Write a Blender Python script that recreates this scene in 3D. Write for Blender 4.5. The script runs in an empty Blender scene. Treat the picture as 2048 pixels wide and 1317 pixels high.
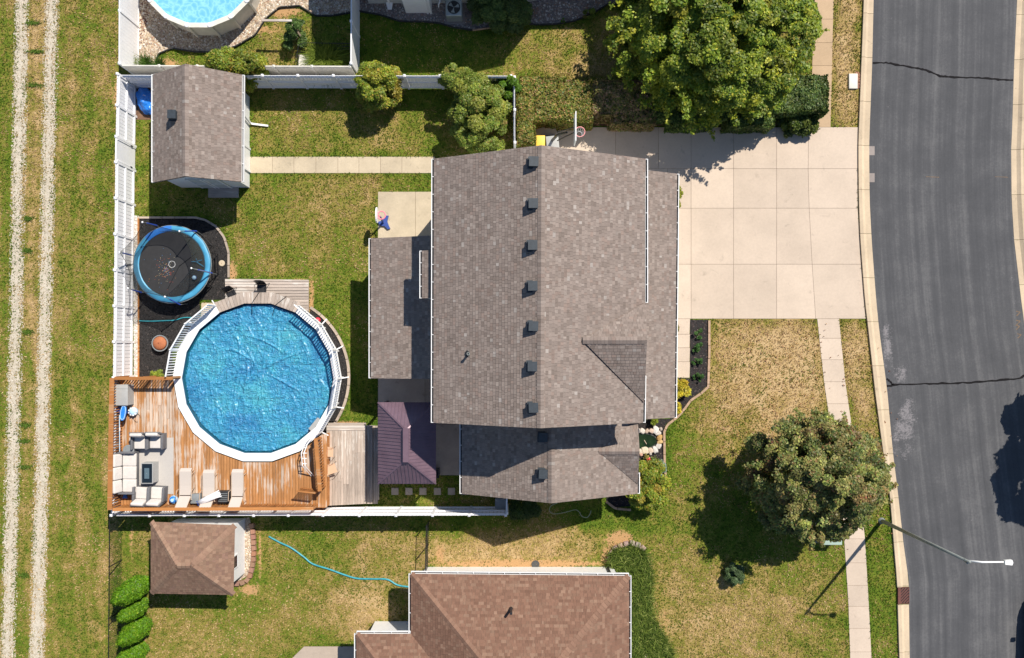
import bpy, bmesh, math, random
import numpy as np
from mathutils import Vector, Matrix, Euler, noise

random.seed(7)
RS = np.random.RandomState(11)
R = math.radians
C = bpy.context.scene.collection
S = bpy.context.scene

# ------------------------------------------------------------------ camera, light
HC = 37.0                      # height of the drone in metres
cam = bpy.data.cameras.new('camera')
cam.lens = 40 * HC / 2048 * 36
cam.sensor_width = 36
cam.shift_y = 36.5 / 2048
cam.clip_end = 2000
camo = bpy.data.objects.new('camera', cam)
C.objects.link(camo)
camo.location = (0, 0, HC)
S.camera = camo

SHX, SHY = -0.535, -0.655      # where a shadow falls per metre of height
W = bpy.data.worlds.new('World')
S.world = W
W.use_nodes = True
wt = W.node_tree
bg = wt.nodes['Background']
sky = wt.nodes.new('ShaderNodeTexSky')
sky.sky_type = 'NISHITA'
sky.sun_disc = False
sky.sun_elevation = R(50)
sky.sun_rotation = math.atan2(-SHX, -SHY)
sky.dust_density = 0.2
sky.ozone_density = 3.0
wt.links.new(sky.outputs[0], bg.inputs[0])
bg.inputs[1].default_value = 0.085
sun = bpy.data.lights.new('sun', 'SUN')
sun.energy = 5.0
sun.angle = R(0.53)
sun.color = (1.0, 0.93, 0.82)
suno = bpy.data.objects.new('sun', sun)
C.objects.link(suno)
suno.rotation_euler = Vector((SHX, SHY, -1)).to_track_quat('-Z', 'Y').to_euler()
suno.location = (20, 25, 50)
S.view_settings.view_transform = 'Standard'
S.view_settings.look = 'None'
S.view_settings.gamma = 1
S.view_settings.use_curve_mapping = False
S.view_settings.exposure = 0.33


def P(px, py, z=0.0):
    """world x, y of what the photograph shows at px, py when it stands z metres up"""
    k = (HC - z) / HC / 40.0
    return ((px - 1024) * k, (695 - py) * k)


def P3(px, py, z=0.0):
    a = P(px, py, z)
    return (a[0], a[1], z)


# ------------------------------------------------------------------ materials
MATS = {}


def nt(name):
    m = bpy.data.materials.new(name)
    m.use_nodes = True
    t = m.node_tree
    b = t.nodes['Principled BSDF']
    MATS[name] = m
    return m, t, b


def nnode(t, typ, **kw):
    n = t.nodes.new(typ)
    for k, v in kw.items():
        setattr(n, k, v)
    return n


def ramp(t, fac, stops):
    r = t.nodes.new('ShaderNodeValToRGB')
    e = r.color_ramp.elements
    while len(e) > len(stops):
        e.remove(e[-1])
    while len(e) < len(stops):
        e.new(1)
    for i, (p, c) in enumerate(stops):
        e[i].position = p
        e[i].color = (c[0], c[1], c[2], 1) if not isinstance(c, (int, float)) else (c, c, c, 1)
    t.links.new(fac, r.inputs[0])
    return r.outputs[0]


def noisen(t, vec, scale, detail=3, rough=0.6, dist=0):
    n = t.nodes.new('ShaderNodeTexNoise')
    n.inputs['Scale'].default_value = scale
    n.inputs['Detail'].default_value = detail
    n.inputs['Roughness'].default_value = rough
    n.inputs['Distortion'].default_value = dist
    if vec is not None:
        t.links.new(vec, n.inputs['Vector'])
    return n.outputs['Fac']


def geo(t, scale=(1, 1, 1), rot=0):
    g = t.nodes.new('ShaderNodeNewGeometry')
    mp = t.nodes.new('ShaderNodeMapping')
    mp.inputs['Scale'].default_value = scale
    mp.inputs['Rotation'].default_value = (0, 0, rot)
    t.links.new(g.outputs['Position'], mp.inputs['Vector'])
    return mp.outputs[0]


def mth(t, op, a, b=None, clamp=False):
    n = t.nodes.new('ShaderNodeMath')
    n.operation = op
    n.use_clamp = clamp
    for i, v in enumerate((a, b)):
        if v is None:
            continue
        if isinstance(v, (int, float)):
            n.inputs[i].default_value = v
        else:
            t.links.new(v, n.inputs[i])
    return n.outputs[0]


def mixc(t, fac, a, b, mode='MIX'):
    n = t.nodes.new('ShaderNodeMix')
    n.data_type = 'RGBA'
    n.blend_type = mode
    for i, v in ((0, fac), (6, a), (7, b)):
        if isinstance(v, (int, float)):
            n.inputs[i].default_value = v
        elif isinstance(v, tuple):
            n.inputs[i].default_value = (v[0], v[1], v[2], 1)
        else:
            t.links.new(v, n.inputs[i])
    return n.outputs[2]


def bump(t, b, h, strength=0.5, dist=0.02):
    n = t.nodes.new('ShaderNodeBump')
    n.inputs['Strength'].default_value = strength
    n.inputs['Distance'].default_value = dist
    t.links.new(h, n.inputs['Height'])
    t.links.new(n.outputs[0], b.inputs['Normal'])


def attr(t, name):
    a = t.nodes.new('ShaderNodeAttribute')
    a.attribute_name = name
    return a


def plain(name, col, rough=0.6, var=0.12, scale=6, metal=0.0, bmp=0.0, perobj=0.0, spec=0.5):
    m, t, b = nt(name)
    g = geo(t)
    n = noisen(t, g, scale, 4)
    lo = tuple(max(0, c * (1 - var)) for c in col)
    hi = tuple(min(1, c * (1 + var)) for c in col)
    c = ramp(t, n, [(0.3, lo), (0.7, hi)])
    if perobj:
        oi = t.nodes.new('ShaderNodeObjectInfo')
        f = mth(t, 'MULTIPLY_ADD', oi.outputs['Random'], perobj)
        f.node.inputs[2].default_value = 1 - perobj / 2
        hs = t.nodes.new('ShaderNodeHueSaturation')
        t.links.new(c, hs.inputs['Color'])
        t.links.new(f, hs.inputs['Value'])
        c = hs.outputs[0]
    t.links.new(c, b.inputs['Base Color'])
    b.inputs['Roughness'].default_value = rough
    b.inputs['Metallic'].default_value = metal
    b.inputs['Specular IOR Level'].default_value = spec
    if bmp:
        bump(t, b, noisen(t, g, scale * 5, 3), bmp, 0.02)
    return m


def colattr(name, rough=0.8, var=0.25, scale=25, translucent=0.0, spec=0.2, bmp=0.0):
    """base colour from the point colours of the mesh, times a fine noise"""
    m, t, b = nt(name)
    a = attr(t, 'Col')
    n = noisen(t, geo(t), scale, 2)
    f = ramp(t, n, [(0.3, 1 - var), (0.7, 1 + var)])
    f.node.color_ramp.elements[1].color = (1, 1, 1, 1)
    c = mixc(t, 1.0, a.outputs['Color'], f, 'MULTIPLY')
    t.links.new(c, b.inputs['Base Color'])
    b.inputs['Roughness'].default_value = rough
    b.inputs['Specular IOR Level'].default_value = spec
    if bmp:
        bump(t, b, n, bmp, 0.02)
    if translucent:
        tr = t.nodes.new('ShaderNodeBsdfTranslucent')
        t.links.new(c, tr.inputs[0])
        mx = t.nodes.new('ShaderNodeMixShader')
        mx.inputs[0].default_value = translucent
        t.links.new(b.outputs[0], mx.inputs[1])
        t.links.new(tr.outputs[0], mx.inputs[2])
        t.links.new(mx.outputs[0], t.nodes['Material Output'].inputs[0])
    return m


colattr('shingle', 0.9, 0.22, 30)
colattr('leaf', 0.5, 0.15, 8, translucent=0.32, spec=0.35)
colattr('grass_blade', 0.7, 0.1, 8, translucent=0.25, spec=0.15)
colattr('stone', 0.85, 0.25, 30, bmp=0.5)
plain('vinyl', (0.82, 0.82, 0.84), 0.45, 0.03, 2, perobj=0.04)
plain('vinyl_old', (0.66, 0.63, 0.56), 0.55, 0.10, 3, perobj=0.05)
plain('siding', (0.78, 0.78, 0.78), 0.5, 0.04, 2)
plain('siding_grey', (0.52, 0.54, 0.53), 0.55, 0.05, 2)
plain('gutter_white', (0.82, 0.82, 0.82), 0.35, 0.05, 4)
plain('gutter_dark', (0.03, 0.03, 0.035), 0.8, 0.3, 9)
plain('roof_edge', (0.14, 0.11, 0.09), 0.9, 0.2, 9)
plain('vent_black', (0.035, 0.045, 0.055), 0.5, 0.2, 9)
plain('black_plastic', (0.02, 0.02, 0.022), 0.45, 0.2, 9)
plain('black_metal', (0.015, 0.015, 0.017), 0.4, 0.2, 9)
plain('grey_plastic', (0.22, 0.24, 0.25), 0.6, 0.12, 6)
plain('dark_wicker', (0.14, 0.14, 0.15), 0.75, 0.35, 60, bmp=0.5)
plain('storage_grey', (0.36, 0.36, 0.35), 0.6, 0.06, 6)
plain('cushion', (0.60, 0.56, 0.52), 0.9, 0.06, 8, perobj=0.06, bmp=0.15)
plain('sling', (0.52, 0.46, 0.41), 0.85, 0.06, 40)
plain('sling_tan', (0.62, 0.42, 0.28), 0.85, 0.06, 40)
plain('tan_metal', (0.50, 0.38, 0.28), 0.45, 0.08, 6)
plain('rug', (0.46, 0.43, 0.40), 0.95, 0.10, 40)
plain('glass_black', (0.012, 0.02, 0.028), 0.12, 0.1, 4)
plain('burner_lid', (0.10, 0.15, 0.18), 0.4, 0.1, 4)
plain('blue_plastic', (0.03, 0.22, 0.68), 0.35, 0.12, 4)
plain('pale_blue', (0.45, 0.68, 0.86), 0.4, 0.08, 4)
plain('teal_hose', (0.04, 0.30, 0.36), 0.4, 0.25, 5)
plain('pale_hose', (0.42, 0.46, 0.30), 0.5, 0.1, 5)
plain('red_plastic', (0.72, 0.03, 0.06), 0.35, 0.05, 4)
plain('pink_plastic', (0.85, 0.25, 0.33), 0.4, 0.05, 4)
plain('navy_plastic', (0.04, 0.08, 0.30), 0.4, 0.1, 4)
plain('rim_red', (0.75, 0.30, 0.30), 0.4, 0.1, 4)
plain('white_paint', (0.80, 0.80, 0.80), 0.4, 0.03, 4)
plain('white_cloth', (0.75, 0.75, 0.78), 0.85, 0.05, 8, bmp=0.3)
plain('yellow_plastic', (0.72, 0.48, 0.04), 0.5, 0.05, 4)
plain('steel', (0.36, 0.40, 0.41), 0.35, 0.12, 5, metal=0.5)
plain('galvanised', (0.24, 0.26, 0.25), 0.5, 0.15, 5, metal=0.2)
plain('bark', (0.10, 0.07, 0.05), 0.9, 0.35, 12, bmp=0.6)
plain('core_dark', (0.03, 0.035, 0.012), 0.95, 0.3, 12)  # dark fill for the solid cores added inside hedge and arborvitae
plain('soil', (0.16, 0.09, 0.055), 0.95, 0.3, 6, bmp=0.4)
plain('rubber_mulch', (0.022, 0.020, 0.020), 0.9, 0.5, 25, bmp=0.8)
plain('maroon_mulch', (0.10, 0.035, 0.03), 0.9, 0.4, 20, bmp=0.8)
plain('gravel_base', (0.33, 0.26, 0.19), 0.95, 0.3, 25, bmp=0.6)
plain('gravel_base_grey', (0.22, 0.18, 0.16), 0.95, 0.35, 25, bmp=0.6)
plain('edging_brown', (0.40, 0.27, 0.18), 0.85, 0.2, 6, bmp=0.3)
plain('edging_black', (0.03, 0.03, 0.03), 0.8, 0.2, 6)
plain('rust', (0.18, 0.055, 0.03), 0.9, 0.35, 14, bmp=0.4)
plain('drain_iron', (0.13, 0.05, 0.04), 0.85, 0.3, 14)
plain('transformer_green', (0.36, 0.46, 0.40), 0.5, 0.06, 4)
plain('rim_alloy', (0.45, 0.46, 0.48), 0.3, 0.05, 4, metal=0.8)
plain('car_paint', (0.008, 0.012, 0.02), 0.18, 0.05, 2)
plain('rubber', (0.02, 0.02, 0.02), 0.8, 0.2, 9)
plain('car_glass', (0.01, 0.014, 0.018), 0.05, 0.05, 2)
plain('trampoline_mat', (0.022, 0.022, 0.024), 0.7, 0.15, 4)
plain('trampoline_blue', (0.06, 0.29, 0.48), 0.45, 0.12, 3)
plain('foam_blue', (0.02, 0.07, 0.42), 0.6, 0.05, 3)
plain('pond_water', (0.014, 0.028, 0.008), 0.08, 0.5, 3)
plain('pond_liner', (0.06, 0.06, 0.06), 0.6, 0.2, 8)
plain('tar', (0.016, 0.015, 0.016), 0.95, 0.2, 8, spec=0.05)
plain('orange_spray', (0.18, 0.12, 0.075), 0.9, 0.2, 30)
plain('terracotta', (0.40, 0.14, 0.06), 0.85, 0.15, 8)
plain('tarp_blue', (0.02, 0.20, 0.70), 0.3, 0.15, 3, bmp=0.6)


def m_concrete(name, col, stain=0.12):
    m, t, b = nt(name)
    g = geo(t)
    oi = t.nodes.new('ShaderNodeObjectInfo')
    n1 = noisen(t, g, 0.55, 5, 0.65)
    n2 = noisen(t, g, 9, 4, 0.7)
    n3 = noisen(t, g, 60, 2)
    a = ramp(t, n1, [(0.3, tuple(c * (1 - stain) for c in col)), (0.6, col)])
    c2 = ramp(t, n2, [(0.3, 0.93), (0.6, 1.0)])
    c = mixc(t, 1.0, a, c2, 'MULTIPLY')
    c3 = ramp(t, n3, [(0.25, 0.9), (0.45, 1.0)])
    c = mixc(t, 1.0, c, c3, 'MULTIPLY')
    st = ramp(t, noisen(t, g, 1.7, 6, 0.75, 0.6), [(0.60, 1.0), (0.70, 1.0 - stain * 1.6)])
    c = mixc(t, 1.0, c, st, 'MULTIPLY')
    hs = t.nodes.new('ShaderNodeHueSaturation')
    t.links.new(c, hs.inputs['Color'])
    f = mth(t, 'MULTIPLY_ADD', oi.outputs['Random'], 0.13)
    f.node.inputs[2].default_value = 0.93
    t.links.new(f, hs.inputs['Value'])
    t.links.new(hs.outputs[0], b.inputs['Base Color'])
    b.inputs['Roughness'].default_value = 0.9
    b.inputs['Specular IOR Level'].default_value = 0.2
    bump(t, b, n3, 0.25, 0.01)


m_concrete('concrete', (0.585, 0.48, 0.385), 0.12)
m_concrete('concrete_patio', (0.56, 0.47, 0.34), 0.25)
m_concrete('concrete_walk', (0.50, 0.36, 0.23), 0.15)
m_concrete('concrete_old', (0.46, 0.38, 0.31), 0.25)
m_concrete('kerb_concrete', (0.60, 0.48, 0.34), 0.2)
m_concrete('concrete_dark', (0.30, 0.26, 0.24), 0.2)


def m_wood(name, base, pale, alongy=True, wear=0.5):
    m, t, b = nt(name)
    sc = (7, 0.55, 1) if alongy else (0.55, 7, 1)
    g = geo(t, sc)
    oi = t.nodes.new('ShaderNodeObjectInfo')
    mp = t.nodes.new('ShaderNodeVectorMath')
    mp.operation = 'ADD'
    t.links.new(g, mp.inputs[0])
    cx = t.nodes.new('ShaderNodeCombineXYZ')
    t.links.new(mth(t, 'MULTIPLY', oi.outputs['Random'], 60.0), cx.inputs[2])
    t.links.new(cx.outputs[0], mp.inputs[1])
    n1 = noisen(t, mp.outputs[0], 1.0, 5, 0.7)
    big = noisen(t, geo(t), 0.5, 3, 0.6)
    w = mth(t, 'ADD', n1, mth(t, 'MULTIPLY', big, 0.8))
    dark = tuple(c * 0.66 for c in base)
    c = ramp(t, w, [(0.62, dark), (0.82, base), (1.22 - wear * 0.5, base), (1.36 - wear * 0.5, pale)])
    g2 = geo(t, (60, 2.0, 1) if alongy else (2.0, 60, 1))
    fine = ramp(t, noisen(t, g2, 1.0, 3, 0.7), [(0.3, 0.72), (0.62, 1.0)])
    c = mixc(t, 1.0, c, fine, 'MULTIPLY')
    hs = t.nodes.new('ShaderNodeHueSaturation')
    t.links.new(c, hs.inputs['Color'])
    f = mth(t, 'MULTIPLY_ADD', oi.outputs['Random'], 0.34)
    f.node.inputs[2].default_value = 0.84
    t.links.new(f, hs.inputs['Value'])
    t.links.new(hs.outputs[0], b.inputs['Base Color'])
    b.inputs['Roughness'].default_value = 0.75
    b.inputs['Specular IOR Level'].default_value = 0.25


m_wood('wood_orange', (0.46, 0.215, 0.080), (0.60, 0.47, 0.37), True, 0.66)
m_wood('wood_rail', (0.45, 0.19, 0.06), (0.5, 0.28, 0.14), False, 0.1)
m_wood('wood_grey', (0.46, 0.38, 0.32), (0.60, 0.54, 0.48), True, 0.5)
m_wood('wood_grey_x', (0.46, 0.39, 0.34), (0.60, 0.55, 0.50), False, 0.5)


def m_ground():
    m, t, b = nt('lawn_ground')
    a = attr(t, 'dry').outputs['Fac']
    br = attr(t, 'bare').outputs['Fac']
    g = geo(t)
    n1 = noisen(t, g, 0.9, 5, 0.7, 0.4)
    n2 = noisen(t, g, 4.5, 4, 0.7)
    n3 = noisen(t, g, 20, 3, 0.8)
    s = mth(t, 'ADD', a, mth(t, 'MULTIPLY', mth(t, 'SUBTRACT', n1, 0.5), 1.4))
    s = mth(t, 'ADD', s, mth(t, 'MULTIPLY', mth(t, 'SUBTRACT', n2, 0.5), 0.9))
    s = mth(t, 'ADD', s, mth(t, 'MULTIPLY', mth(t, 'SUBTRACT', n3, 0.5), 1.0))
    c = ramp(t, s, [(0.0, (0.065, 0.125, 0.012)), (0.3, (0.135, 0.185, 0.020)), (0.55, (0.25, 0.205, 0.050)),
                    (0.8, (0.42, 0.29, 0.125)), (1.0, (0.53, 0.38, 0.20))])
    bs = mth(t, 'ADD', br, mth(t, 'MULTIPLY', mth(t, 'SUBTRACT', n2, 0.5), 0.9))
    bs = mth(t, 'ADD', bs, mth(t, 'MULTIPLY', mth(t, 'SUBTRACT', n3, 0.5), 0.7))
    bm = ramp(t, bs, [(0.45, 0.0), (0.62, 1.0)])
    c = mixc(t, bm, c, (0.50, 0.30, 0.14))
    t.links.new(c, b.inputs['Base Color'])
    b.inputs['Roughness'].default_value = 0.95
    b.inputs['Specular IOR Level'].default_value = 0.1
    bump(t, b, n3, 0.9, 0.05)


m_ground()


def m_track():
    m, t, b = nt('track_gravel')
    g = geo(t)
    n3 = noisen(t, g, 28, 3, 0.8)
    n1 = noisen(t, g, 2.5, 4, 0.7)
    s = mth(t, 'ADD', mth(t, 'MULTIPLY', n3, 0.6), mth(t, 'MULTIPLY', n1, 0.5))
    c = ramp(t, s, [(0.38, (0.26, 0.21, 0.13)), (0.52, (0.50, 0.44, 0.34)), (0.66, (0.62, 0.56, 0.46))])
    t.links.new(c, b.inputs['Base Color'])
    b.inputs['Roughness'].default_value = 0.95
    bump(t, b, n3, 0.7, 0.04)


m_track()


def m_asphalt():
    m, t, b = nt('asphalt')
    uv = t.nodes.new('ShaderNodeUVMap')
    mp = t.nodes.new('ShaderNodeMapping')
    mp.inputs['Scale'].default_value = (2.6, 0.05, 1)
    t.links.new(uv.outputs[0], mp.inputs[0])
    n1 = noisen(t, mp.outputs[0], 1.0, 3, 0.6)
    mp2 = t.nodes.new('ShaderNodeMapping')
    mp2.inputs['Scale'].default_value = (11, 0.5, 1)
    t.links.new(uv.outputs[0], mp2.inputs[0])
    n4 = noisen(t, mp2.outputs[0], 1.0, 3, 0.7)
    g = geo(t)
    n2 = noisen(t, g, 60, 2)
    n3 = noisen(t, g, 1.6, 5, 0.7)
    s = mth(t, 'ADD', mth(t, 'MULTIPLY', n1, 0.48), mth(t, 'MULTIPLY', n4, 0.10))
    s = mth(t, 'ADD', s, mth(t, 'MULTIPLY', noisen(t, g, 0.7, 5, 0.65), 0.30))
    s = mth(t, 'ADD', s, mth(t, 'MULTIPLY', noisen(t, g, 9, 3, 0.7), 0.17))
    s = mth(t, 'ADD', s, mth(t, 'MULTIPLY', n2, 0.22))
    c = ramp(t, s, [(0.46, (0.056, 0.058, 0.063)), (0.64, (0.084, 0.085, 0.091)), (0.80, (0.145, 0.144, 0.147))])
    wr = attr(t, 'wear').outputs['Fac']
    ws = mth(t, 'ADD', wr, mth(t, 'MULTIPLY', mth(t, 'SUBTRACT', n3, 0.5), 1.6))
    ws = mth(t, 'ADD', ws, mth(t, 'MULTIPLY', mth(t, 'SUBTRACT', noisen(t, g, 12, 4, 0.8), 0.5), 1.3))
    wm = ramp(t, ws, [(0.52, 0.0), (0.82, 0.62)])
    c = mixc(t, wm, c, (0.30, 0.28, 0.29))
    t.links.new(c, b.inputs['Base Color'])
    b.inputs['Roughness'].default_value = 0.9
    b.inputs['Specular IOR Level'].default_value = 0.2
    bump(t, b, n2, 0.5, 0.01)


m_asphalt()


def m_metalroof():
    m, t, b = nt('metal_roof')
    n = noisen(t, geo(t), 1.5, 4)
    c = ramp(t, n, [(0.3, (0.15, 0.095, 0.125)), (0.7, (0.20, 0.13, 0.165))])
    t.links.new(c, b.inputs['Base Color'])
    b.inputs['Metallic'].default_value = 0.25
    b.inputs['Roughness'].default_value = 0.42


m_metalroof()


def m_cover():
    m, t, b = nt('pool_cover_film')
    g = geo(t)
    n1 = noisen(t, g, 0.7, 4, 0.6)
    n2 = noisen(t, geo(t, (1, 1, 1)), 7, 4, 0.7, 1.5)
    s = mth(t, 'ADD', mth(t, 'MULTIPLY', n1, 0.6), mth(t, 'MULTIPLY', n2, 0.4))
    c = ramp(t, s, [(0.38, (0.016, 0.20, 0.44)), (0.5, (0.035, 0.31, 0.53)), (0.62, (0.06, 0.40, 0.52))])
    t.links.new(c, b.inputs['Base Color'])
    b.inputs['Roughness'].default_value = 0.38
    b.inputs['Specular IOR Level'].default_value = 0.8
    b.inputs['Coat Weight'].default_value = 0.4
    b.inputs['Coat Roughness'].default_value = 0.28
    f1 = noisen(t, geo(t, (2.2, 6.5, 1), 0.9), 1.0, 3, 0.55, 1.0)
    f2 = noisen(t, geo(t, (6.0, 2.0, 1), 0.35), 1.0, 3, 0.55, 1.2)
    hh = mth(t, 'ADD', mth(t, 'ABSOLUTE', mth(t, 'SUBTRACT', f1, 0.5)), mth(t, 'ABSOLUTE', mth(t, 'SUBTRACT', f2, 0.5)))
    bump(t, b, hh, 0.9, 0.22)


m_cover()


def m_water():
    m, t, b = nt('pool_water')
    g = geo(t)
    v = t.nodes.new('ShaderNodeTexVoronoi')
    v.feature = 'DISTANCE_TO_EDGE'
    v.inputs['Scale'].default_value = 2.6
    nz = t.nodes.new('ShaderNodeTexNoise')
    nz.inputs['Scale'].default_value = 1.6
    t.links.new(g, nz.inputs[0])
    mx = t.nodes.new('ShaderNodeVectorMath')
    mx.operation = 'ADD'
    t.links.new(g, mx.inputs[0])
    t.links.new(nz.outputs['Color'], mx.inputs[1])
    t.links.new(mx.outputs[0], v.inputs['Vector'])
    c = ramp(t, v.outputs['Distance'], [(0.0, (0.28, 0.62, 0.84)), (0.10, (0.20, 0.52, 0.80)), (0.3, (0.15, 0.45, 0.76))])  # pale cell edges: caustic light ripples painted into the water colour
    t.links.new(c, b.inputs['Base Color'])
    b.inputs['Roughness'].default_value = 0.06
    bump(t, b, noisen(t, g, 5, 3, 0.5, 0.5), 0.12, 0.04)


m_water()


def m_net():
    m, t, b = nt('safety_net')
    b.inputs['Base Color'].default_value = (0.03, 0.035, 0.03, 1)
    b.inputs['Roughness'].default_value = 0.8
    # a woven mesh: fine holes between strands
    g = geo(t)
    n = noisen(t, g, 2, 2)
    tr = t.nodes.new('ShaderNodeBsdfTransparent')
    mx = t.nodes.new('ShaderNodeMixShader')
    f = ramp(t, n, [(0.3, 0.36), (0.7, 0.48)])
    t.links.new(f, mx.inputs[0])
    t.links.new(tr.outputs[0], mx.inputs[1])
    t.links.new(b.outputs[0], mx.inputs[2])
    t.links.new(mx.outputs[0], t.nodes['Material Output'].inputs[0])


m_net()


# ------------------------------------------------------------------ objects
def tag(o, label=None, cat=None, group=None, kind=None):
    if label:
        o['label'] = label
    if cat:
        o['category'] = cat
    if group:
        o['group'] = group
    if kind:
        o['kind'] = kind
    return o


def link(o, parent=None):
    C.objects.link(o)
    if parent is not None:
        o.parent = parent
    return o


def thing(name, loc, label, cat, group=None, rz=0.0):
    o = bpy.data.objects.new(name, None)
    C.objects.link(o)
    o.empty_display_size = 0.3
    o.location = loc if len(loc) == 3 else (loc[0], loc[1], 0)
    o.rotation_euler = (0, 0, rz)
    return tag(o, label, cat, group)


def inst(name, me, parent, loc=(0, 0, 0), rot=(0, 0, 0), scale=(1, 1, 1)):
    o = bpy.data.objects.new(name, me)
    link(o, parent)
    o.location = loc
    o.rotation_euler = rot
    o.scale = scale
    return o


def copy_tree(o, parent=None):
    c = o.copy()
    C.objects.link(c)
    if parent is not None:
        c.parent = parent
    for ch in o.children:
        copy_tree(ch, c)
    return c


class MB:
    def __init__(s):
        s.v, s.f, s.c, s.smooth = [], [], [], False

    def add(s, vs, fs, col=None):
        n = len(s.v)
        s.v += [tuple(p) for p in vs]
        s.f += [tuple(i + n for i in f) for f in fs]
        if col is not None:
            s.c += [col] * len(vs)
        return s

    def box(s, x0, x1, y0, y1, z0, z1, col=None):
        return s.add([(x0, y0, z0), (x1, y0, z0), (x1, y1, z0), (x0, y1, z0), (x0, y0, z1), (x1, y0, z1), (x1, y1, z1), (x0, y1, z1)],
                     [(0, 3, 2, 1), (4, 5, 6, 7), (0, 1, 5, 4), (1, 2, 6, 5), (2, 3, 7, 6), (3, 0, 4, 7)], col)

    def prism(s, poly, z0, z1, col=None):
        a = sum(poly[i][0] * poly[(i + 1) % len(poly)][1] - poly[(i + 1) % len(poly)][0] * poly[i][1] for i in range(len(poly)))
        if a < 0:
            poly = poly[::-1]
        n = len(poly)
        vs = [(p[0], p[1], z0) for p in poly] + [(p[0], p[1], z1) for p in poly]
        fs = [tuple(range(n))[::-1], tuple(range(n, 2 * n))] + [(i, (i + 1) % n, n + (i + 1) % n, n + i) for i in range(n)]
        return s.add(vs, fs, col)

    def slab(s, pts, th, col=None):
        """a flat polygon given thickness th against its upward normal"""
        a, b, c = Vector(pts[0]), Vector(pts[1]), Vector(pts[2])
        nrm = (b - a).cross(c - b).normalized()
        if nrm.z < 0:
            pts = pts[::-1]
            nrm = -nrm
        n = len(pts)
        vs = [tuple(p) for p in pts] + [tuple(Vector(p) - nrm * th) for p in pts]
        fs = [tuple(range(n)), tuple(range(n, 2 * n))[::-1]] + [(i, n + i, n + (i + 1) % n, (i + 1) % n) for i in range(n)]
        return s.add(vs, fs, col)

    def bar(s, p, q, w, h=None, col=None, up=(0, 0, 1)):
        h = w if h is None else h
        p, q = Vector(p), Vector(q)
        d = (q - p).normalized()
        u = Vector(up)
        if abs(d.dot(u)) > 0.98:
            u = Vector((1, 0, 0))
        a = d.cross(u).normalized() * (w / 2)
        b = a.cross(d).normalized() * (h / 2)
        vs = [p - a - b, p + a - b, p + a + b, p - a + b, q - a - b, q + a - b, q + a + b, q - a + b]
        return s.add(vs, [(0, 1, 2, 3), (7, 6, 5, 4), (0, 4, 5, 1), (1, 5, 6, 2), (2, 6, 7, 3), (3, 7, 4, 0)], col)

    def tube(s, pts, r, n=8, closed=False, caps=True, col=None):
        pts = [Vector(p) for p in pts]
        m = len(pts)
        rs = r if isinstance(r, (list, tuple)) else [r] * m
        rings = []
        prev = None
        for i, p in enumerate(pts):
            if closed:
                d = (pts[(i + 1) % m] - pts[i - 1]).normalized()
            else:
                d = (pts[min(i + 1, m - 1)] - pts[max(i - 1, 0)]).normalized()
            if prev is None:
                u = Vector((0, 0, 1)) if abs(d.z) < 0.9 else Vector((1, 0, 0))
                a = d.cross(u).normalized()
            else:
                a = (prev - d * prev.dot(d)).normalized()
            prev = a
            b = d.cross(a)
            rings.append([p + (a * math.cos(2 * math.pi * k / n) + b * math.sin(2 * math.pi * k / n)) * rs[i] for k in range(n)])
        vs = [v for rg in rings for v in rg]
        fs = []
        for i in range(m if closed else m - 1):
            j = (i + 1) % m
            for k in range(n):
                fs.append((i * n + k, i * n + (k + 1) % n, j * n + (k + 1) % n, j * n + k))
        if caps and not closed:
            fs.append(tuple(range(n))[::-1])
            fs.append(tuple(range((m - 1) * n, m * n)))
        return s.add(vs, fs, col)

    def lathe(s, prof, n=24, cx=0, cy=0, col=None):
        vs, fs = [], []
        for (r, z) in prof:
            for k in range(n):
                a = 2 * math.pi * k / n
                vs.append((cx + r * math.cos(a), cy + r * math.sin(a), z))
        for i in range(len(prof) - 1):
            for k in range(n):
                fs.append((i * n + k, i * n + (k + 1) % n, (i + 1) * n + (k + 1) % n, (i + 1) * n + k))
        fs.append(tuple(range(n))[::-1])
        fs.append(tuple(range((len(prof) - 1) * n, len(prof) * n)))
        return s.add(vs, fs, col)

    def mesh(s, name, mat, smooth=False):
        me = bpy.data.meshes.new(name)
        me.from_pydata(s.v, [], s.f)
        if s.c:
            ca = me.color_attributes.new('Col', 'FLOAT_COLOR', 'POINT')
            arr = np.ones((len(s.v), 4), dtype=np.float32)
            arr[:, :3] = np.array(s.c, dtype=np.float32)
            ca.data.foreach_set('color', arr.ravel())
        if mat:
            me.materials.append(MATS[mat])
        if smooth:
            me.shade_smooth()
        me.update()
        return me

    def build(s, name, mat, parent=None, smooth=False, loc=(0, 0, 0), rot=(0, 0, 0)):
        return inst(name, s.mesh(name, mat, smooth), parent, loc, rot)


def rbox(sx, sy, sz, r, name, mat, seg=2, puff=0.0):
    """box with rounded edges, base at z = 0, centred in x, y"""
    bm = bmesh.new()
    bmesh.ops.create_cube(bm, size=1)
    for v in bm.verts:
        v.co = Vector((v.co.x * sx, v.co.y * sy, (v.co.z + 0.5) * sz))
    bmesh.ops.bevel(bm, geom=bm.edges[:], offset=r, segments=seg, affect='EDGES', profile=0.6)
    me = bpy.data.meshes.new(name)
    bm.to_mesh(me)
    bm.free()
    me.materials.append(MATS[mat])
    me.shade_smooth()
    return me


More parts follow.
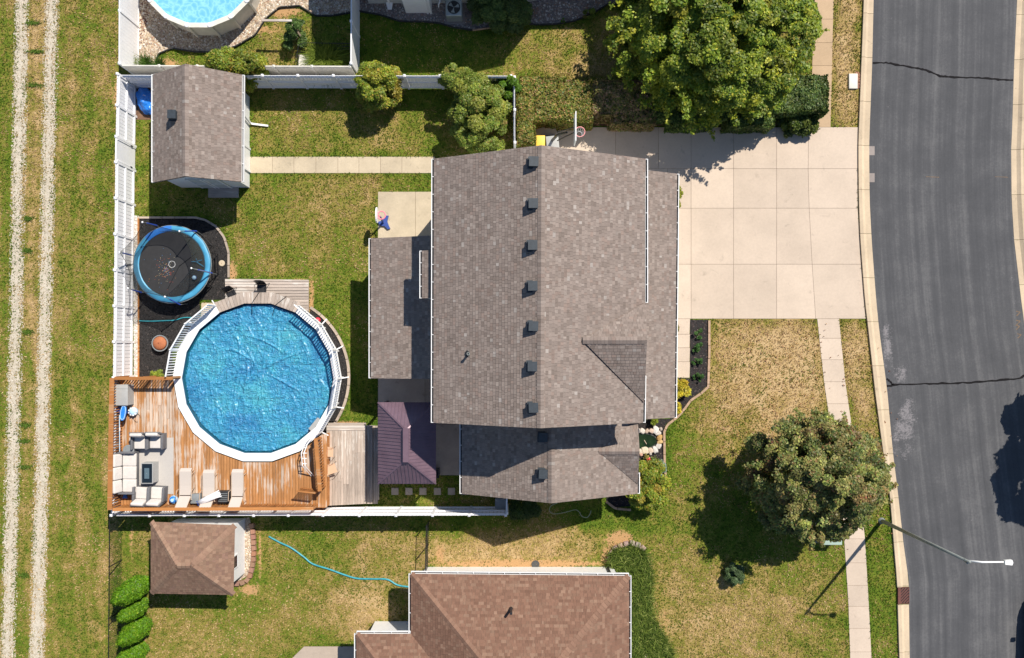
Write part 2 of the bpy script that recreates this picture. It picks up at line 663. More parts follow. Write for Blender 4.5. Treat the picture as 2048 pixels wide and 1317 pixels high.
def np_mesh(name, V, F, mat, col=None, parent=None, kind=None, smooth=False):
    """V (N,k,3): N alike pieces of k points, F (m,j): faces within a piece"""
    N, k, _ = V.shape
    F = np.array(F)
    m, j = F.shape
    me = bpy.data.meshes.new(name)
    me.vertices.add(N * k)
    me.vertices.foreach_set('co', V.reshape(-1).astype(np.float32))
    idx = (F[None, :, :] + (np.arange(N) * k)[:, None, None]).reshape(-1)
    me.loops.add(len(idx))
    me.loops.foreach_set('vertex_index', idx.astype(np.int32))
    me.polygons.add(N * m)
    me.polygons.foreach_set('loop_start', (np.arange(N * m) * j).astype(np.int32))
    if col is not None:
        ca = me.color_attributes.new('Col', 'FLOAT_COLOR', 'POINT')
        arr = np.ones((N, k, 4), dtype=np.float32)
        arr[:, :, :3] = col[:, None, :]
        ca.data.foreach_set('color', arr.ravel())
    me.materials.append(MATS[mat])
    me.update(calc_edges=True)
    if smooth:
        me.shade_smooth()
    o = bpy.data.objects.new(name, me)
    link(o, parent)
    if kind:
        o['kind'] = kind
    return o


def pick(pal, n, jit=0.18):
    """n colours out of a palette [(weight, colour)], with a little jitter"""
    w = np.array([p[0] for p in pal], float)
    w /= w.sum()
    c = np.array([p[1] for p in pal], float)
    i = RS.choice(len(pal), n, p=w)
    return np.clip(c[i] * (1 + RS.uniform(-jit, jit, (n, 1))), 0, 1)


def unit(a):
    return a / np.maximum(np.linalg.norm(a, axis=-1, keepdims=True), 1e-6)


def leaf_quads(pts, nrm, size, elong=1.5):
    n = len(pts)
    t = unit(np.cross(nrm, RS.normal(size=(n, 3))))
    b = np.cross(nrm, t)
    s = size * RS.uniform(0.6, 1.3, (n, 1))
    V = np.stack([pts + t * s * elong / 2, pts + b * s / 2, pts - t * s * elong / 2, pts - b * s / 2], axis=1)
    return V


# hard surfaces keep the grass away: a raster mask of the ground
GX0, GY0, GD = -27.0, -17.5, 0.05
GW, GH = int(54 / GD), int(37 / GD)
nograss_mask = np.zeros((GH, GW), bool)


def inpoly(X, Y, poly):
    r = np.zeros(X.shape, bool)
    n = len(poly)
    for i in range(n):
        x1, y1 = poly[i][:2]
        x2, y2 = poly[(i + 1) % n][:2]
        if y1 == y2:
            continue
        c = (y1 > Y) != (y2 > Y)
        r ^= c & (X < (x2 - x1) * (Y - y1) / (y2 - y1) + x1)
    return r


def nograss(poly):
    xs = [p[0] for p in poly]
    ys = [p[1] for p in poly]
    i0, i1 = max(0, int((min(xs) - GX0) / GD)), min(GW, int((max(xs) - GX0) / GD) + 2)
    j0, j1 = max(0, int((min(ys) - GY0) / GD)), min(GH, int((max(ys) - GY0) / GD) + 2)
    if i0 >= i1 or j0 >= j1:
        return
    X, Y = np.meshgrid(GX0 + (np.arange(i0, i1) + 0.5) * GD, GY0 + (np.arange(j0, j1) + 0.5) * GD)
    nograss_mask[j0:j1, i0:i1] |= inpoly(X, Y, poly)


def PP(pts, z=0.0):
    return [P(a, b, z) for a, b in pts]


def scatter_in(poly, n, holes=()):
    xs = [p[0] for p in poly]
    ys = [p[1] for p in poly]
    X = RS.uniform(min(xs), max(xs), n * 3)
    Y = RS.uniform(min(ys), max(ys), n * 3)
    ok = inpoly(X, Y, poly)
    for (cx, cy, r) in holes:
        ok &= (X - cx) ** 2 + (Y - cy) ** 2 > r * r
    return X[ok][:n], Y[ok][:n]


OCT = np.array([(1, 0, 0), (0, 1, 0), (-1, 0, 0), (0, -1, 0), (0, 0, 1), (0, 0, -1)], float)
OCTF = [(0, 1, 4), (1, 2, 4), (2, 3, 4), (3, 0, 4)]


def pebbles(name, poly, n, size, pal, z=0.02, holes=(), parent=None, flat=0.6):
    X, Y = scatter_in(poly, n, holes)
    n = len(X)
    s = size * RS.uniform(0.5, 1.25, (n, 1))
    sc = np.concatenate([s * RS.uniform(0.7, 1.4, (n, 1)), s, s * flat], axis=1)
    a = RS.uniform(0, 6.28, n)
    V = OCT[None] * sc[:, None, :] * (1 + RS.uniform(-0.25, 0.25, (n, 6, 1)))
    ca, sa = np.cos(a)[:, None], np.sin(a)[:, None]
    x = V[:, :, 0] * ca - V[:, :, 1] * sa + X[:, None]
    y = V[:, :, 0] * sa + V[:, :, 1] * ca + Y[:, None]
    V = np.stack([x, y, V[:, :, 2] + z], axis=2)
    return np_mesh(name, V, OCTF, 'stone', pick(pal, n, 0.25), parent, 'stuff')

# ------------------------------------------------------------------ ground
# px, py, rx, ry, dryness, weight : how burnt the lawn is around a spot
DRY = [
    (78, 600, 14, 900, 0.72, 1.6), (10, 400, 14, 900, 0.35, 1.6), (165, 300, 60, 400, 0.42, 1.2), (165, 560, 60, 200, 0.55, 1.0), (150, 1000, 70, 400, 0.40, 1.4), (190, 1100, 30, 200, 0.62, 1.2), (180, 170, 40, 60, 0.62, 0.8),
    (620, 420, 70, 90, 0.56, 1.4), (560, 380, 60, 60, 0.50, 1.0), (690, 400, 60, 60, 0.62, 1.2), (640, 300, 120, 40, 0.50, 1.2), (560, 240, 80, 30, 0.45, 1.2), (760, 270, 60, 40, 0.58, 1.0),
    (680, 640, 60, 80, 0.30, 1.4), (540, 400, 40, 40, 0.30, 1.2), (700, 780, 40, 60, 0.25, 1.2), (650, 470, 40, 40, 0.20, 0.8), (740, 560, 30, 60, 0.24, 0.9), (280, 400, 20, 120, 0.35, 1.2),
    (860, 110, 120, 60, 0.12, 2.0), (960, 130, 60, 40, 0.45, 1.0), (1150, 100, 90, 50, 0.62, 1.6), (1130, 140, 60, 20, 0.8, 1.0), (1080, 80, 50, 30, 0.50, 1.0), (660, 80, 50, 60, 0.30, 1.4), (560, 70, 60, 60, 0.55, 1.4),
    (380, 1100, 120, 60, 0.45, 1.0), (640, 1100, 120, 50, 0.50, 1.2), (620, 1110, 40, 40, 0.15, 1.0), (760, 1110, 60, 40, 0.66, 1.2), (720, 1220, 60, 60, 0.88, 1.4), (600, 1250, 70, 60, 0.52, 1.2), (650, 1290, 60, 30, 0.25, 1.0), (510, 1280, 60, 40, 0.50, 1.0), (350, 1270, 60, 60, 0.60, 1.2), (480, 1215, 50, 30, 0.28, 1.0),
    (1000, 1110, 140, 30, 0.85, 1.8), (1140, 1080, 50, 20, 0.7, 1.2), (1210, 1050, 40, 30, 0.12, 1.4), (1300, 1040, 60, 40, 0.30, 1.2), (900, 1050, 80, 20, 0.2, 1.0),
    (1540, 700, 110, 70, 1.02, 2.6), (1520, 800, 90, 60, 0.98, 2.2), (1440, 760, 40, 60, 0.62, 1.2), (1360, 880, 40, 60, 0.30, 1.8), (1440, 840, 60, 60, 0.58, 1.6), (1400, 970, 60, 60, 0.45, 1.4), (1530, 648, 140, 10, 0.45, 1.0), (1630, 900, 30, 60, 0.78, 1.0),
    (1420, 1230, 110, 90, 0.74, 1.6), (1340, 1140, 50, 60, 0.58, 1.2), (1560, 1200, 90, 70, 0.62, 1.2), (1480, 1080, 90, 60, 0.22, 1.4), (1620, 1130, 50, 40, 0.30, 1.2), (1570, 1290, 100, 40, 0.50, 1.2), (1640, 1280, 30, 60, 0.35, 1.0),
    (1690, 130, 25, 120, 0.92, 2.2), (1685, 30, 25, 40, 0.68, 1.0), (1715, 720, 25, 60, 0.90, 2.0), (1740, 850, 25, 60, 0.72, 2.0), (1750, 960, 25, 40, 0.40, 1.0), (1765, 1200, 30, 90, 0.30, 2.2), (1750, 1120, 30, 30, 0.45, 1.0), (1590, 140, 40, 40, 0.6, 1.0),
]
BARE = [(57, 400, 5, 700, .5), (84, 500, 5, 700, .5), (118, 200, 5, 300, .5), (106, 700, 5, 300, .5), (92, 1150, 5, 300, .5), (24, 400, 5, 400, .5), (10, 1000, 5, 300, .5), (1040, 1128, 190, 9, 1.0), (1240, 1083, 30, 22, 1.0), (1300, 1130, 12, 40, 0.6), (1218, 1110, 18, 20, 0.9), (880, 1110, 12, 30, 0.7), (560, 20, 50, 18, 0.9), (250, 190, 30, 40, 0.9),
        (500, 1180, 22, 12, 0.9), (520, 1110, 6, 70, 0.7), (1330, 1240, 14, 50, 0.5), (610, 560, 60, 6, 0.5), (622, 600, 7, 60, 0.8), (466, 545, 8, 30, 0.9), (690, 770, 14, 80, 0.55), (690, 848, 50, 7, 0.8),
        (460, 1060, 60, 30, 0.4), (750, 1210, 60, 40, 0.35), (262, 1080, 6, 60, 0.7), (1025, 160, 10, 40, 0.6), (330, 130, 30, 14, 0.9), (520, 60, 60, 8, 0.8), (650, 20, 60, 20, 0.6), (720, 330, 6, 6, 0.0), (276, 300, 6, 200, 0.35)]
_D = [(P(a, b)[0], P(a, b)[1], max(rx, 22) / 40, max(ry, 14) / 40, v, w) for a, b, rx, ry, v, w in DRY]
_B = [(P(a, b)[0], P(a, b)[1], rx / 40, ry / 40, v) for a, b, rx, ry, v in BARE]


def dryness(X, Y):
    num = np.full(X.shape, 0.40 * 0.25)
    den = np.full(X.shape, 0.25)
    for x, y, rx, ry, v, w in _D:
        g = w * np.exp(-(((X - x) / rx) ** 2 + ((Y - y) / ry) ** 2) * 0.8)
        num += g * v
        den += g
    r = num / den
    k = 1 / (1 + np.exp((X + 19.2) * 6))
    return r + k * .07 * np.sin(X * 3.9 + 1.9 * np.sin(Y * .23) + .9 * np.sin(Y * .9)) * (1 + np.sin(Y * .37 + X)) + k * .06 * np.sin(X * 11 + np.sin(Y * .4) * 2)


def bareness(X, Y):
    r = np.zeros(X.shape)
    for x, y, rx, ry, v in _B:
        r = np.maximum(r, v * np.exp(-(((X - x) / rx) ** 2 + ((Y - y) / ry) ** 2) * 0.7))
    return r


gx = np.concatenate([[-600, -150, -50], np.arange(-32, 34, 0.2), [50, 150, 600]])
gy = np.concatenate([[-600, -150, -50], np.arange(-24, 26, 0.2), [50, 150, 600]])
X, Y = np.meshgrid(gx, gy)
nx, ny = len(gx), len(gy)
me = bpy.data.meshes.new('lawn')
co = np.stack([X, Y, np.zeros_like(X)], -1).reshape(-1, 3)
ii = np.arange(nx * ny).reshape(ny, nx)
q = np.stack([ii[:-1, :-1], ii[:-1, 1:], ii[1:, 1:], ii[1:, :-1]], -1).reshape(-1)
me.vertices.add(nx * ny)
me.vertices.foreach_set('co', co.reshape(-1).astype(np.float32))
me.loops.add(len(q))
me.loops.foreach_set('vertex_index', q.astype(np.int32))
me.polygons.add(len(q) // 4)
me.polygons.foreach_set('loop_start', (np.arange(len(q) // 4) * 4).astype(np.int32))
me.update(calc_edges=True)
for nm, arr in (('dry', dryness(X, Y)), ('bare', bareness(X, Y))):
    a = me.attributes.new(nm, 'FLOAT', 'POINT')
    a.data.foreach_set('value', arr.reshape(-1).astype(np.float32))
me.materials.append(MATS['lawn_ground'])
tag(link(bpy.data.objects.new('lawn', me)), 'sunburnt green and tan lawn around the houses', kind='structure')


def sheet(name, poly, z, mat, label=None, th=0.004, grass=True):
    """a thin layer of ground: its top stands z above the lawn"""
    o = MB().prism([p[:2] for p in poly], z - th, z).build(name, mat)
    if grass:
        nograss(poly)
    return tag(o, label, kind='structure')


def curve(tab, y):
    return float(np.interp(y, [t[0] for t in tab], [t[1] for t in tab]))


# gravel tracks of the lane on the left
def track(tab):
    mb = MB()
    ys = np.arange(-70, 1400, 2.2)
    L, Rr = [], []
    for y in ys:
        xl, xr = curve([(t[0], t[1]) for t in tab], y), curve([(t[0], t[2]) for t in tab], y)
        xl += noise.noise((xl * .01, y * .03, 1)) * 5 + noise.noise((0, y * .35, 7)) * 5
        xr += noise.noise((xr * .01, y * .03, 5)) * 5 + noise.noise((9, y * .35, 3)) * 5
        L.append(P(xl, y) + (0.006,))
        Rr.append(P(xr, y) + (0.006,))
    n = len(ys)
    mb.add(L + Rr, [(i, i + 1, n + i + 1, n + i) for i in range(n - 1)])
    o = mb.build('gravel_track', 'track_gravel')
    nograss([(p[0] + .20, p[1]) for p in L] + [(p[0] - .20, p[1]) for p in Rr[::-1]])
    return o


TR1 = [(-70, 33, 56), (0, 33, 54), (330, 27, 48), (660, 21, 42), (990, 12, 35), (1317, 5, 26), (1400, 3, 24)]
TR2 = [(-70, 95, 116), (0, 93, 115), (330, 86, 107), (660, 79, 100), (990, 70, 94), (1317, 62, 85), (1400, 60, 82)]
tag(track(TR1), 'pale gravel wheel track at the far left edge', kind='structure')
tag(track(TR2), 'pale gravel wheel track nearer the white fence', kind='structure')
for tab, nm in ((TR1, 1), (TR2, 2)):
    poly = [P(t[1] - 5, t[0]) for t in tab] + [P(t[2] + 5, t[0]) for t in tab[::-1]]
    o = pebbles('track_pebbles', poly, 6500, 0.03, [(5, (.56, .50, .41)), (3, (.42, .36, .26)), (1, (.66, .60, .52))], 0.004)
    tag(o, 'loose pale pebbles strewn over the ' + ('far left' if nm == 1 else 'right-hand') + ' wheel track', 'gravel')

# road
KO = [(-80, 1728), (0, 1726), (130, 1721), (260, 1716), (300, 1715), (400, 1716), (480, 1719), (600, 1728), (660, 1735), (780, 1748), (900, 1764), (990, 1778), (1090, 1786), (1160, 1792), (1317, 1797), (1420, 1800)]
KI = [(-80, 1749), (0, 1747), (130, 1744), (260, 1739), (300, 1738), (400, 1739), (480, 1743), (600, 1752), (660, 1758), (780, 1774), (900, 1785), (990, 1796), (1090, 1807), (1160, 1817), (1317, 1819), (1420, 1821)]
RI = [(-80, 2037), (0, 2034), (130, 2028), (260, 2024), (300, 2022), (400, 2023), (480, 2028), (600, 2042), (660, 2050), (780, 2066), (900, 2078), (990, 2090), (1160, 2104), (1317, 2112), (1420, 2114)]
RO = [(t[0], t[1] + 23) for t in RI]
ys = np.arange(-80, 1421, 10)
cols = 24
V, UV, WR = [], [], []
for y in ys:
    a, b = curve(KI, y), curve(RI, y)
    for k in range(cols + 1):
        x = a + (b - a) * k / cols
        w = P(x, y)
        V.append((w[0], w[1], 0.008))
        UV.append(((x - a) / 40, y / 40))
        wr = 0
        for (wx, wy, rx, ry, v) in ((1772, 690, 14, 60, .9), (1800, 745, 22, 30, .7), (1812, 850, 26, 80, .8), (1790, 880, 8, 60, .85), (1840, 1080, 20, 100, .35), (2025, 560, 10, 160, .45), (1778, 200, 14, 200, .35), (1945, 1060, 20, 120, .3)):
            wr = max(wr, v * math.exp(-((x - wx) / rx) ** 2 - ((y - wy) / ry) ** 2))
        WR.append(wr)
F = []
for j in range(len(ys) - 1):
    for k in range(cols):
        i = j * (cols + 1) + k
        F.append((i, i + cols + 1, i + cols + 2, i + 1))
me = bpy.data.meshes.new('road')
me.from_pydata(V, [], F)
uvl = me.uv_layers.new(name='UVMap')
for l in me.loops:
    uvl.data[l.index].uv = UV[l.vertex_index]
a = me.attributes.new('wear', 'FLOAT', 'POINT')
a.data.foreach_set('value', np.array(WR, dtype=np.float32))
me.materials.append(MATS['asphalt'])
tag(link(bpy.data.objects.new('road', me)), 'grey asphalt street with worn wheel streaks', kind='structure')
nograss([P(curve(KO, y), y) for y in ys] + [P(curve(RO, y), y) for y in ys[::-1]])


def ribbon(name, pts, w, z, mat, jit=0.0):
    pts = [P(a, b) for a, b in pts]
    out = []
    for i in range(len(pts) - 1):
        for k in range(6):
            f = k / 6
            out.append((pts[i][0] * (1 - f) + pts[i + 1][0] * f, pts[i][1] * (1 - f) + pts[i + 1][1] * f))
    out.append(pts[-1])
    L, Q = [], []
    for i, p in enumerate(out):
        a, b = out[max(i - 1, 0)], out[min(i + 1, len(out) - 1)]
        d = Vector((b[0] - a[0], b[1] - a[1])).normalized()
        nn = Vector((-d.y, d.x))
        ww = w / 2 * random.uniform(0.6, 1.3)
        o = random.uniform(-jit, jit)
        L.append((p[0] + nn.x * (ww + o), p[1] + nn.y * (ww + o), z))
        Q.append((p[0] - nn.x * (ww - o), p[1] - nn.y * (ww - o), z))
    n = len(L)
    return MB().add(L + Q, [(n + i, n + i + 1, i + 1, i) for i in range(n - 1)]).build(name, mat)


road = bpy.data.objects['road']
for pts in ([(1745, 126), (1772, 126), (1800, 131), (1835, 137), (1855, 142), (1880, 153), (1900, 155), (1950, 156), (1990, 159), (2026, 161)],
            [(1772, 773), (1800, 769), (1850, 768), (1900, 767), (1950, 765), (2000, 761), (2040, 757), (2060, 745)],
            [(1773, 758), (1780, 764), (1786, 770)]):
    o = ribbon('tar_crack', pts, 0.10, 0.012, 'tar', 0.02)
    o.parent = road
for (x0, x1, y) in ((1852, 1878, 354), (1990, 2016, 354)):
    ribbon('spray_mark', [(x0, y), (x1, y + 1)], 0.03, 0.012, 'orange_spray').parent = road
for i, (x, y) in enumerate([(2036, 627), (2036, 645), (2035, 655), (2038, 672)]):
    ribbon('spray_mark', [(x - 4, y - 4), (x + 4, y - 2), (x - 3, y + 5)], 0.05, 0.012, 'orange_spray').parent = road
for y in (302, 356):
    q = PP([(1738, y - 9), (1749, y - 9), (1749, y + 9), (1738, y + 9)])
    MB().prism(q, 0.008, 0.014).build('concrete_patch', 'concrete_dark', road)


def kerb(outer, inner, y0, y1, step, flip, label):
    root = thing('kerb', P(curve(outer, 600), 600), label, 'kerb')
    del root['category']
    root['kind'] = 'structure'
    bx, by = root.location.x, root.location.y
    prof = [(0, 0.0), (0.01, 0.10), (0.28, 0.11), (0.42, 0.06), (0.55, 0.018), (1.0, 0.014)]
    y = y0
    while y < y1:
        ye = min(y + step, y1)
        sub = np.linspace(y + 0.35, ye - 0.35, 4)
        V = []
        for yy in sub:
            a, b = curve(outer, yy), curve(inner, yy)
            for f, z in prof:
                w = P(a + (b - a) * f, yy)
                V.append((w[0] - bx, w[1] - by, z))
            w = P(b, yy)
            V.append((w[0] - bx, w[1] - by, 0))
        m = len(prof) + 1
        F = []
        for j in range(3):
            for k in range(m - 1):
                F.append((j * m + k, (j + 1) * m + k, (j + 1) * m + k + 1, j * m + k + 1))
        F.append(tuple(range(m)))
        F.append(tuple(range(3 * m, 4 * m))[::-1])
        MB().add(V, F).build('kerb_segment', 'kerb_concrete', root)
        y = ye
    return root


kerb(KO, KI, -60, 1174, 88, False, 'cream concrete kerb and gutter beside the driveway')
kerb(KO, KI, 1209, 1400, 95, False, 'cream concrete kerb south of the iron storm drain')
kerb(RO, RI, -60, 1400, 90, True, 'cream concrete kerb along the far right edge')

# storm drain
dr = thing('storm_drain', P(1806, 1191), 'rusty iron storm drain grate set in the kerb', 'drain grate')
c0 = P(1794, 1175)
c1 = P(1818, 1208)
dx, dy = (c1[0] - c0[0]) / 2, (c0[1] - c1[1]) / 2
MB().box(-dx, dx, -dy, dy, 0.0, 0.02).build('pit', 'black_plastic', dr)
fr = MB()
fr.box(-dx, -dx + .14, -dy, dy, 0.021, 0.10)
fr.box(-dx + .14, dx, dy - .03, dy, 0.021, 0.04).box(-dx + .14, dx, -dy, -dy + .03, 0.021, 0.04)
fr.box(dx - .03, dx, -dy + .03, dy - .03, 0.021, 0.04)
fr.build('frame', 'drain_iron', dr)
bar = MB().bar((-.045, -.05, 0), (.045, .05, 0), .03, .02)
bm_ = MB().bar((-.10, -.10, 0), (.10, .10, 0), .028, .02).mesh('bar', 'drain_iron')
nb = 0
for i in range(-4, 6):
    p0 = Vector((-dx + .15, i * 0.07 - .22, .03))
    a = max(-dy + .03, -10)
    # a slanting bar clipped to the opening
    x0, x1 = -dx + .15, dx - .04
    y0, y1 = i * 0.15 - .24, i * 0.15 + .20
    k = (y1 - y0) / (x1 - x0)
    if y0 < -dy + .04:
        x0 += (-dy + .04 - y0) / k
        y0 = -dy + .04
    if y1 > dy - .04:
        x1 -= (y1 - dy + .04) / k
        y1 = dy - .04
    if x1 - x0 > .03:
        MB().bar((x0, y0, .032), (x1, y1, .032), .06, .018).build('bar', 'drain_iron', dr)


# concrete slabs
def slabs(name, cells, z, mat, label, gap=0.007, th=0.05):
    """cells: four-cornered slabs in photograph pixels at ground level; each is a part of the paving"""
    root = thing(name, P(*cells[0][0]), None, None)
    root['kind'] = 'structure'
    root['label'] = label
    bx, by = root.location.x, root.location.y
    base = MB()
    for cell in cells:
        w = [Vector(P(*c)) for c in cell]
        nograss(w)
        cen = sum(w, Vector((0, 0))) / len(w)
        q = []
        for p in w:
            d = cen - p
            q.append((p.x + math.copysign(gap, d.x) - bx, p.y + math.copysign(gap, d.y) - by))
        MB().prism(q, z - th, z).build('slab', mat, root)
        base.prism([(p.x - bx, p.y - by) for p in w], 0.002, 0.005)
    base.build('joint_sand', 'soil', root)
    return root


rows = [255, 338, 417, 529, 638]
CJ = {1617: [1617, 1616, 1618, 1624, 1631], 1717: [1717, 1715, 1715, 1722, 1731]}
colsx = [1070, 1231, 1317, 1382, 1467, 1553, 1617, 1717]


def cx(c, r):
    return CJ[c][r] if c in CJ else c


cells = []
for r in range(4):
    for c in range(7):
        x0, x1 = colsx[c], colsx[c + 1]
        if r > 0 and c < 2:
            continue
        if r > 0 and c == 2:
            x0 = 1335
        y1 = rows[r + 1]
        cells.append([(cx(x0, r), rows[r]), (cx(x1, r), rows[r]), (cx(x1, r + 1), y1), (cx(x0, r + 1), y1)])
cells.append([(1231, 338), (1335, 338), (1335, 352), (1231, 352)])
slabs('driveway', cells, 0.022, 'concrete', 'broad pale concrete driveway laid in big slabs')

SWL = [(-80, 1629), (0, 1627), (130, 1624), (255, 1622)]
SWR = [(-80, 1669), (0, 1667), (130, 1664), (255, 1661)]
yy = [-80, -50, -5, 39, 86, 132, 184, 255]
slabs('sidewalk', [[(curve(SWL, a), a), (curve(SWR, a), a), (curve(SWR, b), b), (curve(SWL, b), b)] for a, b in zip(yy[:-1], yy[1:])], 0.02, 'concrete_walk',
      'tan sidewalk slabs north of the driveway beside the hedge')
SL = [(638, 1634), (760, 1647), (850, 1660), (950, 1673), (1080, 1688), (1200, 1696), (1317, 1700), (1420, 1703)]
SR_ = [(638, 1678), (760, 1690), (850, 1703), (950, 1717), (1080, 1730), (1200, 1737), (1317, 1743), (1420, 1746)]
yy = [638, 677, 720, 764, 808, 851, 895, 940, 985, 1031, 1078, 1126, 1171, 1213, 1257, 1304, 1350, 1400]
slabs('sidewalk', [[(curve(SL, a), a), (curve(SR_, a), a), (curve(SR_, b), b), (curve(SL, b), b)] for a, b in zip(yy[:-1], yy[1:])], 0.02, 'concrete',
      'pale curving sidewalk slabs south of the driveway')
slabs('front_walk', [[(1345, a), (1380, a), (1379, b), (1344, b)] for a, b in ((638, 669), (669, 696), (696, 724), (724, 756))], 0.024, 'concrete', 'short concrete front walk of four slabs beside the porch')
xs = [498, 545, 588, 632, 676, 718, 761, 804, 870]
slabs('garden_path', [[(a, 314), (b, 314), (b, 347), (a, 347)] for a, b in zip(xs[:-1], xs[1:])], 0.022, 'concrete_patio', 'straight concrete path from the shed to the house')
slabs('patio', [[(756, 384), (831, 384), (831, 480), (756, 480)], [(831, 384), (880, 384), (880, 480), (831, 480)]], 0.024, 'concrete_patio', 'small stained concrete patio with the toy hoop')
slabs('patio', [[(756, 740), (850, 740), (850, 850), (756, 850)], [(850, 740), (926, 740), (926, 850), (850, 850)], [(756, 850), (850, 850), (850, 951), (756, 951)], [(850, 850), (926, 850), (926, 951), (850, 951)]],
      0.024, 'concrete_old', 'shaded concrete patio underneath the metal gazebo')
slabs('patio', [[(608, 1293), (720, 1293), (720, 1400), (540, 1400), (560, 1340)]], 0.024, 'concrete_old', 'grey concrete patio at the bottom edge behind the neighbouring house')
for i, x in enumerate((790, 818, 846, 875, 903, 930)):
    q = PP([(x - 7, 976), (x + 7, 976), (x + 7, 990), (x - 7, 990)])
    nograss(q)
    o = MB().prism([(a - q[0][0], b - q[0][1]) for a, b in q], 0, .035).build('stepping_stone', 'concrete_old', None, loc=(q[0][0], q[0][1], 0))
    tag(o, ['first square stepping stone from the left, below the gazebo', 'second square stepping stone from the left, below the gazebo', 'third square stepping stone from the left, below the gazebo',
            'fourth square stepping stone from the left, by the gazebo corner', 'fifth square stepping stone from the left, right of the gazebo', 'rightmost square stepping stone beside the house wing'][i], 'stepping stone', 'stepping stones below the gazebo')

# planting beds
BLK = PP([(277, 437), (392, 437), (412, 442), (432, 455), (447, 476), (456, 505), (456, 556), (452, 600), (400, 600), (400, 640), (345, 700), (345, 756), (277, 756)])
sheet('mulch_bed', BLK, 0.012, 'rubber_mulch', 'black rubber mulch bed under the trampoline')
RINGP = [(P(515, 757, 1.35)[0] + r * math.cos(R(a)), P(515, 757, 1.35)[1] + r * math.sin(R(a))) for r, a in [(4.07, t) for t in range(-48, 62, 5)]] + \
        [(P(515, 757, 1.35)[0] + 3.2 * math.cos(R(a)), P(515, 757, 1.35)[1] + 3.2 * math.sin(R(a))) for a in range(54, -43, -6)]
sheet('mulch_bed', RINGP, 0.012, 'rubber_mulch', 'narrow curved black mulch strip along the pool side')
FB = PP([(1380, 640), (1417, 640), (1416, 705), (1414, 772), (1400, 785), (1380, 799), (1366, 818), (1354, 832), (1332, 848), (1326, 862), (1327, 935), (1330, 960), (1322, 985), (1290, 1010), (1230, 1015), (1212, 1002), (1212, 985), (1262, 985), (1262, 840), (1340, 838), (1340, 757), (1380, 757)])
sheet('mulch_bed', FB, 0.012, 'rubber_mulch', 'dark mulch bed wrapping the front corner with pond')
sheet('rock_bed', PP([(268, 432), (278, 432), (278, 757), (268, 757)]), 0.016, 'track_gravel', 'narrow strip of pale rock between fence and mulch')
TL = PP([(276, -80), (276, 133), (312, 131), (318, 108), (345, 97), (388, 104), (440, 105), (475, 92), (512, 70), (532, 38), (560, 15), (600, 12), (632, 32), (665, 32), (702, 24), (718, 24), (718, -80)])
sheet('rock_bed', TL, 0.012, 'gravel_base', 'tan river rock bed around the neighbouring pool')
sheet('mulch_strip', PP([(276, -60), (322, -60), (300, 20), (292, 60), (276, 110)]), 0.020, 'maroon_mulch', 'maroon mulch strip between white fence and pool')
TM = PP([(718, -80), (718, 23), (760, 30), (800, 43), (850, 44), (880, 47), (905, 55), (945, 61), (985, 56), (1030, 46), (1075, 50), (1110, 49), (1150, 42), (1185, 28), (1215, 9), (1240, 8), (1262, 16), (1285, 34), (1330, 34), (1330, -80)])
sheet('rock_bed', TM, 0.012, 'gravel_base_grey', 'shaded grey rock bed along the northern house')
ppc = P(397, -64, 1.3)
TAN = [(5, (.52, .42, .30)), (3, (.62, .52, .42)), (2, (.40, .26, .18)), (1.5, (.75, .70, .62)), (1, (.28, .22, .18))]
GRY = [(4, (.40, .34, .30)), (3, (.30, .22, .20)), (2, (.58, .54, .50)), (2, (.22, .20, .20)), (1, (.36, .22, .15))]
tag(pebbles('river_rock', TL, 9000, 0.055, TAN, 0.015, holes=((ppc[0], ppc[1], 2.7),)), 'loose tan river pebbles around the neighbouring pool', 'pebbles')
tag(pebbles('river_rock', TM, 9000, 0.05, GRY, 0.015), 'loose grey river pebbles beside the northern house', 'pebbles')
tag(pebbles('river_rock', PP([(268, 432), (278, 432), (278, 757), (268, 757)]), 1500, 0.04, [(1, (.75, .72, .68)), (1, (.5, .45, .4))], 0.015), 'white pebbles in the strip along the left fence', 'pebbles')
MUL = [(6, (.016, .015, .015)), (2, (.045, .042, .042)), (1, (.09, .075, .07))]
tag(pebbles('mulch_chips', BLK, 6000, 0.03, MUL, 0.012), 'loose black mulch chips under the trampoline', 'mulch')
tag(pebbles('mulch_chips', RINGP, 1800, 0.03, MUL, 0.012), 'loose black mulch chips beside the round pool', 'mulch')
tag(pebbles('mulch_chips', FB, 5000, 0.03, [(6, (.03, .022, .022)), (2, (.06, .045, .045)), (1, (.14, .10, .09))], 0.012), 'loose dark mulch chips in the front corner bed', 'mulch')


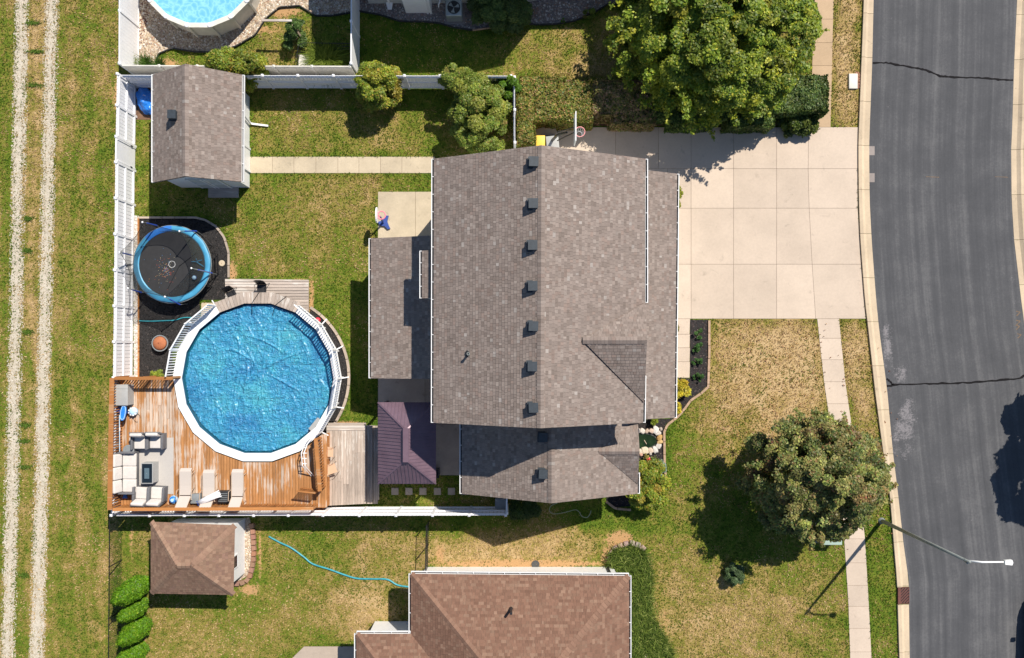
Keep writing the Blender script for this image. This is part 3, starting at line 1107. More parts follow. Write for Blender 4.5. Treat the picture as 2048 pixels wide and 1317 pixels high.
def edging(name, pts, w, h, mat, label, seg=0.6, cat='edging'):
    """a low border built of separate short lengths"""
    root = thing(name, P(*pts[0]), label, cat)
    bx, by = root.location.x, root.location.y
    w0 = [Vector(P(*p)) for p in pts]
    # resample
    d = [0]
    for a, b in zip(w0[:-1], w0[1:]):
        d.append(d[-1] + (b - a).length)
    n = max(1, int(d[-1] / seg))
    q = []
    for i in range(n * 4 + 1):
        t = d[-1] * i / (n * 4)
        q.append(Vector((np.interp(t, d, [p.x for p in w0]), np.interp(t, d, [p.y for p in w0]))))
    for i in range(n):
        pp = q[i * 4:i * 4 + 5]
        L, Q = [], []
        for k, p in enumerate(pp):
            gi = i * 4 + k
            t = (q[min(gi + 1, n * 4)] - q[max(gi - 1, 0)]).normalized()
            nn = Vector((-t.y, t.x)) * w / 2
            if k == 0:
                p = p + t * 0.012
            if k == 4:
                p = p - t * 0.012
            L.append((p.x + nn.x - bx, p.y + nn.y - by))
            Q.append((p.x - nn.x - bx, p.y - nn.y - by))
        MB().prism(L + Q[::-1], 0, h * random.uniform(.9, 1.1)).build('edging_length', mat, root)
    nograss([(p.x - w / 2, p.y - w / 2) for p in q] + [(p.x + w / 2, p.y + w / 2) for p in q[::-1]])
    return root


edging('garden_edging', [(277, 436), (392, 436), (412, 441), (433, 454), (449, 475), (458, 505), (458, 556)], 0.10, 0.08, 'concrete_old', 'curved concrete edging around the trampoline bed')
edging('garden_edging', [(278, 757), (278, 600), (278, 436)], 0.06, 0.09, 'wood_rail', 'thin brown timber edging beside the left rock strip', 1.2)
cpx = P(515, 757, 1.35)
edging('garden_edging', [((cpx[0] + 4.12 * math.cos(R(a))) * 40 + 1024, 695 - (cpx[1] + 4.12 * math.sin(R(a))) * 40) for a in range(58, -46, -5)], 0.13, 0.08, 'concrete_old', 'pale curved edging round the right side of the pool')
edging('garden_edging', [(1418, 641), (1418, 705), (1416, 774), (1402, 787), (1381, 801), (1367, 820), (1355, 834), (1334, 850), (1328, 864), (1329, 935), (1332, 960)], 0.11, 0.08, 'edging_brown', 'curving brown kerb edging of the front corner bed')
edging('garden_edging', [(1212, 1003), (1230, 1017), (1262, 1020)], 0.11, 0.08, 'edging_brown', 'short brown edging below the shrub at the wing corner')
edging('garden_edging', [(312, 131), (318, 109), (345, 98), (388, 105), (440, 106), (475, 93), (512, 71), (532, 39), (560, 16), (600, 13), (632, 33), (665, 33), (716, 24)], 0.05, 0.12, 'edging_black', 'dark plastic edging of the tan rock bed')
edging('garden_edging', [(719, 24), (760, 31), (800, 44), (850, 45), (880, 48), (905, 56), (945, 62)], 0.05, 0.12, 'edging_black', 'dark plastic edging below the northern downspout')
edging('garden_edging', [(945, 62), (985, 57), (1030, 47)], 0.05, 0.12, 'edging_brown', 'reddish edging below the shaded northern shrub')
edging('garden_edging', [(1030, 47), (1075, 51), (1110, 50), (1150, 43), (1185, 29), (1215, 10), (1240, 9), (1262, 17), (1285, 35)], 0.05, 0.12, 'edging_black', 'dark edging of the rock bed by the big tree')
sheet('hedge_soil', PP([(1034, 160), (1640, 160), (1640, 252), (1070, 252), (1070, 296), (1034, 296)]), 0.010, 'soil', 'bare dark soil strip under the clipped hedge')
sheet('hardpan', PP([(236, 165), (306, 165), (306, 240), (270, 240)]), 0.008, 'soil', 'bare dirt corner behind the shed')

# ------------------------------------------------------------------ roofs and houses
GREYBROWN = [(7, (.250, .202, .178)), (6, (.268, .218, .192)), (3, (.222, .178, .155)), (2, (.298, .248, .220)), (2, (.255, .195, .168)), (0.4, (.34, .30, .275))]
REDBROWN = [(8, (.212, .118, .082)), (3, (.236, .138, .096)), (2, (.262, .162, .114)), (1, (.195, .107, .074))]
SHEDBROWN = [(6, (.245, .150, .105)), (4, (.270, .172, .120)), (2, (.225, .135, .095)), (2, (.235, .142, .105))]


def clip_half(poly, a, b, c):
    """keep the side of a x + b y <= c"""
    out = []
    n = len(poly)
    for i in range(n):
        p, q = poly[i], poly[(i + 1) % n]
        dp, dq = a * p[0] + b * p[1] - c, a * q[0] + b * q[1] - c
        if dp <= 0:
            out.append(p)
        if (dp < 0 < dq) or (dq < 0 < dp):
            f = dp / (dp - dq)
            out.append((p[0] + (q[0] - p[0]) * f, p[1] + (q[1] - p[1]) * f))
    return out


def clip_convex(poly, hull):
    n = len(hull)
    for i in range(n):
        p, q = hull[i], hull[(i + 1) % n]
        a, b = q[1] - p[1], -(q[0] - p[0])
        poly = clip_half(poly, a, b, a * p[0] + b * p[1])
        if len(poly) < 3:
            return []
    return poly


def roof_face(deck, sh, pts, pal, expo=0.135, tab=(0.10, 0.22), rise=0.016, mott=None):
    """pts: the face's corners, counter-clockwise from above, the eave first (pts[0] to pts[1])"""
    pts = [Vector(p) for p in pts]
    if len(pts) > 3:
        nn_ = (pts[1] - pts[0]).cross(pts[2] - pts[1])
        p_ = pts[3]
        pts[3] = Vector((p_.x, p_.y, pts[0].z - (nn_.x * (p_.x - pts[0].x) + nn_.y * (p_.y - pts[0].y)) / nn_.z))
    nd = (pts[1] - pts[0]).cross(pts[2] - pts[1]).normalized()
    nd = nd if nd.z > 0 else -nd
    deck.slab([tuple(p - nd * .004) for p in pts], 0.10)
    o = pts[0]
    u = (pts[1] - pts[0]).normalized()
    n = (pts[1] - pts[0]).cross(pts[2] - pts[1]).normalized()
    if n.z < 0:
        n = -n
    v = n.cross(u)
    hull = [((p - o).dot(u), (p - o).dot(v)) for p in pts]
    ar = sum(hull[i][0] * hull[(i + 1) % len(hull)][1] - hull[(i + 1) % len(hull)][0] * hull[i][1] for i in range(len(hull)))
    if ar < 0:
        hull = hull[::-1]
    umin, umax = min(h[0] for h in hull), max(h[0] for h in hull)
    vmin, vmax = min(h[1] for h in hull), max(h[1] for h in hull)
    w = [p[0] for p in pal]
    cs = [p[1] for p in pal]
    k = 0
    vv = vmin
    while vv < vmax:
        x = umin - random.uniform(0, tab[1])
        while x < umax:
            wd = random.uniform(*tab)
            q = clip_convex([(x + .004, vv), (x + wd - .004, vv), (x + wd - .004, vv + expo), (x + .004, vv + expo)], hull)
            x += wd
            if len(q) < 3:
                continue
            c = random.choices(cs, w)[0]
            j = random.uniform(.86, 1.14)
            c = (c[0] * j, c[1] * j, c[2] * j)
            h0 = rise * random.uniform(.7, 1.15)
            vs = [tuple(o + u * a + v * b + n * (h0 - (h0 - .003) * (b - vv) / expo)) for a, b in q]
            m = len(vs)
            fs = [tuple(range(m))]
            # the butt edge at the foot of the tab
            low = [i for i, (a, b) in enumerate(q) if b - vv < 1e-4]
            extra = []
            if len(low) >= 2:
                a_, b_ = low[0], low[-1]
                if a_ == 0 and b_ == m - 1:
                    a_, b_ = b_, a_
                extra = [tuple(Vector(vs[a_]) - n * h0), tuple(Vector(vs[b_]) - n * h0)]
                fs.append((a_, m, m + 1, b_))
            sh.add(vs + extra, fs, c)
        vv += expo
        k += 1


def ridge_caps(sh, p, q, pal, w=0.15, step=0.15, lift=0.03, drop=0.07):
    p, q = Vector(p), Vector(q)
    d = (q - p)
    L = d.length
    d.normalize()
    s = d.cross(Vector((0, 0, 1))).normalized()
    n = int(L / step)
    cs = [c[1] for c in pal]
    ws = [c[0] for c in pal]
    for i in range(n):
        a = p + d * (i * step + .004)
        b = p + d * ((i + 1) * step - .004)
        c = random.choices(cs, ws)[0]
        j = random.uniform(.92, 1.15)
        c = tuple(x * j for x in c)
        up = Vector((0, 0, lift))
        dn = Vector((0, 0, lift - drop))
        up2 = Vector((0, 0, lift + .012))
        dn2 = Vector((0, 0, lift - drop + .012))
        vs = [a + s * w + dn, a + up, a - s * w + dn, b - s * w + dn2, b + up2, b + s * w + dn2]
        sh.add([tuple(x) for x in vs], [(0, 1, 4, 5), (1, 2, 3, 4)], c)


def finish_roof(house, deck, sh, name='roof', edge='roof_edge'):
    r = deck.build(name, edge, house)
    s_ = sh.build('shingles', 'shingle', r)
    s_['kind'] = 'stuff'
    return r


def gutter(house, p, q, out, step=0.72, w=0.092, mat='gutter_white'):
    """open trough along p-q; out = unit vector away from the roof"""
    p, q, out = Vector(p), Vector(q), Vector(out)
    d = (q - p).normalized()
    b = MB()
    o1 = out * w
    b.add([p + Vector((0, 0, -.10)), q + Vector((0, 0, -.10)), q + o1 + Vector((0, 0, -.10)), p + o1 + Vector((0, 0, -.10))], [(0, 1, 2, 3)])
    for (s0, s1, z0, z1) in ((0.88, 1.22, -.10, .0), (0, .10, -.10, .0)):
        a = [p + out * w * s0, q + out * w * s0, q + out * w * s1, p + out * w * s1]
        b.add([v + Vector((0, 0, z0)) for v in a] + [v + Vector((0, 0, z1)) for v in a], [(3, 2, 1, 0), (4, 5, 6, 7), (0, 1, 5, 4), (1, 2, 6, 5), (2, 3, 7, 6), (3, 0, 4, 7)])
    g = b.build('gutter', mat, house)
    l = MB()
    a = [p + out * w * .1, q + out * w * .1, q + out * w * .88, p + out * w * .88]
    l.add([v + Vector((0, 0, -.092)) for v in a], [(0, 1, 2, 3)])
    l.build('gutter_bed', 'gutter_dark', g)
    L = (q - p).length
    n = max(1, int(L / step))
    me = MB().bar((0, 0, 0), tuple(out * w), .024, .015).mesh('gutter_hanger', mat)
    for i in range(n + 1):
        inst('gutter_hanger', me, g, tuple(p + d * (L * (i + .02) / (n + .04)) + Vector((0, 0, .004))))
    return g


def roof_vent(house, x, y, z, slope_dir=(0, 0)):
    b = MB()
    s = 0.19
    # a hooded louvre: sloping hood on a square neck
    b.box(-s - .05, s + .05, -s - .05, s + .05, -.02, .015)
    vs = [(-s, -s, .01), (s, -s, .01), (s, s, .01), (-s, s, .01), (-s * .85, -s * .9, .24), (s * .85, -s * .9, .24), (s * .85, s * .9, .24), (-s * .85, s * .9, .24)]
    b.add(vs, [(0, 1, 5, 4), (1, 2, 6, 5), (2, 3, 7, 6), (3, 0, 4, 7), (4, 5, 6, 7)])
    b.box(-s * 1.0, s * 1.0, -s * 1.02, s * 1.02, .24, .265)
    return b.build('roof_vent', 'vent_black', house, loc=(x + random.uniform(-.03, .03), y, z), rot=(0, 0, random.uniform(-.05, .05)))


def rel(o, p):
    return (p[0] - o.location.x, p[1] - o.location.y, p[2] if len(p) > 2 else 0)


def RL(o, pts):
    return [rel(o, p) for p in pts]


# ---- the main house
mh = thing('brown_roof_house', P(1080, 600), 'large two-storey white house under a grey-brown shingle roof', 'house')
ZE, ZR = 5.4, 7.5
A0, A1 = P3(867, 846, ZE), P3(868, 318, ZE)           # west eave south / north end
M0, M1 = P3(1081, 857, ZR), P3(1083, 291, ZR)          # ridge
B0, B1 = P3(1286, 846, ZE), P3(1291, 318, ZE)          # east eave
deck, sh = MB(), MB()
roof_face(deck, sh, RL(mh, [A1, A0, M0, M1]), GREYBROWN)
roof_face(deck, sh, RL(mh, [B0, B1, M1, M0]), GREYBROWN)
# cross gable on the east slope
G0, G1 = P3(1165, 681, 6.74), P3(1294, 681, 6.74)
GN, GS = P3(1291, 606, ZE + .02), P3(1288, 805, ZE + .02)
kk = 0.035
up = lambda p, d: (p[0], p[1], p[2] + d)
roof_face(deck, sh, RL(mh, [up(GN, kk), up(G1, kk), up(G0, kk)][0:3]), GREYBROWN) if False else None


def tri_face(a, b, c, eavedir):
    """a triangular face whose courses run along eavedir"""
    return [a, b, c]


# north and south slopes of the cross gable: courses run east-west
def slope_tri(ridge_in, ridge_out, foot, root, pal):
    # four-cornered strip so the courses follow the ridge; the foot is at the valley's end
    e0 = (foot[0] - 0.02, foot[1], foot[2])
    roof_face(deck, sh, RL(root, [e0, foot, ridge_out, ridge_in]) if (foot[1] < ridge_in[1]) else RL(root, [foot, e0, ridge_in, ridge_out]), pal)


slope_tri(up(G0, .03), up(G1, .03), up(GS, .03), mh, GREYBROWN)
slope_tri(up(G0, .03), up(G1, .03), up(GN, .03), mh, GREYBROWN)
ridge_caps(sh, rel(mh, M0), rel(mh, M1), GREYBROWN)
ridge_caps(sh, rel(mh, up(G0, .03)), rel(mh, up(G1, .03)), GREYBROWN)
finish_roof(mh, deck, sh)
# porch / garage roof
deck, sh = MB(), MB()
E0, E1 = P3(1349, 836, 2.7), P3(1354, 348, 2.7)
xw = 5.3
zw = 2.7 + (E1[0] - xw) * .457
roof_face(deck, sh, RL(mh, [E0, E1, (xw, E1[1], zw), (xw, E0[1], zw)]), GREYBROWN)
finish_roof(mh, deck, sh, 'porch_roof')
# rear lean-to roof
deck, sh = MB(), MB()
F0, F1 = P3(742, 757, 2.7), P3(742, 477, 2.7)
xw2 = -2.95
zw2 = 3.75
roof_face(deck, sh, RL(mh, [F1, F0, (xw2, F0[1], zw2), (xw2, F1[1], zw2)]), GREYBROWN)
finish_roof(mh, deck, sh, 'rear_roof')
# bay roof
deck, sh = MB(), MB()
Y0, Y1 = P3(844, 597, 4.95), P3(844, 502, 4.95)
roof_face(deck, sh, RL(mh, [Y1, Y0, (-3.50, Y0[1], 5.12), (-3.50, Y1[1], 5.12)]), GREYBROWN)
finish_roof(mh, deck, sh, 'bay_roof')
# walls
ins = .32
wx0, wx1 = A1[0] + .38, B1[0] - .40
wy0, wy1 = A0[1] + ins, A1[1] - ins
pent = RL(mh, [(wx0, wy0, 0), (wx1, wy0, 0), (wx1, wy0, ZE + .05), ((M0[0]), wy0, ZR - .2), (wx0, wy0, ZE + .05)])
wl = MB()
n5 = 5
pentb = RL(mh, [(wx0, wy1, 0), (wx1, wy1, 0), (wx1, wy1, ZE + .05), ((M0[0]), wy1, ZR - .2), (wx0, wy1, ZE + .05)])
wl.add(pent + pentb, [(0, 1, 2, 3, 4), (9, 8, 7, 6, 5), (0, 4, 9, 5), (1, 6, 7, 2), (2, 7, 8, 3), (3, 8, 9, 4)])
wl.build('wall', 'siding', mh)
gx1 = E1[0] - .35
MB().box(wx1 - mh.location.x + .003, gx1 - mh.location.x, E0[1] + .9 - mh.location.y, E1[1] - .30 - mh.location.y, 0, 2.62).build('garage_wall', 'siding', mh)
b = MB().box(F0[0] + .3 - mh.location.x, wx0 - .003 - mh.location.x, F0[1] + .25 - mh.location.y, F1[1] - .25 - mh.location.y, 0, 2.6)
b.build('sunroom_wall', 'siding', mh)
MB().box(Y0[0] + .12 - mh.location.x, wx0 - .003 - mh.location.x, Y0[1] + .06 - mh.location.y, Y1[1] - .06 - mh.location.y, 2.9, 4.86).build('bay_wall', 'siding', mh)
# garage doors on the east side
for k in range(2):
    yc = P(0, 420 + k * 130)[1]
    d_ = MB().box(0, .05, -1.3, 1.3, 0.02, 2.15).build('garage_door', 'white_paint', mh, loc=(gx1 + .002 - mh.location.x, yc - mh.location.y, 0))
    for j in range(4):
        MB().box(.052, .062, -1.25, 1.25, .06 + j * .53, .52 + j * .53).build('door_panel', 'white_paint', d_)
gutter(mh, rel(mh, up(A0, -.01)), rel(mh, up(A1, -.01)), (-1, 0, 0))
gutter(mh, rel(mh, up(P3(1291, 606, ZE), -.01)), rel(mh, up(B1, -.01)), (1, 0, 0))
gutter(mh, rel(mh, up(B0, -.01)), rel(mh, up(P3(1287.5, 752, ZE), -.01)), (1, 0, 0))
gutter(mh, rel(mh, up(E0, -.01)), rel(mh, up(E1, -.01)), (1, 0, 0))
gutter(mh, rel(mh, up(F0, -.01)), rel(mh, up(F1, -.01)), (-1, 0, 0))
gutter(mh, rel(mh, up(Y0, -.01)), rel(mh, up(Y1, -.01)), (-1, 0, 0), step=.5)
for py in (326, 409, 492, 573, 653, 733, 815):
    p = P3(1066, py, 7.35)
    roof_vent(mh, *rel(mh, p))
pv = P3(937, 708, 6.35)
vp = MB().lathe([(.10, 0), (.05, .04), (.05, .42), (.065, .42), (.065, .44), (.035, .44), (.035, .30)], 14).build('vent_pipe', 'galvanised', mh, loc=rel(mh, (pv[0], pv[1], 6.08)))
MB().lathe([(.17, 0), (.16, .03), (.08, .06)], 14).build('flashing', 'black_plastic', vp)

# south wing of the same house
ZE2, ZR2 = 2.78, 4.86
a0, a1 = P3(924, 988, ZE2), P3(924, 846, ZE2)
m0, m1 = P3(1103, 1007, ZR2), P3(1094, 840, ZR2)
b0, b1 = P3(1275, 988, ZE2), P3(1273, 847, ZE2)
m1 = (m0[0], A0[1] + .2, ZR2)
a1 = (a0[0], A0[1] + .2, ZE2)
b1 = (b0[0], P3(0, 847, ZE2)[1], ZE2)
deck, sh = MB(), MB()
roof_face(deck, sh, RL(mh, [a1, a0, m0, m1]), GREYBROWN)
roof_face(deck, sh, RL(mh, [b0, (b0[0], m1[1], ZE2), m1, m0]), GREYBROWN)
g0, g1 = P3(1197, 903, 3.75), P3(1279, 903, 3.75)
gs_, gn_ = P3(1275, 968, ZE2 + .02), (b0[0], P3(0, 838, ZE2)[1], ZE2 + .02)
slope_tri(up(g0, .03), up(g1, .03), up(gs_, .03), mh, GREYBROWN)
slope_tri(up(g0, .03), up(g1, .03), up(gn_, .03), mh, GREYBROWN)
ridge_caps(sh, rel(mh, m0), rel(mh, m1), GREYBROWN)
ridge_caps(sh, rel(mh, up(g0, .03)), rel(mh, up(g1, .03)), GREYBROWN)
finish_roof(mh, deck, sh, 'wing_roof')
lx0, lx1, ly0, ly1 = a0[0] + .38, b0[0] - .38, a0[1] + .30, wy0 - .003
p1 = RL(mh, [(lx0, ly0, 0), (lx1, ly0, 0), (lx1, ly0, ZE2 + .03), (m0[0], ly0, ZR2 - .2), (lx0, ly0, ZE2 + .03)])
p2 = RL(mh, [(lx0, ly1, 0), (lx1, ly1, 0), (lx1, ly1, ZE2 + .03), (m0[0], ly1, ZR2 - .2), (lx0, ly1, ZE2 + .03)])
MB().add(p1 + p2, [(0, 1, 2, 3, 4), (9, 8, 7, 6, 5), (0, 4, 9, 5), (1, 6, 7, 2), (2, 7, 8, 3), (3, 8, 9, 4)]).build('wing_wall', 'siding', mh)
gutter(mh, rel(mh, up(a0, -.01)), rel(mh, up(a1, -.01)), (-1, 0, 0))
gutter(mh, rel(mh, up(b0, -.01)), rel(mh, up(P3(1275, 946, ZE2), -.01)), (1, 0, 0))
for px, py in ((1087, 874), (1086, 947)):
    p = P3(px, py, 4.72)
    roof_vent(mh, *rel(mh, p))
for pl in ([(wx0, wy0), (wx1, wy0), (wx1, wy1), (wx0, wy1)], [(wx1, E0[1] + .9), (gx1, E0[1] + .9), (gx1, E1[1] - .3), (wx1, E1[1] - .3)], [(lx0, ly0), (lx1, ly0), (lx1, ly1), (lx0, ly1)],
           [(F0[0] + .3, F0[1] + .25), (wx0, F0[1] + .25), (wx0, F1[1] - .25), (F0[0] + .3, F1[1] - .25)]):
    nograss(pl)

# ---- garden shed, top left
sd = thing('garden_shed', P(400, 250), 'white garden shed under a grey-brown gable roof at top left', 'shed')
s0, s1 = P3(307, 365, 2.4), P3(307, 149, 2.4)
t0, t1 = P3(371, 353, 3.67), P3(370, 128, 3.67)
u0, u1 = P3(483, 364, 2.4), P3(484, 150, 2.4)
deck, sh = MB(), MB()
roof_face(deck, sh, RL(sd, [s1, s0, t0, t1]), GREYBROWN)
roof_face(deck, sh, RL(sd, [u0, u1, t1, t0]), GREYBROWN)
ridge_caps(sh, rel(sd, t0), rel(sd, t1), GREYBROWN)
finish_roof(sd, deck, sh)
qx0, qx1, qy0, qy1 = s0[0] + .25, -13.12, 7.98, s1[1] - .25
p1 = RL(sd, [(qx0, qy0, 0), (qx1, qy0, 0), (qx1, qy0, 2.32), (t0[0], qy0, 3.5), (qx0, qy0, 2.42)])
p2 = RL(sd, [(qx0, qy1, 0), (qx1, qy1, 0), (qx1, qy1, 2.32), (t0[0], qy1, 3.5), (qx0, qy1, 2.42)])
MB().add(p1 + p2, [(0, 1, 2, 3, 4), (9, 8, 7, 6, 5), (0, 4, 9, 5), (1, 6, 7, 2), (2, 7, 8, 3), (3, 8, 9, 4)]).build('wall', 'siding', sd)
yd = P(0, 322)[1]
dd = MB().box(0, .04, -.5, .5, .05, 2.05).build('door', 'white_paint', sd, loc=rel(sd, (qx1 + .002, yd, 0)))
for s_ in (-1, 1):
    MB().box(.0, .07, s_ * .56 - .05, s_ * .56 + .05, .02, 2.15).build('door_trim', 'white_paint', dd)
MB().lathe([(.03, 0), (.03, .05)], 8).build('handle', 'black_metal', dd, loc=(.06, .38, 1.0))
for xx in (-15.1, -14.3):
    d2 = MB().box(-.38, .38, -.04, 0, .08, 2.0).build('barn_door', 'siding_grey', sd, loc=rel(sd, (xx, qy0 - .002, 0)))
    MB().box(-.36, -.28, -.055, -.041, .1, 1.98).box(.28, .36, -.055, -.041, .1, 1.98).box(-.28, .28, -.055, -.041, 1.0, 1.08).build('door_trim', 'white_paint', d2)
MB().box(-.75, .75, -.5, 0, 0, .1).build('ramp', 'wood_grey_x', sd, loc=rel(sd, (-14.4, qy0 - .01, 0)))
gutter(sd, rel(sd, up(s0, -.01)), rel(sd, up(s1, -.01)), (-1, 0, 0), w=.09)
gutter(sd, rel(sd, up(u0, -.01)), rel(sd, up(u1, -.01)), (1, 0, 0), w=.09)
roof_vent(sd, *rel(sd, P3(349, 232, 3.3)))
MB().bar(rel(sd, (qx1 + .10, 11.45, 2.2)), rel(sd, (qx1 + .10, 11.15, .12)), .07, .09).bar(rel(sd, (qx1 + .10, 11.15, .10)), rel(sd, (qx1 + .95, 11.05, .06)), .09, .07).build('downspout', 'white_paint', sd)
nograss([(qx0, qy0), (qx1, qy0), (qx1, qy1), (qx0, qy1)])

# ---- brown hipped shed, lower left
hs = thing('garden_shed', P(385, 1110), 'white garden shed under a brown hipped roof at lower left', 'shed')
ze = 2.2
c1_, c2_, c3_, c4_ = P3(302, 1187, ze), P3(467, 1190, ze), P3(470, 1051, ze), P3(302, 1044, ze)
r1_, r2_ = P3(354, 1132, 3.25), P3(383, 1132, 3.25)
deck, sh = MB(), MB()
kw = dict(expo=.14, tab=(.10, .24))
roof_face(deck, sh, RL(hs, [c1_, c2_, r2_, r1_]), SHEDBROWN, **kw)
roof_face(deck, sh, RL(hs, [c2_, c3_, r2_]), SHEDBROWN, **kw)
roof_face(deck, sh, RL(hs, [c3_, c4_, r1_, r2_]), SHEDBROWN, **kw)
roof_face(deck, sh, RL(hs, [c4_, c1_, r1_]), SHEDBROWN, **kw)
CAPB = [(1, (.31, .20, .14)), (1, (.275, .17, .12))]
for a, b in ((c1_, r1_), (c2_, r2_), (c3_, r2_), (c4_, r1_), (r1_, r2_)):
    ridge_caps(sh, rel(hs, a), rel(hs, b), CAPB, w=.14, step=.2)
finish_roof(hs, deck, sh)
hx0, hx1, hy0, hy1 = c1_[0] + .3, -13.35, c1_[1] + .3, -8.55
MB().box(hx0 - hs.location.x, hx1 - hs.location.x, hy0 - hs.location.y, hy1 - hs.location.y, 0, 2.2).build('wall', 'siding', hs)
wd = MB().box(0, .03, -.28, .28, 1.1, 1.75).build('window', 'glass_black', hs, loc=rel(hs, (hx1 + .002, P(0, 1108)[1], 0)))
MB().box(0, .05, -.33, -.281, 1.05, 1.80).box(0, .05, .281, .33, 1.05, 1.80).box(0, .05, -.281, .281, 1.751, 1.80).box(0, .05, -.281, .281, 1.05, 1.099).build('frame', 'white_paint', wd)
nograss([(hx0, hy0), (hx1, hy0), (hx1, hy1), (hx0, hy1)])

# ---- neighbouring brown house, bottom
nh = thing('red_brown_house', P(1040, 1300), 'white single-storey house with a red-brown hipped roof', 'house')
zn = 2.6
n0, n1 = P3(822, 1148, zn), P3(1258, 1152, zn)
wdt = n1[0] - n0[0]
zr = zn + wdt / 2 * .5
depth = 13.0
n2, n3 = (n1[0], n1[1] - depth, zn), (n0[0], n0[1] - depth, zn)
k0 = ((n0[0] + n1[0]) / 2, n0[1] - wdt / 2, zr)
k1 = (k0[0], n3[1] + wdt / 2, zr)
deck, sh = MB(), MB()
kw = dict(expo=.135, tab=(.09, .26))
CAPR = [(1, (.222, .128, .090)), (1, (.245, .145, .102))]
roof_face(deck, sh, RL(nh, [n1, n0, k0]), REDBROWN, **kw)
roof_face(deck, sh, RL(nh, [n2, n1, k0, k1]), REDBROWN, **kw)
roof_face(deck, sh, RL(nh, [n0, n3, k1, k0]), REDBROWN, **kw)
deck.slab(RL(nh, [n3, n2, k1]), .1)
for a, b in ((n0, k0), (n1, k0), (k0, k1)):
    ridge_caps(sh, rel(nh, a), rel(nh, b), CAPR, w=.15, step=.17)
finish_roof(nh, deck, sh)
deck, sh = MB(), MB()
w0 = P3(713, 1268, zn)
ex = n0[0] + 3.2
w1 = (ex, w0[1], zn)
wh = 3.0
w3 = (w0[0], w0[1] - 2 * wh, zn)
ap = (w0[0] + wh, w0[1] - wh, zn + wh * .5)
ap2 = (n0[0] + 4.6, w0[1] - wh, zn + wh * .5)
roof_face(deck, sh, RL(nh, [(ex - .0, w0[1], zn), w0, ap, (n0[0] + wh, w0[1] - wh, zn + wh * .5)]), REDBROWN, **kw) if False else None
roof_face(deck, sh, RL(nh, [(n0[0] + .05, w0[1], zn), w0, ap, (n0[0] + wh, w0[1] - wh, zn + wh * .5)]), REDBROWN, **kw)
roof_face(deck, sh, RL(nh, [w0, w3, ap]), REDBROWN, **kw)
deck.slab(RL(nh, [w3, (n0[0], w3[1], zn), (n0[0] + wh, ap[1], ap[2]), ap]), .1)
ridge_caps(sh, rel(nh, w0), rel(nh, ap), CAPR, w=.15, step=.17)
finish_roof(nh, deck, sh, 'wing_roof')
wx = .38
MB().box(n0[0] + wx - nh.location.x, n1[0] - wx - nh.location.x, n3[1] + .4 - nh.location.y, -10.98 - nh.location.y, 0, 2.52).build('wall', 'siding', nh)
MB().box(w0[0] + wx - nh.location.x, n0[0] + wx - .003 - nh.location.x, w3[1] + .4 - nh.location.y, w0[1] - wx - nh.location.y, 0, 2.52).build('wing_wall', 'siding', nh)
gutter(nh, rel(nh, up(n0, -.01)), rel(nh, up(n1, -.01)), (0, 1, 0))
gutter(nh, rel(nh, up(n1, -.01)), rel(nh, up(n2, -.01)), (1, 0, 0))
gutter(nh, rel(nh, up(n0, -.01)), rel(nh, up((n0[0], w0[1] + .05, zn), -.01)), (-1, 0, 0))
gutter(nh, rel(nh, up(w0, -.01)), rel(nh, up((n0[0] + .7, w0[1], zn), -.01)), (0, 1, 0))
gutter(nh, rel(nh, up(w0, -.01)), rel(nh, up(w3, -.01)), (-1, 0, 0))
pv = P3(1022, 1232, 4.2)
vp = MB().lathe([(.09, -.2), (.06, .02), (.06, .45), (.045, .45)], 12).build('vent_pipe', 'black_plastic', nh, loc=rel(nh, (pv[0], pv[1], 3.5)))
# box bay at the north-west corner
bb = [(n0[0] + wx - .003, -13.2), (n0[0] + wx - .003, -14.4), (n0[0] - 1.9, -14.4), (n0[0] - 1.55, -13.75), (n0[0] - 1.0, -13.2)]
MB().prism([rel(nh, p)[:2] for p in [P(748, 1278), P(752, 1262), P(762, 1249), P(786, 1249), P(822, 1249), P(822, 1278)]], 0, 1.5).build('bay_wall', 'siding', nh)
wq = MB().box(-.42, .42, 0, .03, .3, 1.3).build('window', 'glass_black', nh, loc=rel(nh, (P(806, 0)[0], P(0, 1249)[1] + .002, 0)))
MB().box(-.5, -.421, 0, .06, .25, 1.35).box(.421, .5, 0, .06, .25, 1.35).build('frame', 'white_paint', wq)
MB().bar(rel(nh, (n0[0] + wx - .06, P(0, 1196)[1], 2.4)), rel(nh, (n0[0] + wx - .06, P(0, 1196)[1], .2)), .07).build('downspout', 'white_paint', nh)
dsh = P(1214, 1130)
MB().bar(rel(nh, (dsh[0], -10.93, 2.4)), rel(nh, (dsh[0], -10.93, .2)), .07, .09).build('downspout', 'black_metal', nh)
nograss([(n0[0] + wx, n3[1]), (n1[0] - wx, n3[1]), (n1[0] - wx, -10.98), (n0[0] + wx, -10.98)])
nograss([(w0[0] + wx, w3[1]), (n0[0] + wx, w3[1]), (n0[0] + wx, w0[1] - wx), (w0[0] + wx, w0[1] - wx)])
p = P(1071, 1134)
tag(MB().lathe([(.20, 0), (.20, .03), (.03, .03)], 20, 0, 0).build('window_well', 'pond_liner', None, loc=(p[0], -10.85, 0)), 'small dark half-round well cover against the bottom house wall', 'well cover')

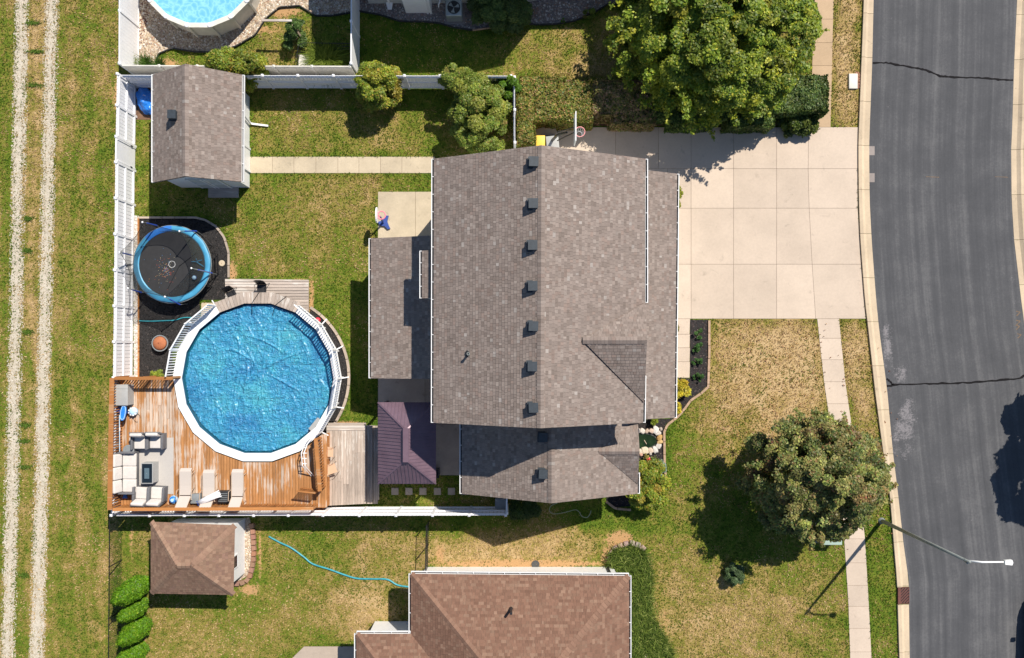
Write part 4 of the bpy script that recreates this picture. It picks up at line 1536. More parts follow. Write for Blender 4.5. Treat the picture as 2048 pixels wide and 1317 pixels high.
# ---- northern house, mostly above the frame
oh = thing('north_house', P(880, -60), 'grey-sided house whose lower wall enters at the top edge', 'house')
fp = [P(738, 8), P(1054, 6), P(1116, -9), P(1116, -330), P(738, -330)]
MB().prism([rel(oh, p)[:2] for p in fp], 0, 5.15).build('wall', 'siding_grey', oh)
cxm, cym = P(925, -180)
rf = MB()
e = [rel(oh, (p[0] + (.12 if p[0] > cxm else -.12), p[1] + (.0 if p[1] > cym else -.12), 5.16)) for p in fp]
ra, rb = rel(oh, (cxm, cym - 2.5, 7.6)), rel(oh, (cxm, cym + 2.0, 7.6))
rf.add(e + [ra, rb], [(0, 1, 5), (1, 2, 5), (2, 3, 6, 5), (3, 4, 6), (4, 0, 5, 6), (4, 3, 2, 1, 0)])
rf.build('roof', 'roof_edge', oh)
MB().prism([rel(oh, p)[:2] for p in [P(1117, -22), P(1250, -22), P(1250, -320), P(1117, -320)]], 0, 3.0).build('garage_wall', 'siding_grey', oh)
MB().prism([rel(oh, p)[:2] for p in [P(1117, -22), P(1252, -22), P(1252, -322), P(1117, -322)]], 3.002, 3.12).build('garage_roof', 'roof_edge', oh)
MB().prism([rel(oh, p)[:2] for p in [P(640, -6), P(737, -6), P(737, -120), P(640, -120)]], 0, 1.1).build('side_wall', 'siding_grey', oh)
# chase box, downspout, vent pipe
MB().prism([rel(oh, p)[:2] for p in [P(812, 27), P(864, 27), P(864, 7), P(812, 7)]], 0, 3.0).build('chase', 'siding', oh)
for x in (858, 864):
    q = P(x, 27)
    MB().box(-.04, .04, 0, .05, 0, 2.9).build('trim_strip', 'white_paint', oh, loc=rel(oh, (q[0] - .05, q[1] - .053, 0)))
q = P(780, 8)
MB().bar(rel(oh, (q[0], q[1] - .06, 2)), rel(oh, (q[0], q[1] - .06, .25)), .10).add([rel(oh, (q[0] - .18, q[1] - .02, .22)), rel(oh, (q[0] + .18, q[1] - .02, .22)), rel(oh, (q[0] + .1, q[1] - .32, .05)), rel(oh, (q[0] - .1, q[1] - .32, .05))], [(0, 1, 2, 3)]).build('downspout', 'white_paint', oh)
q = P(879, 8)
MB().tube([rel(oh, (q[0] + .08, q[1] - .02, .5)), rel(oh, (q[0] + .06, q[1] - .16, .52)), rel(oh, (q[0], q[1] - .24, .45)), rel(oh, (q[0] - .02, q[1] - .26, .2))], .035, 8).build('exhaust_pipe', 'white_paint', oh)

# air conditioner
ac = thing('air_conditioner', P(910, 30), 'square grey air conditioner with round fan on rock', 'air conditioner')
inst('cabinet', rbox(.80, .80, .74, .06, 'cabinet', 'steel'), ac, (0, 0, .06))
MB().box(-.5, .5, -.5, .5, 0.01, .06).build('pad', 'concrete_dark', ac)
tp = MB().lathe([(.32, 0), (.32, .012), (.05, .012)], 28).build('fan_opening', 'black_plastic', ac, loc=(0, 0, .802))
for k in range(12):
    a = k * math.pi / 6
    MB().bar((.06 * math.cos(a), .06 * math.sin(a), .02), (.33 * math.cos(a + .2), .33 * math.sin(a + .2), .02), .008).build('grille_wire', 'black_metal', tp)
for k in range(3):
    a = k * 2.094
    MB().add([(0, 0, .015), (.28 * math.cos(a), .28 * math.sin(a), .014), (.28 * math.cos(a + .7), .28 * math.sin(a + .7), .018)], [(0, 1, 2)]).build('fan_blade', 'steel', tp)

# ------------------------------------------------------------------ vinyl fences
def seg_frame(name, a, b, label, cat, group=None):
    d = Vector((b[0] - a[0], b[1] - a[1]))
    t = thing(name, (a[0], a[1], 0), label, cat, group, math.atan2(d.y, d.x))
    return t, d.length


def fence(a, b, h, label, mat='vinyl', bay=1.65, side=1, picket=0.15, gap=0.014, solid=False, rails=True, skip=(), name='vinyl_fence', first=True, last=True):
    """posts, rails and upright boards from a to b; rails stand on the side given"""
    t, L = seg_frame(name, a, b, label, 'fence')
    n = max(1, round(L / bay))
    s = L / n
    post = MB().box(-.055, .055, -.055, .055, 0, h + .01)
    post.add([(-.062, -.062, h + .01), (.062, -.062, h + .01), (.062, .062, h + .01), (-.062, .062, h + .01), (0, 0, h + .05)], [(0, 1, 4), (1, 2, 4), (2, 3, 4), (3, 0, 4), (3, 2, 1, 0)])
    pm = post.mesh('post', mat)
    rm = MB().box(.061, s - .061, -.025, .025, -.045, .045).mesh('rail', mat)
    if not solid:
        k = int((s - .12) / (picket + gap))
        pw = (s - .12) / k - gap
        bm_ = MB().box(-pw / 2, pw / 2, -.011, .011, .06, h - .02).mesh('picket', mat)
    else:
        pn = MB()
        pw = .18
        k = int((s - .12) / pw)
        for i in range(k):
            x0 = .061 + i * (s - .122) / k
            pn.box(x0 + .003, x0 + (s - .122) / k - .003, -.012, .012, .05, h - .08)
        pm2 = pn.mesh('panel', mat)
    for i in range(n + 1):
        if (i == 0 and not first) or (i == n and not last):
            continue
        inst('post', pm, t, (i * s, 0, 0))
    for i in range(n):
        if i in skip:
            continue
        if solid:
            inst('panel', pm2, t, (i * s, 0, 0))
            for z in (.06, h - .04):
                inst('rail', rm, t, (i * s, 0, z))
        else:
            for z in (.22, h * .52, h - .16):
                inst('rail', rm, t, (i * s, side * .037, z))
            for j in range(k):
                inst('picket', bm_, t, (i * s + .06 + (j + .5) * (s - .12) / k, 0, random.uniform(-.008, .004)))
    return t


FA, FG0, FG1, FB_, FC = (-18.76, 13.0), (-18.82, 10.02), (-18.84, 8.80), (-18.95, -1.45), (-19.08, -8.0)
fence(FA, FG0, 1.85, 'white slatted fence at the north-west corner beside the shed', side=1)
fence(FG1, FB_, 1.85, 'long white slatted fence along the lane behind the trampoline', side=1)
fence(FB_, FC, 1.80, 'white fence along the lane behind the sofa and deck railing', side=1, first=False)
gt, L = seg_frame('fence_gate', FG0, FG1, 'solid white gate panel in the left lane fence', 'gate')
gt.location.z = .03
MB().box(.07, L - .07, -.02, .02, .04, 1.72).build('panel', 'vinyl', gt)
MB().box(.07, L - .07, -.03, .03, 1.722, 1.80).box(.07, .13, .022, .05, .04, 1.72).box(L - .13, L - .07, .022, .05, .04, 1.72).build('frame', 'vinyl', gt)
for x in (.09, L - .09):
    MB().box(x - .02, x + .02, .052, .09, .4, .55).build('hinge', 'black_metal', gt)
fence((-18.68, 12.97), (-.05, 12.93), 1.75, 'long white shadowed fence between the back lawn and neighbours', side=-1, first=False)
fence((.12, 12.86), (.14, 9.75), 1.80, 'short white fence between the hedge and the house', side=-1)
fence((-18.9, -8.02), (-9.0, -8.0), 1.80, 'white fence behind the brown shed along the wooden deck', side=1, first=False)
fence((-9.0, -8.0), (-.3, -7.98), 1.85, 'sunlit white fence below the grey deck and stepping stones', side=1, first=False)
fence((-.24, -7.9), (-.22, -7.05), 1.80, 'very short white return fence at the house wing corner', side=1, bay=.85)
fence((-18.64, 13.42), (-7.72, 13.38), 1.75, 'white solid fence edging the neighbouring pool yard', mat='vinyl_old', solid=True, bay=1.72, first=False)
fence((-18.66, 13.5), (-18.62, 23.5), 1.85, 'solid white fence left of the neighbouring round pool', solid=True, bay=2.4)
fence((-7.65, 13.5), (-7.63, 17.5), 1.85, 'solid white cross fence right of the neighbouring pool yard', solid=True, bay=2.0)


def chain_fence(a, b, h, label, bay=2.4):
    t, L = seg_frame('chain_link_fence', a, b, label, 'fence')
    n = max(1, round(L / bay))
    s = L / n
    pm = MB().tube([(0, 0, 0), (0, 0, h + .04)], .028, 8).mesh('post', 'black_metal')
    rm = MB().tube([(0, 0, 0), (s, 0, 0)], .02, 6).mesh('rail', 'black_metal')
    for i in range(n + 1):
        inst('post', pm, t, (i * s, 0, 0))
    for i in range(n):
        inst('rail', rm, t, (i * s, 0, h))
    w = MB()
    st = .11
    m = int(L / st)
    for i in range(-int(h / st), m + 1):
        for sg in (1, -1):
            x0 = i * st if sg == 1 else i * st + h
            x1 = i * st + h if sg == 1 else i * st
            z0, z1 = 0.03, h
            # clip to the run
            if x0 < 0 or x1 < 0 or x0 > L or x1 > L:
                k = (z1 - z0) / (x1 - x0)
                if x0 < 0:
                    z0 += -x0 * k; x0 = 0
                if x0 > L:
                    z0 += (L - x0) * k; x0 = L
                if x1 < 0:
                    z1 += -x1 * k; x1 = 0
                if x1 > L:
                    z1 += (L - x1) * k; x1 = L
            if abs(x1 - x0) > .05:
                w.add([(x0 - .003, 0, z0), (x0 + .003, 0, z0), (x1 + .003, .001, z1), (x1 - .003, .001, z1)], [(0, 1, 2, 3)])
                w.add([(x0, -.003, z0), (x0, .003, z0), (x1, .003, z1), (x1, -.003, z1)], [(0, 1, 2, 3)])
    o = w.build('wire_mesh', 'black_metal', t)
    o['kind'] = 'stuff'
    return t


chain_fence(P(245, 1020), P(242, 1420), 1.2, 'black chain-link fence along the lane behind the lower sheds')
chain_fence(P(858, 1042), P(856, 1136), 1.2, 'black chain-link fence between the white fence and brown house', 1.2)


# ------------------------------------------------------------------ decks
cX, cY = P(515, 757, 1.35)
NS = 18


def poly_r(ang, r):
    """distance to the side of the 18-sided pool in the direction ang; r is the corner radius"""
    step = 2 * math.pi / NS
    a = (ang % step) - step / 2
    return r * math.cos(step / 2) / math.cos(a)


def pool_pt(ang, r, z):
    return (cX + r * math.cos(ang), cY + r * math.sin(ang), z)


def pool_bound_y(x, r):
    """lowest y of the pool outline at x"""
    pts = [(cX + r * math.cos(2 * math.pi * k / NS), cY + r * math.sin(2 * math.pi * k / NS)) for k in range(NS + 1)]
    ys = []
    for p, q in zip(pts[:-1], pts[1:]):
        if (p[0] - x) * (q[0] - x) <= 0 and p[0] != q[0]:
            ys.append(p[1] + (q[1] - p[1]) * (x - p[0]) / (q[0] - p[0]))
    return min(ys) if ys else None


DZ = 1.3
dk = thing('wooden_deck', (-18.8, -7.7, 0), 'raised orange-brown wooden deck below the round pool', 'deck')
dx0, dx1, dy0, dyt = -18.86, -8.98, -7.72, -1.50
bw = .138
x = dx0
RO_ = 4.12
pool_out = []
while x < dx1 - .05:
    xa, xb = x, x + bw - .016
    def top(xx):
        y = pool_bound_y(xx, RO_)
        if y is None or y > dyt:
            return dyt
        if xx > -9.9:
            return min(y, -4.2)
        return y
    ya, yb = top(xa), top(xb)
    cuts = [dy0]
    yy_ = dy0 + random.uniform(1.5, 4.5)
    while yy_ < min(ya, yb) - .8:
        cuts.append(yy_)
        yy_ += random.uniform(2.4, 4.8)
    cuts.append(None)
    for c0_, c1_ in zip(cuts[:-1], cuts[1:]):
        lo = c0_ + .003
        t0_, t1_ = (ya, yb) if c1_ is None else (c1_ - .003, c1_ - .003)
        z1 = DZ + random.uniform(-.004, .002)
        MB().prism([(xa - dk.location.x, lo - dk.location.y), (xb - dk.location.x, lo - dk.location.y), (xb - dk.location.x, t1_ - dk.location.y), (xa - dk.location.x, t0_ - dk.location.y)], z1 - .03, z1).build('deck_board', 'wood_orange', dk)
    x += bw
# joists and skirt under the boards
fr = MB()
for i in range(9):
    xx = dx0 + .3 + i * 1.15
    t_ = min(pool_bound_y(xx, RO_) or dyt, dyt)
    fr.box(xx - .03 - dk.location.x, xx + .03 - dk.location.x, .05, t_ - .1 - dk.location.y, DZ - .25, DZ - .04)
fr.build('joists', 'wood_rail', dk)['kind'] = 'stuff'
sk = MB()
sk.box(-.05, -.02, 0, dyt - dk.location.y, .05, DZ - .01).box(-.02, dx1 - dk.location.x, -.04, -.01, .05, DZ - .01)
sk.box(dx1 - dk.location.x - .03, dx1 - dk.location.x, -.01, -4.2 - dk.location.y, .05, DZ - .035)
sk.box(-.02, 2.1, dyt - dk.location.y, dyt - dk.location.y + .03, .05, DZ - .01)
sk.build('skirt', 'wood_rail', dk)
nograss([(dx0 - .1, dy0 - .1), (dx1, dy0 - .1), (dx1, -4.2), (-10, dyt), (dx0 - .1, dyt)])


def railing(name, a, b, z0, h, mat, label, cat='railing', spacing=.13, post_step=1.8, rail_w=.14, bal=.04, group=None, lean=0, posts=True, parent=None, toprail=None):
    if parent is None:
        t, L = seg_frame(name, a, b, label, cat, group)
    else:
        d = Vector((b[0] - a[0], b[1] - a[1]))
        L = d.length
        t = inst(name, None, parent, (a[0] - parent.location.x, a[1] - parent.location.y, 0), (0, 0, math.atan2(d.y, d.x)))
    t.location.z = z0
    MB().box(-.02, L + .02, -rail_w / 2, rail_w / 2, h - .035, h).build('top_rail', toprail or mat, t)
    MB().box(0, L, -.02, .02, .07, .15).build('bottom_rail', mat, t)
    MB().box(0, L, -.02, .02, h - .13, h - .037).build('upper_rail', mat, t)
    bme = MB().box(-bal / 2, bal / 2, -.018, .018, .03, h - .14).mesh('baluster', mat)
    n = max(1, int(L / spacing))
    for i in range(n):
        inst('baluster', bme, t, ((i + .5) * L / n, .038, 0))
    if posts:
        k = max(1, round(L / post_step))
        pme = MB().box(-.045, .045, -.045, .045, -.2, h - .036).mesh('post', mat)
        for i in range(k + 1):
            inst('post', pme, t, (min(max(i * L / k, .05), L - .05), -.04 if 0 < i < k else -.04, 0))
    return t


railing('deck_railing', (-18.80, -1.46), (-18.90, -7.62), DZ, .95, 'wood_rail', 'brown wooden railing on the lane side of the deck', rail_w=.22)
railing('deck_railing', (-18.74, -7.62), (-9.35, -7.58), DZ, .95, 'wood_rail', 'long brown wooden railing along the bottom of the deck', rail_w=.15)
railing('deck_railing', (-15.95, -1.46), (-18.66, -1.46), DZ, .95, 'wood_rail', 'short brown wooden railing above the grey storage box', rail_w=.15)
railing('deck_railing', (-9.22, -4.3), (-9.02, -6.75), DZ, .95, 'wood_rail', 'brown wooden railing between the orange and grey decks', rail_w=.18)
gte, L = seg_frame('deck_gate', (-9.25, -6.86), (-10.15, -6.75), 'open brown slatted gate standing on the wooden deck', 'gate')
gte.location.z = DZ + .03
MB().box(0, L, -.03, .03, .86, .92).build('top_rail', 'wood_rail', gte)
MB().box(0, L, -.02, .02, .06, .14).build('bottom_rail', 'wood_rail', gte)
bme = MB().box(-.02, .02, -.018, .018, .02, .855).mesh('baluster', 'wood_rail')
for i in range(9):
    inst('baluster', bme, gte, ((i + .5) * L / 9, .045, 0))


def boards(root, poly, along_y, w, z, mat, gap=.007, cutprob=0):
    """boards filling a convex polygon (world), children of root"""
    mn = min(p[0 if along_y else 1] for p in poly)
    mx = max(p[0 if along_y else 1] for p in poly)
    lo2 = min(p[1 if along_y else 0] for p in poly) - 1
    hi2 = max(p[1 if along_y else 0] for p in poly) + 1
    ar = sum(poly[i][0] * poly[(i + 1) % len(poly)][1] - poly[(i + 1) % len(poly)][0] * poly[i][1] for i in range(len(poly)))
    if ar < 0:
        poly = poly[::-1]
    n = round((mx - mn) / w)
    w = (mx - mn) / n
    for i in range(n):
        s0, s1 = mn + i * w + gap / 2, mn + (i + 1) * w - gap / 2
        spans = [(lo2, hi2)]
        if random.random() < cutprob:
            c = random.uniform(lo2 + 2, hi2 - 2)
            spans = [(lo2, c - .003), (c + .003, hi2)]
        for (l_, h_) in spans:
            q = [(s0, l_), (s1, l_), (s1, h_), (s0, h_)] if along_y else [(l_, s0), (h_, s0), (h_, s1), (l_, s1)]
            q = clip_convex(q, poly)
            if len(q) < 3:
                continue
            zz = z + random.uniform(-.005, .003)
            MB().prism([(p[0] - root.location.x, p[1] - root.location.y) for p in q], zz - .035, zz).build('deck_board', mat, root)


g1 = thing('grey_deck', P(700, 930), 'weathered grey wooden deck beside the metal gazebo', 'deck')
z_ = .55
q = [P(653, 862, z_), P(732, 862, z_), P(732, 1008, z_), P(653, 1012, z_)]
boards(g1, q, True, .142, z_, 'wood_grey', cutprob=.5)
q2 = [P(653, 851, z_), P(732, 851, z_), P(732, 861.5, z_), P(653, 861.5, z_)]
boards(g1, q2, False, .14, z_, 'wood_grey_x')
for k, (xa, xb, zz) in enumerate(((733, 745, .36), (746, 755.5, .18))):
    q = [P(xa, 851 + k, zz), P(xb, 851 + k, zz), P(xb, 1008, zz), P(xa, 1008, zz)]
    boards(g1, q, True, .142, zz, 'wood_grey')
q = [P(656, 846, .36), P(732, 846, .36), P(732, 851, .36), P(656, 851, .36)]
boards(g1, q, False, .14, .36, 'wood_grey_x')
lo, hi = P(653, 1008, z_), P(732, 852, z_)
MB().box(lo[0] + .05 - g1.location.x, hi[0] - .02 - g1.location.x, lo[1] - g1.location.y + .05, hi[1] - g1.location.y - .05, .02, z_ - .045).build('deck_frame', 'wood_grey', g1)
MB().box(hi[0] - .02 - g1.location.x, hi[0] + .56 - g1.location.x, lo[1] - g1.location.y + .1, hi[1] - g1.location.y - .05, .02, .14).build('step_frame', 'wood_grey', g1)
nograss([P(648, 848), P(757, 848), P(757, 1010), P(648, 1010)])
# strip of brown boards at the foot of the gate
for i in range(3):
    MB().box(0, .13, -1.4, 0, -.035, 0).build('deck_board', 'wood_orange', g1, loc=(P(652, 0, z_)[0] - .48 + i * .14 - g1.location.x, P(0, 976, z_)[1] - g1.location.y, z_ + .2))

g2 = thing('grey_deck', P(530, 590), 'low pale grey deck with black chairs above the pool', 'deck')
z_ = .30
boards(g2, [P(450, 558, z_), P(617, 560, z_), P(617, 622, z_), P(560, 640, z_), P(450, 640, z_)], False, .145, z_, 'wood_grey_x', gap=.02)
MB().box(P(452, 0, z_)[0] - g2.location.x, P(615, 0, z_)[0] - g2.location.x, P(0, 640, z_)[1] - g2.location.y, P(0, 560, z_)[1] - g2.location.y, .02, z_ - .045).build('deck_frame', 'wood_grey_x', g2)
nograss([P(448, 556), P(619, 556), P(619, 650), P(448, 650)])
sheet('white_pad', PP([(403, 606), (450, 606), (450, 640), (403, 640)]), .03, 'concrete_patio', 'small pale concrete pad beside the low grey deck')

# ------------------------------------------------------------------ round pool
PZ = 1.35
po = thing('swimming_pool', (cX, cY, 0), 'large round above-ground pool under a blue cover', 'swimming pool')
cor = [(math.cos(2 * math.pi * k / NS), math.sin(2 * math.pi * k / NS)) for k in range(NS)]
ri, ro = 3.66, 4.06
ww = MB()
vs = [(3.72 * c, 3.72 * s, 0) for c, s in cor] + [(3.72 * c, 3.72 * s, PZ - .035) for c, s in cor]
ww.add(vs, [(k, (k + 1) % NS, NS + (k + 1) % NS, NS + k) for k in range(NS)])
ww.build('outer_wall', 'siding', po)
lw = MB()
vs = [(3.69 * c, 3.69 * s, .6) for c, s in cor] + [(3.69 * c, 3.69 * s, PZ - .036) for c, s in cor]
lw.add(vs, [(k, NS + k, NS + (k + 1) % NS, (k + 1) % NS) for k in range(NS)])
plain('liner_blue', (0.03, 0.13, 0.22), 0.4, 0.15, 4)
lw.build('liner', 'liner_blue', po)
for k in range(NS):
    c0_, s0_ = cor[k]
    c1_, s1_ = cor[(k + 1) % NS]
    ad = (k * 20 + 10) % 360
    e = .006
    wood = 60 < ad < 120
    if wood:
        # grey boards laid across the rim
        m = 8
        for j in range(m):
            f0, f1 = j / m + .006, (j + 1) / m - .006
            L0 = [(ri * (c0_ * (1 - f) + c1_ * f), ri * (s0_ * (1 - f) + s1_ * f)) for f in (f0, f1)]
            L1 = [((ro + .14) * (c0_ * (1 - f) + c1_ * f), (ro + .14) * (s0_ * (1 - f) + s1_ * f)) for f in (f1, f0)]
            MB().prism(L0 + L1, PZ - .03, PZ + random.uniform(-.002, .004)).build('rim_board', 'wood_grey', po)
    else:
        f0, f1 = .002, .998
        a = [(ri * (c0_ * (1 - f) + c1_ * f), ri * (s0_ * (1 - f) + s1_ * f)) for f in (f0, f1)]
        b = [(ro * (c0_ * (1 - f) + c1_ * f), ro * (s0_ * (1 - f) + s1_ * f)) for f in (f1, f0)]
        cp = MB().prism(a + b, PZ - .05, PZ)
        cp.build('coping', 'white_paint', po)
    if not wood and (ad < 60 or ad > 300 or 140 < ad < 190):
        MB().box(-.05, .05, -.04, .04, .02, PZ - .06).build('upright', 'white_paint', po, loc=(3.80 * c0_, 3.80 * s0_, 0), rot=(0, 0, 2 * math.pi * k / NS))
nograss([(cX + 4.1 * c, cY + 4.1 * s) for c, s in cor])
# skimmer plate in the rim at the lower right
sa = R(-39)
q = [pool_pt(sa - .10, 3.45, 0), pool_pt(sa + .10, 3.45, 0), pool_pt(sa + .10, 3.66, 0), pool_pt(sa - .10, 3.66, 0)]
MB().prism([(p[0] - cX, p[1] - cY) for p in q], PZ - .06, PZ - .02).build('skimmer_lid', 'storage_grey', po)


# wrinkled cover
def fbm(x, y, z, o=4):
    return noise.fractal(Vector((x, y, z)), 1.0, 2.1, o)


NR = 230
g_ = np.linspace(-3.62, 3.62, NR)
hgt = np.zeros((NR, NR))
FOLDS = []
for i in range(26):
    a = random.uniform(0, 6.28)
    r_ = random.uniform(.2, 3.2)
    px_, py_ = r_ * math.cos(a), r_ * math.sin(a)
    th = random.choice([1.15, 2.2, .55, 1.9, 1.4]) + random.uniform(-.5, .5)
    FOLDS.append((px_, py_, math.cos(th), math.sin(th), random.uniform(.25, 1.0), random.uniform(.03, .055), random.uniform(.025, .055), random.uniform(-.5, .5)))
for i, (px_, py_, L_, th, cv) in enumerate([(0.35, 1.75, 1.5, -0.45, .4), (1.1, 0.9, 1.9, 0.42, .2), (-.35, 1.0, .9, -1.1, .1), (1.2, -.2, 1.4, -.5, .1), (-.9, 1.2, .9, -.5, .3)]):
    FOLDS.append((px_, py_, math.cos(th), math.sin(th), L_ / 1.6, .045, .075, cv))
for j, y in enumerate(g_):
    for i, x in enumerate(g_):
        if x * x + y * y > 13.6:
            continue
        wx_ = x + .25 * noise.noise((x * 1.1, y * 1.1, 3))
        wy_ = y + .25 * noise.noise((x * 1.1, y * 1.1, 8))
        v1 = 1 - abs(noise.noise((wx_ * 1.5 + .4 * wy_, wy_ * 1.1, 1.3))) * 2
        v2 = 1 - abs(noise.noise((wx_ * 3.6 - 1.3 * wy_, wy_ * 2.2, 5.1))) * 2
        v3 = noise.noise((wx_ * 4, wy_ * 9 + wx_ * 2, 2.2))
        v4 = 1 - abs(noise.noise((wx_ * 7 + 3 * wy_, wy_ * 4, 9.1))) * 2
        hgt[j, i] = .030 * max(v1, 0) ** 4 + .040 * max(v2, 0) ** 3 + .014 * v3 + .016 * v4 * abs(v4)
XX, YY = np.meshgrid(g_, g_)
for (px_, py_, c_, s_, L_, w_, h_, cv) in FOLDS:
    du = (XX - px_) * c_ + (YY - py_) * s_
    dv = -(XX - px_) * s_ + (YY - py_) * c_ + cv * du * du * .35
    hgt += h_ * np.exp(-(dv / w_) ** 2) * np.exp(-(du / L_) ** 4)
V = []
F = []
idx = -np.ones((NR, NR), int)
for j in range(NR):
    for i in range(NR):
        x, y = g_[i], g_[j]
        r_ = math.hypot(x, y)
        lim = poly_r(math.atan2(y, x), 3.685)
        if r_ <= lim - .09 + .035 * noise.noise((x * 2, y * 2, 0)):
            idx[j, i] = len(V)
            V.append((x, y, 1.10 + hgt[j, i]))
for j in range(NR - 1):
    for i in range(NR - 1):
        q = (idx[j, i], idx[j, i + 1], idx[j + 1, i + 1], idx[j + 1, i])
        if min(q) >= 0:
            F.append(q)
me = bpy.data.meshes.new('pool_cover')
me.from_pydata(V, [], F)
me.materials.append(MATS['pool_cover_film'])
me.shade_smooth()
pc = tag(link(bpy.data.objects.new('pool_cover', me)), 'crinkled blue solar cover floating on the round pool', 'pool cover')
pc.location = (cX, cY, 0)
for yy_ in (-2.65, -1.0, .65, 2.3):
    L_ = math.sqrt(3.5 ** 2 - yy_ ** 2)
    s_ = MB()
    n = 60
    a = [(-L_ + 2 * L_ * k / n, yy_, 1.10) for k in range(n + 1)]
    hh = [np.interp(p[0], g_, hgt[np.argmin(abs(g_ - yy_))]) for p in a]
    s_.add([(p[0], p[1] - .009, p[2] + h + .004) for p, h in zip(a, hh)] + [(p[0], p[1] + .009, p[2] + h + .004) for p, h in zip(a, hh)], [(k, k + 1, n + 2 + k, n + 1 + k) for k in range(n)])
    s_.build('seam', 'liner_blue', pc)
bmw = MB()
bmw.add([(3.68 * c, 3.68 * s, 1.06) for c, s in cor], [tuple(range(NS))])
plain('deep_water', (0.01, 0.10, 0.16), 0.1, 0.1, 3)
bmw.build('water', 'deep_water', po)


# white picket railing round the rim
def pool_rail(ks, label, ang=False):
    t = thing('pool_railing', (cX, cY, 0), label, 'railing', 'white railings on the pool rim')
    rr = 4.04
    for k in ks:
        a0_, a1_ = 2 * math.pi * k / NS, 2 * math.pi * (k + 1) / NS
        p_, q_ = Vector((rr * math.cos(a0_), rr * math.sin(a0_), 0)), Vector((rr * math.cos(a1_), rr * math.sin(a1_), 0))
        d = (q_ - p_)
        L = d.length
        out_ = Vector((d.y, -d.x, 0)).normalized()
        sec = inst('railing_section', MB().box(0, L, -.03, .03, .86, .90).mesh('railing_section', 'white_paint'), t, (p_.x, p_.y, PZ), (0, 0, math.atan2(d.y, d.x)))
        MB().box(0, L, -.02, .02, .04, .08).build('bottom_rail', 'white_paint', sec)
        bme = MB().box(-.022, .022, -.014, .014, .081, .859).mesh('baluster', 'white_paint')
        n = 11
        for i in range(n):
            inst('baluster', bme, sec, ((i + .5) * L / n, 0, 0))
        MB().box(-.03, .03, -.03, .03, -.02, .95).build('railing_post', 'white_paint', sec)
        MB().bar((0.0, -.03, -.02), (.0, -.34, -.12), .05, .04).build('outrigger', 'white_paint', sec)
    return t


pool_rail((-2, -1, 0, 1, 2), 'white picket railing round the right side of the pool')
pool_rail((6, 7, 8), 'white picket railing on the upper left of the pool')
# sloping grey cloth on the left railing
w_ = [pool_pt(R(146), 3.97, 2.2), pool_pt(R(158), 3.90, 2.2), pool_pt(R(158), 3.85, PZ + .02), pool_pt(R(146), 3.85, PZ + .02)]

for k_ in (76, 94):
    a_ = R(k_)
    MB().tube([(3.1 * math.cos(a_ + .03), 3.1 * math.sin(a_ + .03), 1.2), (3.64 * math.cos(a_), 3.64 * math.sin(a_), PZ + .03), (4.2 * math.cos(a_ - .1), 4.2 * math.sin(a_ - .1), PZ + .04)], .014, 5).build('tie_cord', 'black_metal', pc)

# ------------------------------------------------------------------ neighbouring pool
p2 = P(397, -64, 1.3)
po2 = thing('swimming_pool', (p2[0], p2[1], 0), 'uncovered round pool with white wall at the top edge', 'swimming pool')
NS2 = 16
r_o, r_i = 2.93, 2.70
off = R(11)
cor2 = [(math.cos(off + 2 * math.pi * k / NS2), math.sin(off + 2 * math.pi * k / NS2)) for k in range(NS2)]
for k in range(NS2):
    c0_, s0_ = cor2[k]
    c1_, s1_ = cor2[(k + 1) % NS2]
    MB().prism([(r_i * c0_, r_i * s0_), (r_i * c1_, r_i * s1_), (r_o * c1_, r_o * s1_), (r_o * c0_, r_o * s0_)], 1.25, 1.30).build('top_rail', 'vinyl_old', po2)
    MB().box(-.05, .05, -.05, .05, 0, 1.24).build('upright', 'vinyl_old', po2, loc=(r_o * .97 * c0_, r_o * .97 * s0_, 0), rot=(0, 0, off + 2 * math.pi * k / NS2))
    MB().lathe([(.12, 0), (.12, .03), (.08, .045)], 10).build('rail_cap', 'vinyl', po2, loc=(2.81 * c0_, 2.81 * s0_, 1.30))
    a, b = 2.79, 2.79
    MB().slab([(a * c0_, a * s0_, 0), (a * c1_, a * s1_, 0), (a * c1_, a * s1_, 1.25), (a * c0_, a * s0_, 1.25)], .02).build('wall_panel', 'vinyl_old', po2)
MB().add([(2.72 * c, 2.72 * s, 1.12) for c, s in cor2], [tuple(range(NS2))]).build('water', 'pool_water', po2)
nograss([(p2[0] + 2.9 * c, p2[1] + 2.9 * s) for c, s in cor2])

# ------------------------------------------------------------------ trampoline
tX, tY = P(344, 529, .9)
tr = thing('trampoline', (tX, tY, 0), 'round blue-rimmed trampoline with black mat and sagging net', 'trampoline')
MB().lathe([(1.62, .885), (1.62, .90)], 48).build('mat', 'trampoline_mat', tr)
pad = MB()
n = 48
prof = [(1.60, .915), (1.63, .945), (1.84, .95), (1.88, .92), (1.88, .89)]
vs, fs = [], []
for r_, z in prof:
    for k in range(n):
        a = 2 * math.pi * k / n
        rr = r_ + (.012 * math.sin(k * 6.28 / 4) if r_ > 1.7 else 0)
        vs.append((rr * math.cos(a), rr * math.sin(a), z + .006 * math.sin(k * 2.1)))
for i in range(len(prof) - 1):
    for k in range(n):
        fs.append((i * n + k, (i + 1) * n + k, (i + 1) * n + (k + 1) % n, i * n + (k + 1) % n))
plain('pad_blue_dark', (0.03, 0.17, 0.55), 0.45, 0.12, 3)
